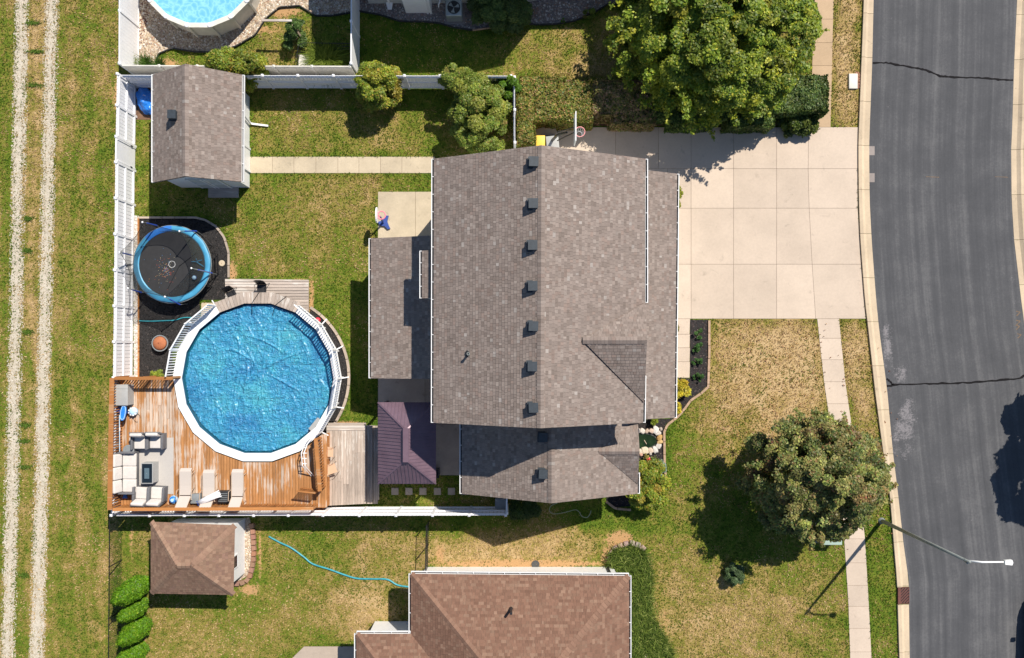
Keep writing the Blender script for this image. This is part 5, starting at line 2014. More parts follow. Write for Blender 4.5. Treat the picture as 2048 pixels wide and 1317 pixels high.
for s_ in range(8):
    f_ = []
    for i in range(len(prof) - 1):
        for k in range(s_ * 6, s_ * 6 + 6):
            f_.append((i * n + k, (i + 1) * n + k, (i + 1) * n + (k + 1) % n, i * n + (k + 1) % n))
    used = sorted({v for f in f_ for v in f})
    mp_ = {v: i for i, v in enumerate(used)}
    o = MB().add([vs[v] for v in used], [tuple(mp_[v] for v in f) for f in f_]).build('edge_pad', 'pad_blue_dark' if s_ in (2,) else 'trampoline_blue', tr, smooth=True)
MB().tube([(1.90 * math.cos(2 * math.pi * k / 48), 1.90 * math.sin(2 * math.pi * k / 48), .86) for k in range(48)], .022, 6, closed=True).build('frame_ring', 'steel', tr)
for k in range(4):
    a = math.pi / 4 + k * math.pi / 2
    MB().tube([(1.88 * math.cos(a - .25), 1.88 * math.sin(a - .25), .86), (1.9 * math.cos(a - .22), 1.9 * math.sin(a - .22), .03), (1.9 * math.cos(a + .22), 1.9 * math.sin(a + .22), .03), (1.88 * math.cos(a + .25), 1.88 * math.sin(a + .25), .86)], .022, 6).build('leg', 'black_metal', tr)
for k in range(16):
    a = 2 * math.pi * k / 16
    d_ = MB().add([(-.018, -.012, 0), (.018, -.012, 0), (.018, .012, 0), (-.018, .012, 0)], [(0, 1, 2, 3)])
    d_.build('mat_mark', 'white_paint', tr, loc=(.155 * math.cos(a), .155 * math.sin(a), .904), rot=(0, 0, a + math.pi / 2)) if k % 1 == 0 else None
tops = []
for (x, y) in ((285, 445), (359, 463), (383, 537), (330, 594), (256, 577), (239, 505)):
    w_ = P(x, y, 2.4)
    tops.append(Vector((w_[0] - tX, w_[1] - tY, 2.4)))
for i, tpt in enumerate(tops):
    a = math.atan2(tpt.y, tpt.x)
    f = Vector((1.93 * math.cos(a), 1.93 * math.sin(a), .1))
    m1_ = Vector((2.02 * math.cos(a), 2.02 * math.sin(a), 1.0))
    pl = MB().tube([f, m1_, m1_ * .6 + tpt * .4 + Vector((0, 0, .1)), tpt], .019, 6).build('net_pole', 'steel', tr)
    MB().tube([m1_ * .95 + f * .05, m1_ * .65 + tpt * .35, m1_ * .3 + tpt * .7], .034, 8).build('foam_sleeve', 'foam_blue', pl)
    MB().lathe([(.02, 0), (.045, .02), (.045, .05), (.02, .07)], 10, tpt.x, tpt.y).build('cap', 'white_paint', pl, loc=(0, 0, 2.38))
order = sorted(range(6), key=lambda i: math.atan2(tops[i].y, tops[i].x))
for a, b in zip(order, order[1:] + order[:1]):
    A_, B_ = tops[a], tops[b]
    aa, ab = math.atan2(A_.y, A_.x), math.atan2(B_.y, B_.x)
    if ab < aa:
        ab += 2 * math.pi
    vs, m_, h_ = [], 8, 5
    sag = random.uniform(.1, .5)
    for j in range(h_ + 1):
        for i in range(m_ + 1):
            f, g = i / m_, j / h_
            an = aa + (ab - aa) * f
            bt = Vector((1.66 * math.cos(an), 1.66 * math.sin(an), .93))
            tp_ = A_ * (1 - f) + B_ * f + Vector((0, 0, -sag * 4 * f * (1 - f)))
            p = bt * (1 - g) + tp_ * g
            p = p * (1 - .10 * math.sin(math.pi * g)) + Vector((0, 0, .1 * g))
            p.z = bt.z * (1 - g) + tp_.z * g
            vs.append(tuple(p))
    fs = [(j * (m_ + 1) + i, j * (m_ + 1) + i + 1, (j + 1) * (m_ + 1) + i + 1, (j + 1) * (m_ + 1) + i) for j in range(h_) for i in range(m_)]
    nn = MB().add(vs, fs).build('net_panel', 'safety_net', tr, smooth=True)
    top_ = vs[h_ * (m_ + 1):]
    MB().tube(top_, .012, 5).build('net_cord', 'black_metal', nn)
# crumpled net flap over the mat and ladder
MB().tube([(1.2, .55, .93), (.35, -.1, .93), (-.2, -1.2, .935)], .012, 5).build('net_cord', 'black_metal', tr)
sp = MB()
for i in range(150):
    a, r_ = random.gauss(-2.2, 1.4), abs(random.gauss(0, .5))
    x, y = -.25 + r_ * math.cos(a), -.2 + r_ * math.sin(a)
    sp.add([(x, y, .903), (x + .022, y, .903), (x + .022, y + .02, .903), (x, y + .02, .903)], [(0, 1, 2, 3)], random.choice([(.5, .08, .06), (.5, .45, .3), (.1, .25, .5), (.6, .3, .1)]))
sp.build('confetti', 'stone', tr)['kind'] = 'stuff'
sp = thing('ladder', P(425, 528), 'black metal ladder frame leaning at the trampoline edge', 'ladder')
w_ = [P3(418, 505, .85), P3(436, 509, .1), P3(437, 547, .1), P3(420, 543, .85)]
ld = [rel(sp, p) for p in w_]
MB().bar(ld[0], ld[1], .03).build('side_rail', 'black_metal', sp)
MB().bar(ld[3], ld[2], .03).build('side_rail', 'black_metal', sp)
for f in (.1, .4, .7, .97):
    a = Vector(ld[0]) * (1 - f) + Vector(ld[1]) * f
    b = Vector(ld[3]) * (1 - f) + Vector(ld[2]) * f
    MB().bar(a, b, .04, .02).build('rung', 'black_metal', sp)


def ball(name, x, y, z, r, mat, label, cat='ball'):
    vs, fs = [], []
    n, m = 16, 10
    pr = [(r * math.sin(math.pi * i / m) + 1e-4, -r * math.cos(math.pi * i / m)) for i in range(m + 1)]
    o = MB().lathe(pr, n).build(name, mat, None, smooth=True, loc=(x, y, z + r))
    return tag(o, label, cat)


w_ = P(389, 556, 1.0)
b_ = ball('ball', w_[0], w_[1], .905, .11, 'pale_blue', 'small blue and white ball on the trampoline')
MB().lathe([(.06, .085), (.112, .03), (.113, 0), (.112, -.03)], 16).build('stripe', 'navy_plastic', b_)
t_ = thing('folded_toy', P3(396, 525, .905), 'little blue folded toy frame lying on the trampoline', 'toy')
for pts in (((-.3, .02, .05), (-.05, .02, .1)), ((-.05, .02, .1), (.25, .1, .12)), ((-.05, .02, .1), (.3, -.22, .06)), ((-.05, -.0, .1), (.05, .12, .3))):
    MB().tube(pts, .022, 6).build('bar', 'trampoline_blue', t_)
w_ = P(637, 641)
ball('ball', w_[0], w_[1], 0.01, .14, 'red_plastic', 'bright red ball on the mulch beside the pool railing')
t_ = thing('round_lid', P3(444, 527, .012), 'round tan disc lying on black mulch by the trampoline', 'lid')
MB().lathe([(.15, 0), (.15, .03), (.13, .04)], 24).build('disc', 'concrete_patio', t_)
MB().lathe([(.02, 0), (.02, .02)], 8).build('knob', 'tan_metal', t_, loc=(0, 0, .04))
# fire pit
fp_ = thing('fire_pit', P(326, 687), 'round rusty fire pit with mesh lid on black mulch', 'fire pit')
MB().lathe([(.30, .02), (.41, .30), (.41, .34), (.36, .34), (.36, .31)], 28).build('bowl', 'grey_plastic', fp_)
MB().lathe([(.355, .315), (.30, .40), (.16, .46), (.02, .48)], 28).build('mesh_lid', 'terracotta', fp_, smooth=True)
for a in (0.6, 2.17):
    MB().bar((-.35 * math.cos(a), -.35 * math.sin(a), .345), (0, 0, .487), .014).bar((0, 0, .487), (.35 * math.cos(a), .35 * math.sin(a), .345), .014).build('lid_band', 'rust', fp_)
for a in range(3):
    MB().tube([(.3 * math.cos(a * 2.09), .3 * math.sin(a * 2.09), .15), (.38 * math.cos(a * 2.09), .38 * math.sin(a * 2.09), 0)], .02, 6).build('leg', 'black_metal', fp_)


def hose(name, pts, z, r, mat, label):
    P_ = []
    pp = [Vector((*P(a, b), z)) for a, b in pts]
    for i in range(len(pp) - 1):
        p0, p1, p2_, p3 = pp[max(i - 1, 0)], pp[i], pp[i + 1], pp[min(i + 2, len(pp) - 1)]
        for k in range(6):
            t = k / 6
            P_.append(.5 * ((2 * p1) + (-p0 + p2_) * t + (2 * p0 - 5 * p1 + 4 * p2_ - p3) * t * t + (-p0 + 3 * p1 - 3 * p2_ + p3) * t ** 3))
    P_.append(pp[-1])
    o = P_[0].copy()
    return tag(MB().tube([p - o for p in P_], r, 6).build(name, mat, None, smooth=True, loc=o), label, 'hose')


hose('drain_hose', [(538, 1073), (560, 1085), (583, 1096), (608, 1114), (626, 1128), (660, 1139), (690, 1150), (715, 1157), (745, 1158), (775, 1159), (795, 1170), (820, 1174)], .035, .045, 'teal_hose', 'flat turquoise hose lying across the lower lawn')
hose('garden_hose', [(1115, 1006), (1102, 1012), (1099, 1022), (1108, 1028), (1130, 1025), (1150, 1020), (1158, 1024), (1164, 1033), (1174, 1035), (1180, 1028), (1182, 1021)], .02, .018, 'pale_hose', 'thin pale garden hose curled on the shaded grass')
hose('pool_hose', [(275, 642), (300, 643), (330, 642), (350, 641), (368, 636), (385, 636)], .05, .03, 'teal_hose', 'straight turquoise hose crossing the black mulch bed')

# ------------------------------------------------------------------ metal gazebo
gz = thing('gazebo', P(812, 880), 'purple-brown metal gazebo with a hipped ribbed roof', 'gazebo')
ze = 2.35
q = [P3(756, 968, ze), P3(872, 968, ze), P3(872, 805, ze), P3(756, 805, ze)]
zt = 3.3
ra, rb = P3(812, 920, zt), P3(812, 861, zt)


def ribbed(parent, pts, n):
    pts = [Vector(rel(parent, p)) for p in pts]
    o = MB().slab([tuple(p) for p in pts], .02).build('roof_panel', 'metal_roof', parent)
    u = (pts[1] - pts[0]).normalized()
    nr = (pts[1] - pts[0]).cross(pts[2] - pts[1]).normalized()
    if nr.z < 0:
        nr = -nr
    v = nr.cross(u)
    hull = [((p - pts[0]).dot(u), (p - pts[0]).dot(v)) for p in pts]
    L = hull[1][0]
    for i in range(1, n):
        x = L * i / n
        c = clip_convex([(x - .02, -1), (x + .02, -1), (x + .02, 20), (x - .02, 20)], hull if v.length else hull)
        if len(c) < 3:
            continue
        v0, v1 = min(k[1] for k in c), max(k[1] for k in c)
        if v1 - v0 < .1:
            continue
        a, b = pts[0] + u * x + v * (v0 + .01), pts[0] + u * x + v * (v1 - .03)
        MB().bar(a + nr * .014, b + nr * .014, .035, .028, up=tuple(nr)).build('roof_rib', 'metal_roof', o)
    return o


ribbed(gz, [q[0], q[1], ra], 16)
ribbed(gz, [q[1], q[2], rb, ra], 24)
ribbed(gz, [q[2], q[3], rb], 16)
ribbed(gz, [q[3], q[0], ra, rb], 24)
hp = MB()
for a, b in ((q[0], ra), (q[1], ra), (q[2], rb), (q[3], rb)):
    hp.bar(Vector(rel(gz, a)) + Vector((0, 0, .03)), Vector(rel(gz, b)) + Vector((0, 0, .03)), .07, .03)
hp.build('hip_trim', 'metal_roof', gz)
a, b = rel(gz, ra), rel(gz, rb)
MB().box(a[0] - .13, a[0] + .13, a[1] - .1, b[1] + .1, zt + .03, zt + .09).build('ridge_cap', 'metal_roof', gz)
for p in q:
    r_ = rel(gz, p)
    MB().box(-.05, .05, -.05, .05, .03, ze - .05).build('post', 'black_metal', gz, loc=(r_[0] * .93, r_[1] * .93, 0))
MB().box(rel(gz, q[0])[0], rel(gz, q[1])[0], rel(gz, q[0])[1] - .02, rel(gz, q[0])[1] + .03, ze - .12, ze - .03).box(rel(gz, q[0])[0] - .02, rel(gz, q[0])[0] + .03, rel(gz, q[0])[1] + .031, rel(gz, q[3])[1], ze - .12, ze - .03).build('eave_beam', 'black_metal', gz)
t_ = thing('grill', P(874, 942), 'dark grill corner peeking out beside the gazebo', 'grill')
MB().box(-.25, .18, -.2, .2, .75, 1.0).build('lid', 'black_metal', t_)
MB().box(-.22, .15, -.17, .17, .05, .745).build('cabinet', 'black_plastic', t_)
tb = thing('utility_cabinet', P3(1003, 1000, 0), 'dark grey utility cabinet in the wing corner by the fence', 'cabinet')
inst('body', rbox(.55, .45, .9, .04, 'body', 'grey_plastic'), tb)
inst('lid', rbox(.60, .50, .06, .02, 'lid', 'grey_plastic'), tb, (0, 0, .905))

# ------------------------------------------------------------------ deck furniture
D0 = DZ + .004


def on(px, py, z=D0):
    w = P(px, py, z)
    return (w[0], w[1], z)


rg = tag(MB().box(-1.07, 1.07, -1.36, 1.36, 0, .012).build('outdoor_rug', 'rug', None, loc=on(303, 932)), 'pale grey rectangular rug under the deck seating', 'rug')
D0 += .014
TOPC = rbox(.60, .56, .14, .05, 'seat_cushion', 'cushion', 3)


def armchair(loc, rz, label, group, recl=0.0, bx=0.0):
    """club chair: wicker shell with arms, seat cushion and round-topped back cushion; it faces +y"""
    t = thing('armchair', loc, label, 'armchair', group, rz)
    MB().box(-.36, .36, -.36, .36, .06, .27).build('base', 'dark_wicker', t)
    MB().add([(-.36, -.36, .27), (.36, -.36, .27), (.36, -.26, .27), (-.36, -.26, .27), (-.33, -.50, .82), (.33, -.50, .82), (.33, -.42, .84), (-.33, -.42, .84)],
             [(0, 1, 5, 4), (1, 2, 6, 5), (2, 3, 7, 6), (3, 0, 4, 7), (4, 5, 6, 7), (3, 2, 1, 0)]).build('back_shell', 'dark_wicker', t)
    for s in (-1, 1):
        inst('armrest', rbox(.09, .70, .32, .03, 'armrest', 'dark_wicker'), t, (s * .345, .02, .27))
    for sx in (-1, 1):
        for sy in (-1, 1):
            MB().box(-.02, .02, -.02, .02, 0, .06).build('leg', 'black_metal', t, loc=(sx * .3, sy * .3, 0))
    inst('seat_cushion', TOPC, t, (0, .06, .275))
    inst('back_cushion', rbox(.58, .16, .52, .07, 'back_cushion', 'cushion', 3), t, (0, -.27, .40), (R(14), 0, 0))
    return t


armchair(on(289, 882), math.pi, 'left cushioned armchair of the upper pair on the rug', 'cushioned armchairs on the deck')
armchair(on(320, 881), math.pi, 'right cushioned armchair of the upper pair on the rug', 'cushioned armchairs on the deck')
armchair(on(292, 986), -.05, 'left cushioned armchair of the lower pair by the railing', 'cushioned armchairs on the deck')
armchair(on(322, 986), -.05, 'right cushioned armchair of the lower pair by the railing', 'cushioned armchairs on the deck')

so = thing('sofa', on(264, 943), 'three-seat outdoor sofa with white cushions facing the fire table', 'sofa', None, -math.pi / 2)
MB().box(-.98, .98, -.42, .38, .06, .28).build('base', 'dark_wicker', so)
MB().add([(-.98, -.42, .281), (.98, -.42, .281), (.98, -.32, .281), (-.98, -.32, .281), (-.94, -.56, .80), (.94, -.56, .80), (.94, -.48, .82), (-.94, -.48, .82)],
         [(0, 1, 5, 4), (1, 2, 6, 5), (2, 3, 7, 6), (3, 0, 4, 7), (4, 5, 6, 7), (3, 2, 1, 0)]).build('back_shell', 'dark_wicker', so)
for s in (-1, 1):
    inst('armrest', rbox(.09, .78, .34, .03, 'armrest', 'dark_wicker'), so, (s * .965, 0, .27))
sc_ = rbox(.61, .64, .15, .05, 'seat_cushion', 'cushion', 3)
bc_ = rbox(.60, .17, .50, .07, 'back_cushion', 'cushion', 3)
for i in (-1, 0, 1):
    inst('seat_cushion', sc_, so, (i * .618, .08, .285), (0, 0, random.uniform(-.02, .02)))
    inst('back_cushion', bc_, so, (i * .618, -.30, .41), (R(18), 0, random.uniform(-.07, .07)))
for sx in (-1, 1):
    for sy in (-1, 1):
        MB().box(-.03, .03, -.03, .03, 0, .06).build('leg', 'black_metal', so, loc=(sx * .9, sy * .34, 0))

ft = thing('fire_table', on(306, 943), 'rectangular grey fire table with black glass top', 'fire table')
MB().add([(-.28, -.48, .01), (.28, -.48, .01), (.28, .48, .01), (-.28, .48, .01), (-.26, -.46, .55), (.26, -.46, .55), (.26, .46, .55), (-.26, .46, .55)],
         [(0, 1, 5, 4), (1, 2, 6, 5), (2, 3, 7, 6), (3, 0, 4, 7), (4, 5, 6, 7), (3, 2, 1, 0)]).build('cabinet', 'storage_grey', ft)
MB().box(-.28, .28, -.49, .49, .551, .58).build('table_rim', 'storage_grey', ft)
MB().box(-.24, .24, -.45, .45, .581, .592).build('glass_top', 'glass_black', ft)
l_ = MB().box(-.11, .11, -.25, .25, .593, .615).build('burner_lid', 'burner_lid', ft)
MB().lathe([(.015, 0), (.015, .02)], 8).build('knob', 'steel', l_, loc=(0, 0, .616))

st = thing('side_table', on(266, 899), 'small round dark side table beside the upper armchairs', 'table')
MB().lathe([(.22, .05), (.24, .40)], 24).build('drum', 'dark_wicker', st)
MB().lathe([(.27, .401), (.27, .43), (.25, .44)], 28).build('table_top', 'grey_plastic', st)

sb = thing('storage_box', on(253, 789), 'grey plastic storage box in the deck corner', 'storage box')
MB().box(-.36, .36, -.48, .48, .0, .56).build('bin', 'storage_grey', sb)
inst('lid', rbox(.76, 1.0, .07, .025, 'lid', 'storage_grey'), sb, (0, 0, .562))
MB().box(-.38, .38, .30, .31, .635, .64).build('lid_groove', 'grey_plastic', sb)

# blue paddle float on edge and the blown up toy
pf = thing('kickboard', on(258, 824), 'upright blue and white oval float board near the storage box', 'float', None, R(-8))
vs = []
n = 28
ov = [(.13 * math.copysign(abs(math.cos(2 * math.pi * k / n)) ** .7, math.cos(2 * math.pi * k / n)), .37 * math.copysign(abs(math.sin(2 * math.pi * k / n)) ** .9, math.sin(2 * math.pi * k / n))) for k in range(n)]
MB().prism(ov, .50, .56).build('board', 'blue_plastic', pf)
MB().tube([(a * .86, b * .86, .565) for a, b in ov], .014, 5, closed=True).build('rim_line', 'pale_blue', pf)
MB().box(-.05, .05, -.05, .05, .0, .5).build('stand', 'navy_plastic', pf)
it = thing('pool_cleaner', on(270, 823), 'white and blue pool cleaner with a black cord loop', 'pool cleaner')
MB().lathe([(.10, .0), (.20, .08), (.21, .20), (.13, .30), (.04, .32)], 16).build('body', 'pale_blue', it, smooth=True)
for k in range(9):
    a = k * .698
    MB().lathe([(.02, 0), (.05, .02), (.045, .06), (.01, .08)], 8).build('bristle_pad', 'white_paint', it, loc=(.17 * math.cos(a), .17 * math.sin(a), .2))
MB().tube([(.1 + .16 * math.cos(a * .45), -.32 + .2 * math.sin(a * .45), .02) for a in range(12)], .009, 5).build('cord', 'black_plastic', it)
ds = thing('bucket', on(246, 818), 'dark navy bucket standing behind the blue float board', 'bucket')
MB().lathe([(.14, 0), (.18, .30), (.19, .30), (.19, .33), (.165, .33), (.165, .27)], 18).build('pail', 'navy_plastic', ds)
MB().tube([(-.18, 0, .31), (-.12, .1, .36), (0, .14, .38), (.12, .1, .36), (.18, 0, .31)], .008, 5).build('handle', 'steel', ds)
pp_ = thing('pool_pole', on(249, 868), 'long pale blue pool pole lying along the railing', 'pole')
MB().tube([(.02, .95, .5), (-.01, -.85, .42)], .018, 8).build('pole', 'pale_blue', pp_)
MB().tube([(.02, .35, .472), (.015, .2, .466)], .03, 8).build('clamp', 'white_paint', pp_)
MB().box(-.12, .12, -1.0, -.86, .38, .43).build('brush_head', 'pale_blue', pp_)
sh_ = thing('pool_brush', on(251, 991), 'small blue triangular pool brush on the deck corner', 'brush')
MB().tube([(0, .35, .12), (0, .05, .06)], .018, 6).build('handle', 'pale_blue', sh_)
MB().prism([(-.13, -.14), (.13, -.14), (.05, .08), (-.05, .08)], .0, .06).build('brush_head', 'blue_plastic', sh_)
co_ = thing('cooler', on(397, 995), 'grey square cooler box between two sun loungers', 'cooler')
inst('bin', rbox(.42, .42, .34, .03, 'bin', 'grey_plastic'), co_)
inst('lid', rbox(.45, .45, .06, .02, 'lid', 'grey_plastic'), co_, (0, 0, .342))
w_ = on(351, 998)
b_ = ball('beach_ball', w_[0], w_[1], w_[2], .19, 'blue_plastic', 'blue and white inflated ball beside the left lounger')
MB().lathe([(.01, .191), (.08, .180), (.081, .175)], 12).build('panel', 'pale_blue', b_)
MB().lathe([(.181, .07), (.193, .03), (.1935, -.03), (.181, -.07)], 16).build('panel', 'pale_blue', b_)
cb = thing('storage_crate', on(452, 992), 'black plastic crate chair standing between the right loungers', 'crate')
inst('bin', rbox(.56, .58, .38, .05, 'bin', 'black_plastic'), cb)
for k in range(5):
    MB().box(-.22, .22, -.012, .012, .381, .389).build('slat', 'grey_plastic', cb, loc=(0, -.18 + k * .09, 0))


def lounger(loc, label, rz=0.0):
    """sling lounger: foot end to +y, raised back to -y"""
    t = thing('sun_lounger', loc, label, 'lounger', 'beige sun loungers in a row on the deck', rz)
    w = .29
    zf = .34
    for s in (-1, 1):
        MB().tube([(s * w, .78, .16), (s * w, .68, zf - .02), (s * w, -.45, zf)], .016, 6).build('side_rail', 'tan_metal', t)
        MB().tube([(s * (w + .02), -.10, .02), (s * (w + .07), -.20, .50), (s * (w + .07), -.62, .55), (s * (w + .02), -.72, .02)], .016, 6).build('armrest', 'tan_metal', t)
        MB().tube([(s * w, .55, zf), (s * (w + .01), .62, .02)], .016, 6).build('leg', 'tan_metal', t)
        MB().tube([(s * (w - .02), -.46, zf), (s * (w - .02), -.98, .92)], .016, 6).build('back_rail', 'tan_metal', t)
    vs, fs = [], []
    prof = [(.84, .22), (.78, .31), (.70, .35), (.4, .335), (0, .325), (-.43, .345)]
    for y, z in prof:
        vs += [(-w + .02, y, z), (w - .02, y, z), (w - .02, y, z - .012), (-w + .02, y, z - .012)]
    for i in range(len(prof) - 1):
        a, b = i * 4, i * 4 + 4
        fs += [(a, b, b + 1, a + 1), (a + 3, a + 2, b + 2, b + 3), (a, a + 3, b + 3, b), (a + 1, b + 1, b + 2, a + 2)]
    MB().add(vs, fs).build('seat_sling', 'sling', t, smooth=False)
    MB().slab([(-w + .02, -.47, .36), (-w + .02, -.98, .93), (w - .02, -.98, .93), (w - .02, -.47, .36)], .014).build('back_sling', 'sling', t)
    MB().tube([(-w, -.99, .93), (w, -.99, .93)], .018, 6).build('head_bar', 'tan_metal', t)
    return t


lounger(on(377, 970), 'left beige sun lounger, beside the rug')
lounger(on(423, 973), 'middle beige sun lounger with the folded umbrella on it')
lounger(on(480, 972), 'right beige sun lounger beside the black crate')
um = thing('folded_umbrella', on(428, 992), 'closed white beach umbrella lying across the middle lounger', 'umbrella', None, R(24))
um.location.z += .62
for i, (dy, dz) in enumerate(((-.09, .0), (-.045, .03), (0, .05), (.045, .03), (.09, .0), (-.02, -.03), (.03, -.03))):
    MB().tube([(-.5, dy * .8, dz), (-.1, dy, dz + .01), (.35, dy * 1.2, dz), (.60, dy * 1.7, dz)], [.035, .05, .045, .02], 7).build('canopy_fold', 'white_cloth', um, smooth=True)
for i in (-1, 0, 1):
    MB().lathe([(.03, 0), (.03, .03)], 8).build('rib_tip', 'navy_plastic', um, loc=(-.55, i * .09, .03))


def patio_chair(loc, rz, label, sling, metal, group=None, back=.42):
    """armchair with a sling seat; it faces +y"""
    t = thing('patio_chair', loc, label, 'chair', group, rz)
    for s in (-1, 1):
        MB().tube([(s * .25, .27, .0), (s * .27, .26, .60), (s * .27, -.2, .64), (s * .25, -.32, .0)], .014, 6).build('side_frame', metal, t)
    MB().tube([(-.24, -.22, .40), (-.23, -.36, .88), (-.12, -.385, .93), (.12, -.385, .93), (.23, -.36, .88), (.24, -.22, .40)], .014, 6).build('back_frame', metal, t)
    MB().slab([(-.23, .26, .43), (-.23, -.22, .40), (.23, -.22, .40), (.23, .26, .43)], .012).build('seat', sling, t)
    MB().slab([(-.22, -.225, .42), (-.20, -.37, .90), (.20, -.37, .90), (.22, -.225, .42)], .012).build('backrest', sling, t)
    return t


patio_chair(P3(660, 902, .56), -math.pi / 2 - .05, 'upper tan patio chair on the grey deck', 'sling_tan', 'tan_metal', 'tan chairs on the grey deck')
patio_chair(P3(666, 936, .56), -math.pi / 2 + .35, 'lower tan patio chair turned aslant on the grey deck', 'sling_tan', 'tan_metal', 'tan chairs on the grey deck')
patio_chair(P3(529, 580, .31), math.pi, 'black sling chair in the middle of the low grey deck', 'black_plastic', 'black_metal', 'black chairs on the low grey deck')
patio_chair(P3(470, 592, .31), math.pi + .45, 'black sling chair turned aslant at the low deck corner', 'black_plastic', 'black_metal', 'black chairs on the low grey deck')
# ladder rails of the pool on the main deck
pl_ = thing('pool_ladder', (-9.92, -5.2, DZ), 'white curved pool ladder handrails beside the deck railing', 'ladder')
for dx_ in (0, .12):
    MB().tube([(dx_ + .25, .9, .02), (dx_ + .12, .65, .65), (dx_ - .02, .2, .8), (dx_ + .02, -.4, .75), (dx_ + .25, -1.0, .05)], .022, 7).build('handrail', 'white_paint', pl_)
for k in range(4):
    MB().box(0.0, .2, -.02, .02, -.01, .01).build('step', 'white_paint', pl_, loc=(.02, -.3 + k * .25, .74))

# ------------------------------------------------------------------ basketball hoops
bh = thing('basketball_hoop', P(1096, 291), 'full-size basketball hoop with white backboard by the hedge', 'basketball hoop')
bz = 3.05
bc = P(1149, 262, bz)
rx_, ry_ = bc[0] - bh.location.x, bc[1] - bh.location.y
MB().bar((0, 0, .1), (.35, -.1, 2.2), .10).bar((.35, -.1, 2.2), (rx_ - .35, ry_ - .05, bz - .1), .08).build('pole', 'black_metal', bh)
MB().bar((.35, .1, 1.9), (rx_ - .05, ry_ + .12, bz + .1), .04).bar((.35, -.3, 1.9), (rx_ - .05, ry_ - .12, bz + .1), .04).build('brace', 'black_metal', bh)
MB().prism([(-.35, -.45), (.35, -.4), (.4, .4), (-.35, .45)], 0, .18).build('base', 'black_plastic', bh)
bb_ = MB().box(-.02, .02, -.66, .66, bz - .15, bz + .75).build('backboard', 'white_paint', bh, loc=(rx_, ry_, 0), rot=(0, 0, 0))
MB().box(.021, .026, -.22, .22, bz + .02, bz + .06).box(.021, .026, -.22, -.18, bz + .06, bz + .35).box(.021, .026, .18, .22, bz + .06, bz + .35).box(.021, .026, -.22, .22, bz + .35, bz + .39).build('target_square', 'rim_red', bb_)
rc = P(1160, 264, bz)
rmx, rmy = rc[0] - bh.location.x, rc[1] - bh.location.y
rim = MB().tube([(rmx + .225 * math.cos(a * .2618), rmy + .225 * math.sin(a * .2618), bz) for a in range(24)], .018, 6, closed=True).build('rim', 'rim_red', bh)
nt_ = MB()
for k in range(12):
    for sg in (1, -1):
        a0_, a1_, a2_ = k * .5236, k * .5236 + sg * .26, k * .5236 + sg * .52
        nt_.tube([(rmx + .225 * math.cos(a0_), rmy + .225 * math.sin(a0_), bz), (rmx + .17 * math.cos(a1_), rmy + .17 * math.sin(a1_), bz - .2), (rmx + .13 * math.cos(a2_), rmy + .13 * math.sin(a2_), bz - .42)], .006, 4)
nt_.tube([(rmx + .13 * math.cos(a * .5236), rmy + .13 * math.sin(a * .5236), bz - .42) for a in range(12)], .008, 4, closed=True)
nt_.build('net', 'white_cloth', rim)

kh = thing('toy_basketball_hoop', P(770, 447), 'toy basketball hoop with pink rim and navy base', 'toy hoop')
MB().prism([(-.34, .05), (-.1, .12), (.08, .36), (.2, .36), (.13, .08), (.2, -.12), (.28, -.28), (.16, -.32), (0, -.16), (-.22, -.14)], 0, .14).build('base', 'navy_plastic', kh)
MB().tube([(-.08, 0, .12), (-.05, .1, .7), (-.05, .15, 1.12)], [.06, .045, .04], 8).build('pole', 'navy_plastic', kh)
kb = P(753, 430, 1.5)
kx, ky = kb[0] - kh.location.x, kb[1] - kh.location.y
n = 20
bp = [(.0, .38 * math.cos(2 * math.pi * k / n), .28 * math.sin(2 * math.pi * k / n)) for k in range(n)]
kbb = MB().add([(-.03, p[1], p[2]) for p in bp] + [(.03, p[1], p[2]) for p in bp], [tuple(range(n))[::-1], tuple(range(n, 2 * n))] + [(k, (k + 1) % n, n + (k + 1) % n, n + k) for k in range(n)]).build('backboard', 'white_paint', kh, loc=(kx, ky, 1.4), rot=(0, 0, 0))
MB().bar((-.05, .15, 1.12), (kx + .02, ky, 1.35), .05).build('bracket', 'pink_plastic', kh)
kr = P(763, 431, 1.3)
MB().tube([(kr[0] - kh.location.x + .19 * math.cos(a * .3927), kr[1] - kh.location.y + .19 * math.sin(a * .3927), 1.3) for a in range(16)], .028, 6, closed=True).build('rim', 'pink_plastic', kh)

# wheelie bins by the house
def bin_(px, py, lid, body, label, rz=0):
    t = thing('wheelie_bin', P(px, py), label, 'bin', None, rz)
    MB().add([(-.22, -.25, .03), (.22, -.25, .03), (.22, .25, .03), (-.22, .25, .03), (-.28, -.33, .95), (.28, -.33, .95), (.28, .33, .95), (-.28, .33, .95)],
             [(0, 1, 5, 4), (1, 2, 6, 5), (2, 3, 7, 6), (3, 0, 4, 7), (4, 5, 6, 7), (3, 2, 1, 0)]).build('body', body, t)
    inst('lid', rbox(.62, .72, .07, .03, 'lid', lid), t, (0, 0, .955))
    for s in (-1, 1):
        MB().tube([(s * .24, -.3, .12), (s * .30, -.3, .12)], .12, 12).build('wheel', 'rubber', t)
    return t


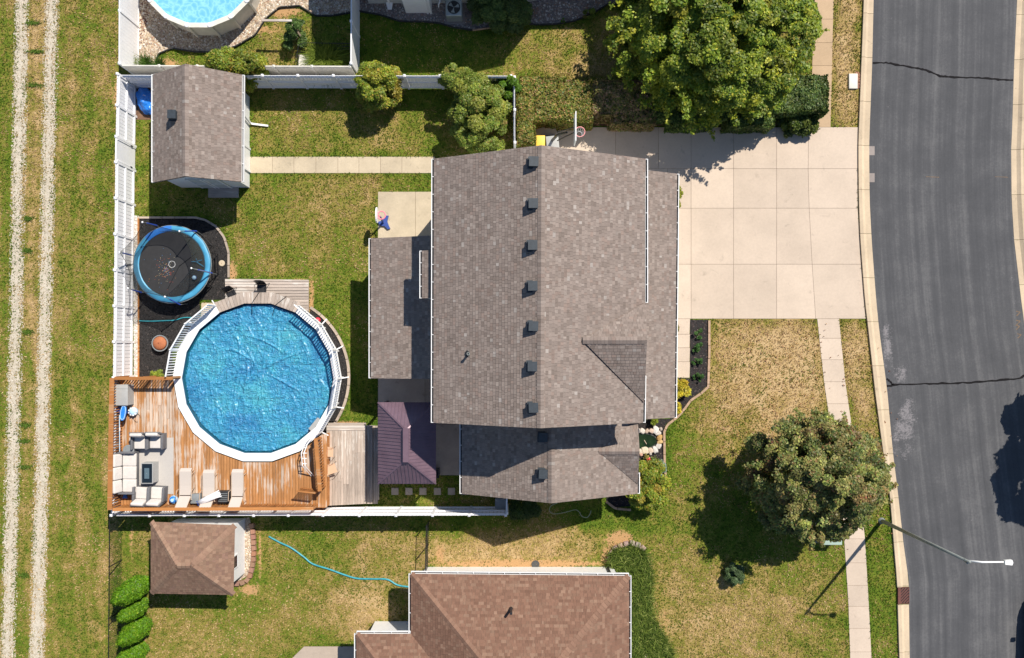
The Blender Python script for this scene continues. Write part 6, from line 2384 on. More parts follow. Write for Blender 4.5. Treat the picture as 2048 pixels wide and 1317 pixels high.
bin_(1076, 297, 'yellow_plastic', 'yellow_plastic', 'yellow-lidded bin against the north gable end')
bin_(1103, 298, 'storage_grey', 'grey_plastic', 'grey bin right of the yellow one by the gable', .1)
t_ = thing('tarp_bundle', P(297, 205), 'crumpled bright blue tarpaulin behind the shed', 'tarpaulin')
bm = bmesh.new()
bmesh.ops.create_icosphere(bm, subdivisions=5, radius=1)
for v in bm.verts:
    c = v.co
    f = 1 + .16 * noise.noise(c * 2.2) + .10 * abs(noise.noise(c * 6)) + .05 * noise.noise(c * 14)
    v.co = Vector((c.x * .52 * f, c.y * .62 * f - c.x * .25, max(c.z, -.2) * .42 * f + .08))
me = bpy.data.meshes.new('tarpaulin')
bm.to_mesh(me)
bm.free()
me.materials.append(MATS['tarp_blue'])
me.shade_smooth()
inst('tarpaulin', me, t_)
MB().tube([(-.5, .1, .2), (0, .2, .5), (.45, 0, .25)], .012, 5).build('rope', 'white_cloth', t_)
jk = thing('old_bicycle', P(283, 178), 'black bicycle lying in the shaded corner behind the shed', 'bicycle', None, .2)
for s in (-.5, .5):
    w1_ = MB().tube([(s + .3 * math.cos(a * .3927), .3 * math.sin(a * .3927) , .10 + .1 * math.sin(a * .3927)) for a in range(16)], .02, 6, closed=True).build('wheel', 'rubber', jk)
    MB().tube([(s - .3, 0, .1), (s + .3, 0, .1)], .005, 4).tube([(s, -.3, .0), (s, .3, .2)], .005, 4).build('spokes', 'steel', w1_)
MB().tube([(-.5, 0, .1), (-.1, .25, .2), (.35, .25, .2), (.5, 0, .1)], .02, 6).tube([(-.1, .25, .2), (0, -.1, .12), (.35, .25, .2)], .02, 6).build('frame', 'black_metal', jk)
MB().tube([(.3, .35, .15), (.4, .4, .25), (.45, .3, .35)], .015, 6).build('handlebar', 'steel', jk)
MB().prism([(-.2, .3), (-.05, .28), (-.02, .38), (-.2, .42)], .2, .25).build('saddle', 'black_plastic', jk)

# ------------------------------------------------------------------ street lamp
lp = thing('street_lamp', P(1763, 1042), 'tall grey street lamp with an arm over the road', 'street lamp')
LH = 7.15
MB().tube([(0, 0, 0), (0, 0, LH)], [.10, .055], 14).build('pole', 'galvanised', lp, smooth=True)
MB().lathe([(.17, 0), (.17, .02), (.11, .10)], 16).build('base_plate', 'galvanised', lp)
MB().tube([(0, 0, LH - .25), (.45, 0.02, LH + .05), (1.35, .05, LH + .12)], [.045, .04, .032], 8).build('arm', 'white_paint', lp, smooth=True)
hd = MB().prism([(1.30, -.04), (1.58, -.07), (1.62, 0.04), (1.58, .15), (1.30, .12)], LH + .07, LH + .19).build('lamp_head', 'white_paint', lp)
MB().box(1.34, 1.58, -.06, .12, LH + .05, LH + .069).build('lens', 'steel', hd)
MB().bar((0, 0, LH - .35), (-.02, -.05, LH - .1), .10).build('clamp', 'galvanised', lp)

# utility boxes
uc = thing('utility_cover', P(1705, 164), 'white rectangular utility cover in the dry verge', 'cover')
inst('lid', rbox(.44, .76, .10, .03, 'lid', 'vinyl_old'), uc)
MB().box(-.05, .05, -.09, .09, .101, .108).build('plate', 'vinyl', uc)
bp_ = pebbles('brick_chips', PP([(1712, 146), (1720, 146), (1720, 180), (1712, 180)]), 60, .06, [(1, (.4, .2, .15)), (1, (.3, .15, .1))], .02)
tag(bp_, 'broken reddish chips around the white utility cover', 'chips')
nograss(PP([(1692, 140), (1722, 140), (1722, 190), (1692, 190)])) if False else None
tg = thing('transformer_box', P(1652, 1066), 'pale green transformer box partly under the street tree', 'transformer')
inst('cabinet', rbox(.85, .75, .75, .04, 'cabinet', 'transformer_green'), tg)
inst('lid', rbox(.90, .80, .05, .02, 'lid', 'transformer_green'), tg, (0, 0, .752))
MB().box(-.55, .55, -.5, .5, 0.01, .04).build('pad', 'concrete_old', tg)
tg2 = thing('cable_box', P(1630, 1062), 'small grey cable box left of the green transformer', 'cable box')
inst('cabinet', rbox(.3, .4, .65, .03, 'cabinet', 'grey_plastic'), tg2)
MB().box(-.11, -.09, -.02, .14, .651, .66).build('hinge', 'white_paint', tg2)

# ------------------------------------------------------------------ parked car, bottom right corner
ca = thing('parked_car', (25.62 + .93, -12.35 - 2.35, 0), 'dark car parked at the kerb in the bottom right corner', 'car')
Lc, Wc = 4.7, 1.86
sec = [(-2.35, .30, .62, .75), (-2.25, .25, .80, .86), (-1.7, .22, .93, .92), (-.9, .22, .98, .93), (.3, .22, .98, .93), (1.2, .22, .92, .93), (1.9, .24, .80, .88), (2.28, .28, .66, .74), (2.35, .34, .55, .6)]
vs, fs = [], []
for y, z0_, z1_, hw in sec:
    vs += [(-hw, y, z0_ + .08), (-hw * 1.0, y, z1_ - .15), (-hw * .90, y, z1_), (0, y, z1_ + .03), (hw * .90, y, z1_), (hw, y, z1_ - .15), (hw, y, z0_ + .08), (hw * .9, y, z0_), (-hw * .9, y, z0_)]
m = 9
for i in range(len(sec) - 1):
    for k in range(m):
        fs.append((i * m + k, i * m + (k + 1) % m, (i + 1) * m + (k + 1) % m, (i + 1) * m + k))
fs += [tuple(range(m))[::-1], tuple(range((len(sec) - 1) * m, len(sec) * m))]
MB().add(vs, fs).build('body', 'car_paint', ca, smooth=True)
cb_ = [(-1.9, .86, .60, .97), (-1.3, .70, .62, 1.42), (.1, .70, .62, 1.46), (.95, .80, .62, .98)]
vs = []
for y, hw, h2, z in cb_:
    vs += [(-.80, y, .9), (-.62 if z > 1.2 else -.78, y, z), (.62 if z > 1.2 else .78, y, z), (.80, y, .9)]
fs = [(0, 1, 2, 3)[::-1]] + [(i * 4 + k, (i + 1) * 4 + k, (i + 1) * 4 + k + 1, i * 4 + k + 1) for i in range(3) for k in range(3)] + [(12, 13, 14, 15)]
cabn = MB().add(vs, fs).build('cabin_glass', 'car_glass', ca)
MB().slab([(-.60, -1.25, 1.43), (.60, -1.25, 1.43), (.60, .08, 1.47), (-.60, .08, 1.47)], .03).build('roof', 'car_paint', ca, loc=(0, 0, .02))
for sx in (-1, 1):
    for y in (-1.42, 1.48):
        wl_ = MB().tube([(-.11, 0, 0), (.11, 0, 0)], .33, 24).build('wheel', 'rubber', ca, loc=(sx * .85, y, .33))
        rmh = MB()
        rmh.tube([(-.118, 0, 0), (.118, 0, 0)], .055, 10)
        for k in range(10):
            a = k * math.pi / 5
            rmh.bar((sx * .114, .03 * math.cos(a), .03 * math.sin(a)), (sx * .114, .215 * math.cos(a), .215 * math.sin(a)), .034, .012, up=(1, 0, 0))
        rmh.tube([(sx * .113, .22 * math.cos(a * .3142), .22 * math.sin(a * .3142)) for a in range(20)], .014, 5, closed=True)
        rmh.build('rim', 'rim_alloy', wl_)
    MB().box(-.10, .10, -.08, .08, -.05, .08).build('mirror', 'car_paint', ca, loc=(sx * .98, .72, .98))
    MB().box(-.17, .17, -.05, .05, -.07, .07).build('headlight', 'pale_blue', ca, loc=(sx * .55, 2.26, .60))
    MB().box(-.16, .16, -.04, .04, -.07, .07).build('taillight', 'red_plastic', ca, loc=(sx * .6, -2.33, .66))
nograss([(24, -18), (28, -18), (28, -10), (24, -10)]) if False else None

# ------------------------------------------------------------------ vegetation
def clump_leaves(name, clumps, per, size, pal, parent, jitter=.28, up=.7, tintvar=.25, kind=None, elong=1.5, flat_=.62):
    """leaf faces over the upper skin of many overlapping clumps (x, y, z, r)"""
    cl = np.array(clumps, float)
    n = len(cl)
    w = cl[:, 3] ** 2
    cnt = np.maximum(8, (per * n * w / w.sum()).astype(int))
    if cl.shape[1] > 4:
        cnt = np.maximum(6, (cnt * cl[:, 4]).astype(int))
    idx = np.repeat(np.arange(n), cnt)
    N = len(idx)
    d = unit(RS.normal(size=(N, 3)))
    d[:, 2] = np.where(d[:, 2] < -.25, -d[:, 2], d[:, 2])
    rad = cl[idx, 3:4] * (1 - np.abs(RS.normal(0, jitter, (N, 1))) + .05)
    rad *= 1 + RS.uniform(-.05, .22, (N, 1)) * (RS.uniform(size=(N, 1)) < .3)
    pts = cl[idx, :3] + d * rad * np.array([1, 1, flat_])
    pts[:, 2] -= .25 * np.maximum(np.linalg.norm((pts - cl[idx, :3])[:, :2], axis=1) - cl[idx, 3] * .6, 0)
    nrm = unit(d * .6 + np.array([0, 0, up]) + RS.normal(0, .55, (N, 3)))
    V = leaf_quads(pts, nrm, size, elong)
    tint = 1 + RS.uniform(-tintvar, tintvar, (n, 1))
    # each clump leans to one of the colours
    pc = np.array([p[1] for p in pal], float)
    pw = np.array([p[0] for p in pal], float)
    pw /= pw.sum()
    lean = pc[RS.choice(len(pal), n, p=pw)]
    col = pick(pal, N) * .6 + lean[idx] * .4
    col = np.clip(col * tint[idx], 0, 1)
    return np_mesh(name, V, [(0, 1, 2, 3)], 'leaf', col, parent, kind)


def trunk(parent, x, y, h, r, limbs, name='trunk'):
    mb = MB()
    mb.tube([(x, y, 0), (x + .03, y, h * .4), (x, y + .04, h)], [r * 1.3, r, r * .7], 9)
    for (tx, ty, tz) in limbs:
        mx_, my_, mz_ = x + (tx - x) * .45 + random.uniform(-.15, .15), y + (ty - y) * .45, h * .9 + (tz - h * .9) * .35
        mb.tube([(x, y, h * random.uniform(.6, .95)), (mx_, my_, mz_), (tx, ty, tz)], [r * .5, r * .3, r * .08], 6)
    return mb.build(name, 'bark', parent, smooth=True)


def dome_clumps(n, rx, ry, z0, z1, rc, rough=.2, fill=.45, under=.15, flat=1.0):
    out = []
    for i in range(n):
        a = random.uniform(0, 2 * math.pi)
        u_ = random.random()
        e = math.asin(u_ ** flat * (1 + under) - under)           # more or less even over the dome
        lob = 1 + rough * noise.noise((math.cos(a) * 1.6, math.sin(a) * 1.6, e * 1.5 + rx)) * 1.6
        f = lob * (1 if random.random() > fill else random.uniform(.45, .9))
        r_ = random.uniform(.65, 1.25) * rc
        out.append((rx * f * math.cos(e) * math.cos(a), ry * f * math.cos(e) * math.sin(a), z0 + (z1 - z0) * max(math.sin(e), -.2) * (f if f < 1 else 1), r_))
    return out


def tree(name, x, y, rx, ry, z0, z1, n, rc, per, size, pal, label, cat='tree', hgt=None, **k):
    t = thing(name, (x, y, 0), label, cat)
    cl = dome_clumps(n, rx - rc * .6, ry - rc * .6, z0, z1 - rc * .6, rc, **{a: b for a, b in k.items() if a in ('rough', 'fill', 'under', 'flat')})
    trunk(t, 0, 0, z0 * .9, max(.05, rx * .05), [(c[0] * .85, c[1] * .85, c[2] - .1) for c in random.sample(cl, min(len(cl), 26))])
    cl = [c + (1.0,) for c in cl]
    for i in range(k.get('fringe', 0)):
        a_, e_ = random.uniform(0, 6.283), random.uniform(-.1, .9)
        f_ = random.uniform(.98, 1.08)
        cl.append((rx * f_ * math.cos(e_) * math.cos(a_), ry * f_ * math.cos(e_) * math.sin(a_), z0 + (z1 - z0) * max(math.sin(e_), 0), rc * random.uniform(.35, .9), .28))
    for i in range(k.get('limbs', 0)):
        a_, r0_ = random.uniform(0, 6.283), random.uniform(.93, 1.0)
        z_ = z0 + (z1 - z0) * random.uniform(0, .5)
        m_ = random.randint(2, 4)
        for j in range(m_):
            f_ = r0_ + .065 * j
            cl.append((rx * f_ * math.cos(a_ + .02 * j), ry * f_ * math.sin(a_ + .02 * j), z_ - .05 * j, rc * (.62 - .11 * j), .5))
    clump_leaves('crown', cl, per, size, pal, t, **{a: b for a, b in k.items() if a in ('tintvar', 'up', 'jitter', 'elong', 'flat_')})
    return t


GRN = [(4, (0.100, 0.177, 0.014)), (4, (0.177, 0.254, 0.021)), (3, (0.283, 0.342, 0.029)), (1.6, (0.496, 0.496, 0.041)), (.5, (0.708, 0.614, 0.071))]
MIX = [(4, (.085, .140, .035)), (4, (.17, .215, .055)), (3, (.30, .27, .085)), (1.6, (.40, .31, .12)), (1.1, (.30, .11, .06)), (1.5, (.44, .48, .11))]
HDG = [(4, (.17, .215, .035)), (3, (.30, .275, .055)), (2, (.40, .29, .085)), (.8, (.42, .22, .11)), (1.5, (.10, .16, .025))]
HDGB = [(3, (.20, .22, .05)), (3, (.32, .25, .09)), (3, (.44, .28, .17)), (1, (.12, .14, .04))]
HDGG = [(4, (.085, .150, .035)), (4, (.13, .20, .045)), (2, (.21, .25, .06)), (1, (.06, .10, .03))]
SHR = [(4, (0.179, 0.263, 0.025)), (3, (0.291, 0.347, 0.034)), (2, (0.470, 0.448, 0.050)), (1.3, (0.493, 0.291, 0.056)), (1, (0.101, 0.157, 0.020))]
SHD = [(4, (.14, .215, .028)), (4, (.235, .31, .045)), (2, (.42, .42, .07)), (.4, (.36, .2, .08))]
BRT = [(4, (.09, .20, .010)), (3, (.13, .27, .012)), (1, (.20, .32, .02))]
YEL = [(5, (.62, .52, .04)), (3, (.72, .62, .08)), (2, (.42, .42, .04)), (1, (.6, .35, .05))]

# big green tree, top
x, y = 9.3, 15.05
tree('maple_tree', x, y, 4.5, 4.4, 1.9, 6.3, 700, .42, 290, .09, GRN, 'big bright green tree spreading over the hedge', rough=.2, fill=.45, under=.05, flat=1.15, tintvar=.4, fringe=120, limbs=46, jitter=.5, flat_=.32, up=1.0)
# street tree
tree('maple_tree', 13.95, -5.9, 2.98, 2.68, 2.1, 6.1, 430, .34, 240, .082, MIX, 'rounded green and reddish tree on the front lawn', rough=.18, fill=.42, under=.1, tintvar=.4, fringe=60, limbs=26, jitter=.5, flat_=.36, up=1.0)
# a tree across the road, out of the picture but for its shadow
tree('maple_tree', 28.6, -2.6, 2.5, 3.2, 3.0, 6.5, 70, .5, 160, .2, GRN, 'tree across the road that casts its shadow on the asphalt', rough=.25, fill=.2)

# shrubs
def shrub(px, py, r, h, label, pal=SHD, per=420, size=.075, name='shrub', cat='shrub', ry=None, n=40, rc=None, z0=.35, **k):
    k.setdefault('jitter', .42)
    k.setdefault('flat_', .5)
    w_ = P(px, py, h * .6)
    return tree(name, w_[0], w_[1], r, ry or r, z0 * h, h, n, rc or r * .28, per, size, pal, label, cat, **k)


shrub(470, 132, 1.45, 2.9, 'wide flowering shrub between the shed and neighbouring pool', SHR, ry=.75, n=46, rc=.33)
shrub(510, 130, .6, 2.6, 'small green shrub hanging over the fence beside the shed', SHR, n=16)
shrub(754, 166, 1.12, 2.5, 'round yellow-green shrub overhanging the north fence', SHR, n=52)
shrub(914, 163, .80, 2.7, 'small bright shrub with white blooms against the fence', SHD, n=30)
shrub(957, 226, 1.42, 2.9, 'large dense green shrub at the house corner', SHD, ry=1.85, n=190, rc=.27, per=330)
shrub(1018, 178, .62, 2.2, 'leafy bright shrub straddling the short fence', BRT, n=26)
shrub(996, 16, 1.7, 1.3, 'wide dark green shrub against the northern house', HDGG, ry=.95, n=60, rc=.32)
shrub(1179, 25, .28, .7, 'tiny shrub at the tip of the grey rock bed', SHD, n=10, per=200)
shrub(1127, 42, .14, .4, 'tiny green weed in the grey rock bed', BRT, n=5, per=80, size=.05)
shrub(1292, 974, 1.15, 1.9, 'yellow-green rounded shrub at the wing corner', SHR, n=60, per=430)
shrub(1318, 938, .42, .7, 'silvery blue-green shrub below the pond', [(4, (.34, .42, .34)), (3, (.26, .34, .26)), (1, (.45, .52, .45))], n=22, per=260, size=.06)
shrub(1364, 777, .46, .7, 'bright yellow hosta beside the front walk', YEL, n=22, per=120, size=.14, up=.9, elong=1.8)
shrub(1353, 808, .34, .5, 'smaller yellow shrub tucked under the porch gutter', YEL, n=12, per=110, size=.11, ry=.5)
shrub(1308, 843, .26, .45, 'little yellow-green plant above the garden pond', [(3, (.25, .36, .03)), (2, (.42, .46, .06))], n=10, per=70, size=.10)
for i, (px_, py_) in enumerate(((1398, 668), (1397, 695), (1397, 726), (1398, 756))):
    shrub(px_, py_, .25, .42, ['first small green plant from the top in the front bed', 'second small green plant from the top in the front bed', 'third small green plant from the top in the front bed', 'lowest small green plant in the front mulch bed'][i],
          [(3, (.05, .13, .03)), (2, (.09, .19, .04))], n=9, per=90, size=.055, name='perennial', cat='plant', z0=.2)
shrub(1470, 1152, .50, .9, 'small round shrub at the edge of the tree shadow', [(3, (.08, .13, .05)), (2, (.13, .20, .08))], n=26, per=230)
shrub(1600, 246, .95, .9, 'low dark shrub at the driveway end of the hedge', [(4, (.05, .09, .015)), (3, (.09, .13, .02)), (1, (.20, .24, .03))], n=46, ry=.62, rc=.25, per=180, size=.11)
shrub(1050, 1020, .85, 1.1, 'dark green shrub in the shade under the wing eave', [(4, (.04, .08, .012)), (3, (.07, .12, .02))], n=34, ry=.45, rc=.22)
shrub(1357, 394, .16, .9, 'narrow yellow-green shrub squeezed beside the garage gutter', [(3, (.38, .38, .03)), (2, (.22, .27, .03))], n=18, ry=.5, rc=.12, per=110, size=.06)
shrub(1352, 655, .12, .5, 'thin yellowing plant under the porch gutter by the walk', [(3, (.34, .28, .05)), (2, (.22, .22, .04))], n=10, ry=.45, rc=.1, per=80, size=.05)
shrub(311, 749, .40, .5, 'small yellow-green plant at the bottom of the mulch bed', [(3, (.30, .36, .04)), (2, (.15, .22, .03))], n=9, ry=.2, rc=.14, per=110, size=.06)
shrub(590, 62, .62, 1.5, 'small leafy sapling on the neighbouring lawn', [(3, (.08, .15, .03)), (2, (.13, .20, .05))], n=26, per=150, rough=.5, fill=.6)
shrub(1292, 912, .16, .3, 'small yellow flower clump below the pond stones', [(3, (.42, .36, .10)), (2, (.25, .25, .05))], n=6, per=60, size=.05)
tag(MB().lathe([(.02, 0), (.09, .03), (.10, .06), (.03, .08)], 10).build('flower_pot', 'red_plastic', None, loc=P3(1297, 918, .015)), 'tiny red saucer on the mulch below the pond', 'saucer')
t_ = thing('plant_stake', P3(556, 43, 1.3), 'grey wooden crossbar leaning over the neighbouring sapling', 'stake')
MB().bar((-.75, 0, .1), (.70, -.02, .12), .10, .06).build('crossbar', 'wood_grey_x', t_)
MB().bar((.70, -.15, -.05), (1.05, -.62, -1.2), .08).build('prop', 'tan_metal', t_)

# clipped hedge, built of separate bushes grown together
def hedge(x0, y0, x1, y1, h, label, pal=HDG, n=9000, size=.075):
    a, b = P(x0, y1, h), P(x1, y0, h)
    cx_, cy_ = (a[0] + b[0]) / 2, (a[1] + b[1]) / 2
    t = thing('hedge_bush', (cx_, cy_, 0), label, 'hedge', 'clipped hedge along the driveway')
    hx, hy = (b[0] - a[0]) / 2, (b[1] - a[1]) / 2
    sx, sy = hx - .08, hy - .08
    bm = bmesh.new()
    bmesh.ops.create_cube(bm, size=1)
    for v in bm.verts:
        v.co = Vector((v.co.x * 2 * (sx - .06), v.co.y * 2 * (sy - .06), (v.co.z + .5) * (h - .12)))
    bmesh.ops.bevel(bm, geom=bm.edges[:], offset=.12, segments=2, affect='EDGES')
    me = bpy.data.meshes.new('foliage_core')
    bm.to_mesh(me)
    bm.free()
    me.materials.append(MATS['core_dark'])
    inst('foliage_core', me, t)  # solid dark block added behind the leaves to stop see-through
    areas = np.array([4 * hx * hy, 2 * hx * h, 2 * hx * h, 2 * hy * h, 2 * hy * h]) * np.array([1.3, 1, .4, 1, 1])
    f = RS.choice(5, n, p=areas / areas.sum())
    u_, v_ = RS.uniform(-1, 1, n), RS.uniform(-1, 1, n)
    pts = np.zeros((n, 3))
    nr = np.zeros((n, 3))
    top = f == 0
    pts[top] = np.stack([u_[top] * hx, v_[top] * hy, np.full(top.sum(), h)], 1)
    nr[top] = (0, 0, 1)
    for k, (ax, sg) in enumerate(((1, -1), (1, 1), (0, -1), (0, 1)), 1):
        m_ = f == k
        q = np.zeros((m_.sum(), 3))
        q[:, ax] = sg * (hy if ax == 1 else hx)
        q[:, 1 - ax] = u_[m_] * (hx if ax == 1 else hy)
        q[:, 2] = (v_[m_] + 1) / 2 * h
        pts[m_] = q
        nn_ = np.zeros(3)
        nn_[ax] = sg
        nr[m_] = nn_
    # rounded shoulders
    e = np.maximum(np.maximum(np.abs(pts[:, 0]) - (hx - .22), 0), np.maximum(np.abs(pts[:, 1]) - (hy - .22), 0)) / .22
    pts[:, 2] -= np.where(top, .16 * e ** 2, 0)
    lump = np.array([noise.noise((p[0] * 1.8 + cx_, p[1] * 1.8 + cy_, p[2])) for p in pts])
    lump2 = np.array([noise.noise((p[0] * 5 + cx_, p[1] * 5 + cy_, p[2] * 3)) for p in pts])
    pts += nr * (lump * .10 + lump2 * .06 - np.abs(RS.normal(0, .05, n)))[:, None]
    V = leaf_quads(pts, unit(nr + RS.normal(0, .5, (n, 3))), size)
    np_mesh('foliage', V, [(0, 1, 2, 3)], 'leaf', np.clip(pick(pal, n) * (1 + .5 * lump[:, None]), 0, 1), t)
    return t


hedge(1034, 188, 1071, 293, 1.3, 'hedge arm running down between fence and driveway')
hedge(1040, 151, 1133, 243, 1.3, 'leftmost hedge bush of the row along the driveway')
hedge(1116, 160, 1187, 246, 1.35, 'second hedge bush, with the backboard in front')
hedge(1178, 158, 1258, 232, 1.3, 'brownish third hedge bush from the left', HDGB)
hedge(1222, 165, 1312, 249, 1.25, 'fourth hedge bush, brown-tipped beside the tree shade', HDGB)
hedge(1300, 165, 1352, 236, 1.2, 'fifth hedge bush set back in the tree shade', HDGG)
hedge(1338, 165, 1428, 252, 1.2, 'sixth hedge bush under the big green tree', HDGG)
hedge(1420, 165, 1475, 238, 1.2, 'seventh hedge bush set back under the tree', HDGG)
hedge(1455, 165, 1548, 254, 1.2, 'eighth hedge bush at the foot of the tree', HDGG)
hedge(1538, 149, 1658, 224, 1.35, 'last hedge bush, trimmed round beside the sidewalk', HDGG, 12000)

# arborvitae column shrubs, lower left
def column(px, py, h, r, label):
    w_ = P(px, py)
    t = thing('arborvitae', (w_[0], w_[1], 0), label, 'evergreen', 'bright arborvitae along the chain-link fence')
    prof = [(.75 * r, 0.05), (r, .25 * h), (.95 * r, .5 * h), (.72 * r, .72 * h), (.38 * r, .9 * h), (.03, h)]
    core = MB().lathe([(a * .86, b * .97) for a, b in prof], 14)  # solid dark core added inside the column to stop see-through
    core.build('foliage_core', 'core_dark', t)
    n = 15000
    z = h * (1 - np.sqrt(1 - RS.uniform(0, 1, n) ** .9 * .999)) if False else h * RS.uniform(0.02, 1, n)
    rr = np.interp(z, [p[1] for p in prof], [p[0] for p in prof])
    keep = RS.uniform(0, 1, n) < (rr / r) * .9 + .12
    z, rr = z[keep], rr[keep]
    n = len(z)
    a = RS.uniform(0, 6.283, n)
    lump = np.array([1 + .22 * noise.noise((math.cos(q) * 2.2, math.sin(q) * 2.2, zz * 1.8 + px)) + .12 * noise.noise((math.cos(q) * 6, math.sin(q) * 6, zz * 5)) for q, zz in zip(a, z)])
    rr = rr * lump + RS.normal(0, .028, n)
    pts = np.stack([rr * np.cos(a), rr * np.sin(a), z], 1)
    nr = unit(np.stack([np.cos(a), np.sin(a), np.full(n, .45)], 1) + RS.normal(0, .35, (n, 3)))
    V = leaf_quads(pts, nr, .065, 1.7)
    np_mesh('foliage', V, [(0, 1, 2, 3)], 'leaf', pick([(4, (.10, .24, .008)), (3, (.16, .33, .012)), (2, (.07, .16, .008)), (.7, (.28, .40, .03))], n), t)
    trunk(t, 0, 0, .4, .05, [])
    return t


column(287, 1166, 2.9, .50, 'topmost arborvitae beside the brown shed')
column(286, 1207, 2.3, .40, 'second arborvitae from the top by the chain-link fence')
column(290, 1248, 2.5, .46, 'third arborvitae from the top by the chain-link fence')
column(283, 1296, 2.5, .45, 'bottom arborvitae at the lower frame edge')


# spiky grasses
def blades(name, base, n_or_pts, length, width, pal, parent=None, spread=1.0, kind=None, lean=.8, mat='grass_blade', seg=2):
    pts = n_or_pts
    N = len(pts)
    a = RS.uniform(0, 6.283, N)
    L = length * RS.uniform(.6, 1.2, N)
    ln = lean * RS.uniform(.5, 1.3, N)
    dx_, dy_ = np.cos(a), np.sin(a)
    px_, py_ = -dy_, dx_
    V = np.zeros((N, 5, 3))
    w = width * RS.uniform(.7, 1.2, N)
    z0 = pts[:, 2]
    for k, s in ((0, -.5), (1, .5)):
        V[:, k] = np.stack([pts[:, 0] + px_ * w * s, pts[:, 1] + py_ * w * s, z0], 1)
    m = .55
    for k, s in ((2, .45), (3, -.45)):
        V[:, k] = np.stack([pts[:, 0] + dx_ * L * ln * .35 + px_ * w * s, pts[:, 1] + dy_ * L * ln * .35 + py_ * w * s, z0 + L * m], 1)
    V[:, 4] = np.stack([pts[:, 0] + dx_ * L * ln, pts[:, 1] + dy_ * L * ln, z0 + L * (1 - .45 * ln)], 1)
    idx = [(0, 1, 2, 3)]
    # quads and a tip triangle: keep all triangles for the uniform face size
    return np_mesh(name, V, [(0, 1, 2), (0, 2, 3), (3, 2, 4)], mat, pick(pal, N), parent, kind)


LB = PP([(1216, 1118), (1218, 1106), (1228, 1097), (1245, 1092), (1270, 1093), (1288, 1104), (1298, 1122), (1302, 1150), (1299, 1180), (1297, 1210), (1304, 1235), (1322, 1262), (1340, 1300), (1352, 1340), (1360, 1420), (1240, 1420), (1240, 1220), (1236, 1150)])
nograss(LB)
X_, Y_ = scatter_in(LB, 17000)
LIR = [(4, (0.058, 0.098, 0.014)), (4, (0.098, 0.150, 0.023)), (2, (0.184, 0.242, 0.040)), (1, (0.346, 0.392, 0.104))]
lr = blades('border_grass', None, np.stack([X_, Y_, RS.uniform(.02, .22, len(X_))], 1), .42, .026, LIR, lean=1.1, kind='stuff')
tag(lr, 'dense dark green border grass along the bottom house wall', 'border grass')
sheet('bed_soil', LB, .008, 'soil', 'soil under the border grass by the bottom house')
SDG = PP([(1296, 1118), (1304, 1150), (1302, 1180), (1300, 1210), (1307, 1235), (1325, 1262), (1343, 1300), (1356, 1340), (1350, 1340), (1335, 1300), (1316, 1262), (1300, 1236), (1293, 1210), (1294, 1180), (1296, 1150)])
X_, Y_ = scatter_in(SDG, 700)
tag(blades('pale_grass_tips', None, np.stack([X_, Y_, np.full(len(X_), .05)], 1), .30, .03, [(2, (.55, .55, .22)), (1, (.40, .45, .12))], lean=1.1, kind='stuff'), 'pale yellow grass tips edging the border grass', 'border grass')


def grass_clump(px, py, r, h, label, pal, n=500, w=.025):
    w_ = P(px, py)
    t = thing('ornamental_grass', (w_[0], w_[1], 0), label, 'ornamental grass')
    rr = r * .35 * np.sqrt(RS.uniform(0, 1, n))
    a = RS.uniform(0, 6.283, n)
    blades('grass_blades', None, np.stack([rr * np.cos(a), rr * np.sin(a), np.zeros(n)], 1), h, w, pal, t, lean=r / h * .95, kind=None)
    MB().lathe([(r * .3, 0), (r * .2, .08)], 10).build('root_clump', 'soil', t)
    return t


grass_clump(655, 128, 1.15, 1.0, 'big feathery ornamental grass inside the black wire pen', [(3, (.13, .19, .02)), (2, (.22, .27, .04)), (1, (.08, .12, .01))], 1500)
grass_clump(268, 128, .4, .7, 'small ornamental grass in the neighbouring fence corner', [(3, (.20, .26, .05)), (2, (.34, .36, .10))], 350)
grass_clump(300, 134, .5, .8, 'green weed clump growing between the two white fences', [(3, (.06, .13, .02)), (2, (.10, .18, .03))], 420)
grass_clump(325, 136, .45, .7, 'second weed clump between the white fences by the shed', [(3, (.06, .13, .02)), (2, (.10, .18, .03))], 320)

# black wire pen round the ornamental grass
pen = thing('wire_pen', P(640, 118), 'low black wire pen around the ornamental grass', 'pen')
pp4 = [rel(pen, P3(x_, y_)) for x_, y_ in ((600, 137), (606, 104), (616, 99), (700, 100), (712, 100))]
for a, b in zip(pp4[:-1], pp4[1:]):
    a, b = Vector(a), Vector(b)
    L = (b - a).length
    for z in (.06, .42, .78):
        MB().bar(a + Vector((0, 0, z)), b + Vector((0, 0, z)), .022).build('rail', 'black_metal', pen)
    n = max(1, int(L / .12))
    me = MB().bar((0, 0, 0), (0, 0, .82), .014).mesh('wire', 'black_metal')
    for i in range(n):
        p = a + (b - a) * (i / n)
        inst('wire', me, pen, tuple(p))
t_ = thing('planter_box', P(612, 128), 'pale green crate inside the black wire pen', 'crate')
MB().box(-.24, .24, -.28, .28, 0, .35).build('bin', 'pale_hose', t_)
MB().box(-.26, .26, -.30, .30, .351, .38).build('lid', 'vinyl_old', t_)

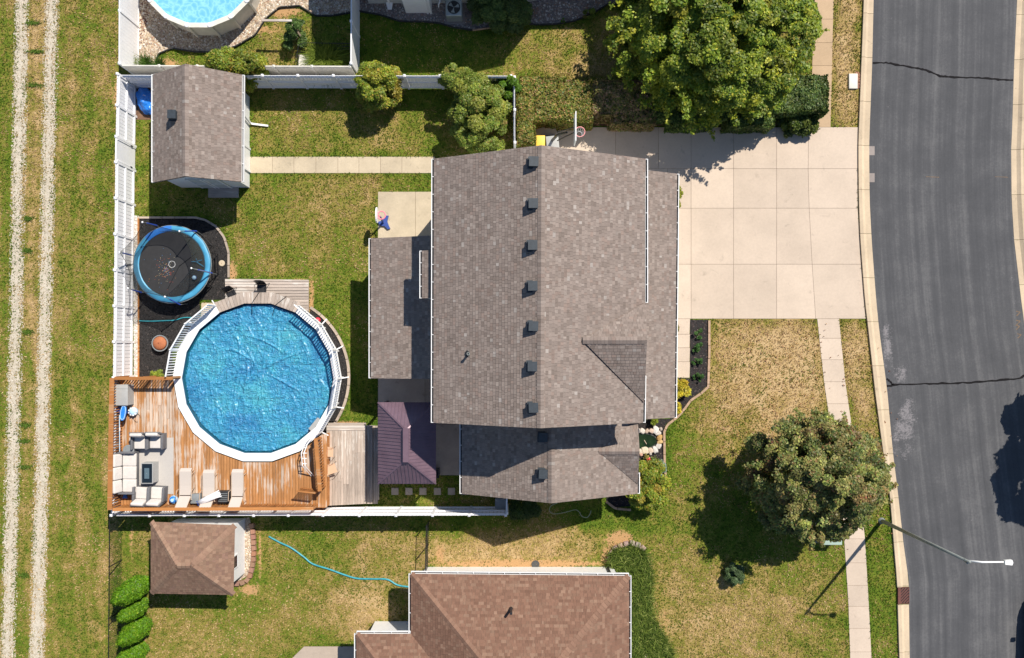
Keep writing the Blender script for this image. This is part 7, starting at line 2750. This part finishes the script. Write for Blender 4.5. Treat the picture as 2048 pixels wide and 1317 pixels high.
# ------------------------------------------------------------------ stones
def stone_mesh(name, sx, sy, sz, col, seed):
    bm = bmesh.new()
    bmesh.ops.create_icosphere(bm, subdivisions=2, radius=1)
    for v in bm.verts:
        c = v.co
        f = 1 + .28 * noise.noise(c * 1.3 + Vector((seed * 7.1, seed, 0)))
        q = Vector((math.copysign(abs(c.x) ** .7, c.x), math.copysign(abs(c.y) ** .7, c.y), math.copysign(abs(c.z) ** .7, c.z)))
        v.co = Vector((q.x * sx * f, q.y * sy * f, q.z * sz * f))
    me = bpy.data.meshes.new(name)
    bm.to_mesh(me)
    bm.free()
    ca = me.color_attributes.new('Col', 'FLOAT_COLOR', 'POINT')
    arr = np.ones((len(me.vertices), 4), dtype=np.float32)
    arr[:, :3] = col
    ca.data.foreach_set('color', arr.ravel())
    me.materials.append(MATS['stone'])
    return me


pd = thing('garden_pond', P(1288, 885), 'small murky garden pond ringed by pale stones', 'pond')
pq = [rel(pd, P3(x_, y_))[:2] for x_, y_ in ((1262, 866), (1280, 868), (1298, 869), (1308, 873), (1313, 880), (1311, 888), (1302, 894), (1285, 897), (1262, 899))]
MB().prism([(a * 1.08, b * 1.12) for a, b in pq], .012, .05).build('liner', 'pond_liner', pd)
MB().prism(pq, .051, .056).build('water', 'pond_water', pd)
MB().bar((.0, .12, .07), (.12, -.08, .07), .03, .015).build('fountain_stick', 'tan_metal', pd)
nograss([(a + pd.location.x, b + pd.location.y) for a, b in pq])
SC = [((1272, 862), .20, (.62, .56, .50)), ((1284, 862), .17, (.66, .60, .54)), ((1293, 862), .12, (.55, .42, .34)), ((1302, 862), .13, (.60, .45, .36)), ((1310, 860), .20, (.70, .66, .62)), ((1315, 866), .15, (.62, .56, .50)),
      ((1318, 875), .17, (.52, .32, .12)), ((1319, 884), .14, (.56, .38, .18)), ((1316, 892), .17, (.60, .56, .52)), ((1310, 899), .19, (.66, .62, .58)), ((1300, 901), .15, (.62, .50, .40)), ((1289, 901), .20, (.68, .58, .44)), ((1278, 903), .15, (.60, .52, .42)), ((1281, 908), .12, (.55, .33, .25)), ((1321, 858), .09, (.5, .42, .36)), ((1300, 907), .08, (.6, .55, .5))]
for i, (p_, r_, c_) in enumerate(SC):
    w_ = rel(pd, P3(*p_))
    inst('stone', stone_mesh('stone', r_, r_ * random.uniform(.7, .95), .10, c_, i + 3), pd, (w_[0], w_[1], .09), (0, 0, random.uniform(0, 3)))


def block_wall(name, pts, size, col, label, gap=.02, h=.16):
    t = thing(name, P(*pts[0]), label, 'stone border')
    w0 = [Vector(P(*p)) for p in pts]
    d = [0]
    for a, b in zip(w0[:-1], w0[1:]):
        d.append(d[-1] + (b - a).length)
    n = int(d[-1] / size)
    for i in range(n):
        t_ = d[-1] * (i + .5) / n
        q = Vector((np.interp(t_, d, [p.x for p in w0]), np.interp(t_, d, [p.y for p in w0])))
        q2 = Vector((np.interp(t_ + .05, d, [p.x for p in w0]), np.interp(t_ + .05, d, [p.y for p in w0])))
        an = math.atan2(q2.y - q.y, q2.x - q.x)
        c = tuple(x * random.uniform(.85, 1.15) for x in col)
        s_ = d[-1] / n - gap
        mb = MB()
        hh = h * random.uniform(.85, 1.1)
        mb.add([(-s_ / 2, -.11, 0), (s_ / 2, -.12, 0), (s_ * .42, .12, 0), (-s_ * .42, .11, 0), (-s_ * .48, -.10, hh), (s_ * .48, -.11, hh), (s_ * .40, .11, hh), (-s_ * .40, .10, hh)],
               [(3, 2, 1, 0), (4, 5, 6, 7), (0, 1, 5, 4), (1, 2, 6, 5), (2, 3, 7, 6), (3, 0, 4, 7)], c)
        mb.build('block', 'stone', t, loc=(q.x - t.location.x, q.y - t.location.y, 0), rot=(0, 0, an + random.uniform(-.08, .08)))
    return t


block_wall('stone_edging', [(1217, 1122), (1220, 1108), (1230, 1096), (1246, 1088), (1262, 1085), (1278, 1090), (1290, 1099)], .27, (.47, .36, .30), 'curved row of tan blocks at the border grass tip')
block_wall('stone_edging', [(504, 1046), (507, 1062), (508, 1080), (509, 1100), (508, 1120), (505, 1138), (501, 1152), (493, 1162), (480, 1167), (470, 1166)], .27, (.36, .20, .14), 'row of reddish brown stones beside the brown shed')
sheet('gravel_strip', PP([(488, 1036), (500, 1036), (504, 1075), (505, 1120), (498, 1150), (478, 1162), (466, 1162), (486, 1145)]), .010, 'gravel_base', 'tan gravel strip between the brown shed and stones')
tag(pebbles('river_rock', PP([(488, 1036), (500, 1036), (504, 1075), (505, 1120), (498, 1150), (478, 1162), (466, 1162), (486, 1145)]), 900, .04, TAN, .012), 'tan pebbles between the brown shed and its stone row', 'pebbles')
sheet('front_step', PP([(1208, 1136), (1236, 1136), (1236, 1160), (1208, 1160)]), .05, 'concrete_patio', 'small pale slab at the corner of the bottom house')
w_ = P(1290, 1312)
tag(inst('rock', stone_mesh('rock', .33, .25, .18, (.50, .46, .42), 31), None, (w_[0], w_[1], .12)), 'pale grey rock beside the border grass at the bottom', 'rock')

# ------------------------------------------------------------------ grass blades over the lawn
N = 420000
gxr, gyr = RS.uniform(-26.8, 26.8, N), RS.uniform(-17.2, 18.2, N)
ii_ = ((gxr - GX0) / GD).astype(int)
jj_ = ((gyr - GY0) / GD).astype(int)
ok = ~nograss_mask[np.clip(jj_, 0, GH - 1), np.clip(ii_, 0, GW - 1)]
gxr, gyr = gxr[ok], gyr[ok]
# the lawn stays greener and a little longer along paving and walls
M_ = nograss_mask.astype(np.float32)
for ax in (0, 1):
    for rep in range(2):
        cs0 = np.cumsum(np.pad(M_, [(7, 6) if ax == 0 else (0, 0), (7, 6) if ax == 1 else (0, 0)], mode='edge'), axis=ax)
        M_ = (np.take(cs0, np.arange(13, cs0.shape[ax]), axis=ax) - np.take(cs0, np.arange(0, cs0.shape[ax] - 13), axis=ax)) / 13
def edge_at(x, y):
    i = np.clip(((x - GX0) / GD).astype(int), 0, M_.shape[1] - 1)
    j = np.clip(((y - GY0) / GD).astype(int), 0, M_.shape[0] - 1)
    return M_[j, i] * (x > -19)
lw_ = bpy.data.objects['lawn'].data
buf = np.zeros(nx * ny, dtype=np.float32)
lw_.attributes['dry'].data.foreach_get('value', buf)
inside = (np.abs(X) < 26.5) & (np.abs(Y) < 17)
buf -= (np.where((X > GX0) & (X < -GX0) & inside, edge_at(np.clip(X, -26, 26), np.clip(Y, -17, 18)), 0) * .45).reshape(-1).astype(np.float32)
lw_.attributes['dry'].data.foreach_set('value', buf)
ed_ = edge_at(gxr, gyr)
dr_ = dryness(gxr, gyr) - .5 * ed_
ba = bareness(gxr, gyr)
keep = RS.uniform(size=len(gxr)) > ba * .95
gxr, gyr, dr_ = gxr[keep], gyr[keep], dr_[keep]


def vnoise(x, y, s, seed):
    rs = np.random.RandomState(seed)
    G = rs.uniform(-1, 1, (256, 256))
    u, v = x * s + 500, y * s + 500
    i, j = np.floor(u).astype(int), np.floor(v).astype(int)
    f, g = u - i, v - j
    f, g = f * f * (3 - 2 * f), g * g * (3 - 2 * g)
    a = lambda p, q: G[q % 256, p % 256]
    return (a(i, j) * (1 - f) + a(i + 1, j) * f) * (1 - g) + (a(i, j + 1) * (1 - f) + a(i + 1, j + 1) * f) * g


n_ = len(gxr)
s_ = dr_ + .38 * vnoise(gxr, gyr, .8, 1) + .26 * vnoise(gxr, gyr, 2.3, 2) + .22 * vnoise(gxr, gyr, 7, 3) + RS.normal(0, .24, n_)
stops = np.array([0, .3, .55, .8, 1.0])
cs_ = np.array([(.058, .120, .010), (.135, .185, .018), (.27, .225, .048), (.45, .31, .135), (.57, .41, .22)])
col = np.stack([np.interp(s_, stops, cs_[:, k]) for k in range(3)], 1) * RS.uniform(.62, 1.3, (n_, 1))
a = RS.uniform(0, 6.283, n_)
ed_ = edge_at(gxr, gyr)
hgt_ = RS.uniform(.035, .075, n_) * (1 + .7 * ed_)
lean_ = RS.uniform(.03, .085, n_)
w = RS.uniform(.018, .036, n_)
V = np.zeros((n_, 3, 3))
V[:, 0] = np.stack([gxr - np.sin(a) * w, gyr + np.cos(a) * w, np.full(n_, .001)], 1)
V[:, 1] = np.stack([gxr + np.sin(a) * w, gyr - np.cos(a) * w, np.full(n_, .001)], 1)
V[:, 2] = np.stack([gxr + np.cos(a) * lean_, gyr + np.sin(a) * lean_, hgt_], 1)
tag(np_mesh('grass', V, [(0, 1, 2)], 'grass_blade', col, None, 'stuff'), 'short mown grass, green and straw-coloured, over all the lawns', 'grass')
# fresh green weed tufts between the wheel tracks
pts = []
for (px_, py_, wx_) in ((68, 46, 18), (72, 104, 18), (69, 171, 18), (58, 437, 10), (56, 502, 10), (56, 664, 10), (53, 850, 12), (50, 882, 12), (52, 934, 14), (50, 1150, 10)):
    for i in range(150):
        q = P(px_ + random.gauss(0, wx_ * .5), py_ + random.gauss(0, 2.2))
        pts.append((q[0], q[1], .005))
tag(blades('weed_tufts', None, np.array(pts), .12, .03, [(3, (.09, .17, .02)), (2, (.13, .21, .03))], lean=.9, kind='stuff'), 'dark green weed tufts between the two wheel tracks', 'weeds')

# dry leaves blown off the street tree
X_, Y_ = scatter_in(PP([(1430, 645), (1650, 645), (1790, 700), (1800, 1100), (1640, 1100), (1440, 1000)]), 1500)
ok = ~nograss_mask[((Y_ - GY0) / GD).astype(int), ((X_ - GX0) / GD).astype(int)] | (RS.uniform(size=len(X_)) < .18)
X_, Y_ = X_[ok], Y_[ok]
n = len(X_)
V = leaf_quads(np.stack([X_, Y_, RS.uniform(.05, .08, n)], 1), unit(RS.normal(0, .3, (n, 3)) + np.array([0, 0, 1])), .055)
tag(np_mesh('fallen_leaves', V, [(0, 1, 2, 3)], 'leaf', pick([(3, (.30, .13, .06)), (2, (.42, .24, .10)), (2, (.20, .10, .05))], n), None, 'stuff'), 'dry brown leaves scattered on the front lawn and sidewalk', 'leaves')
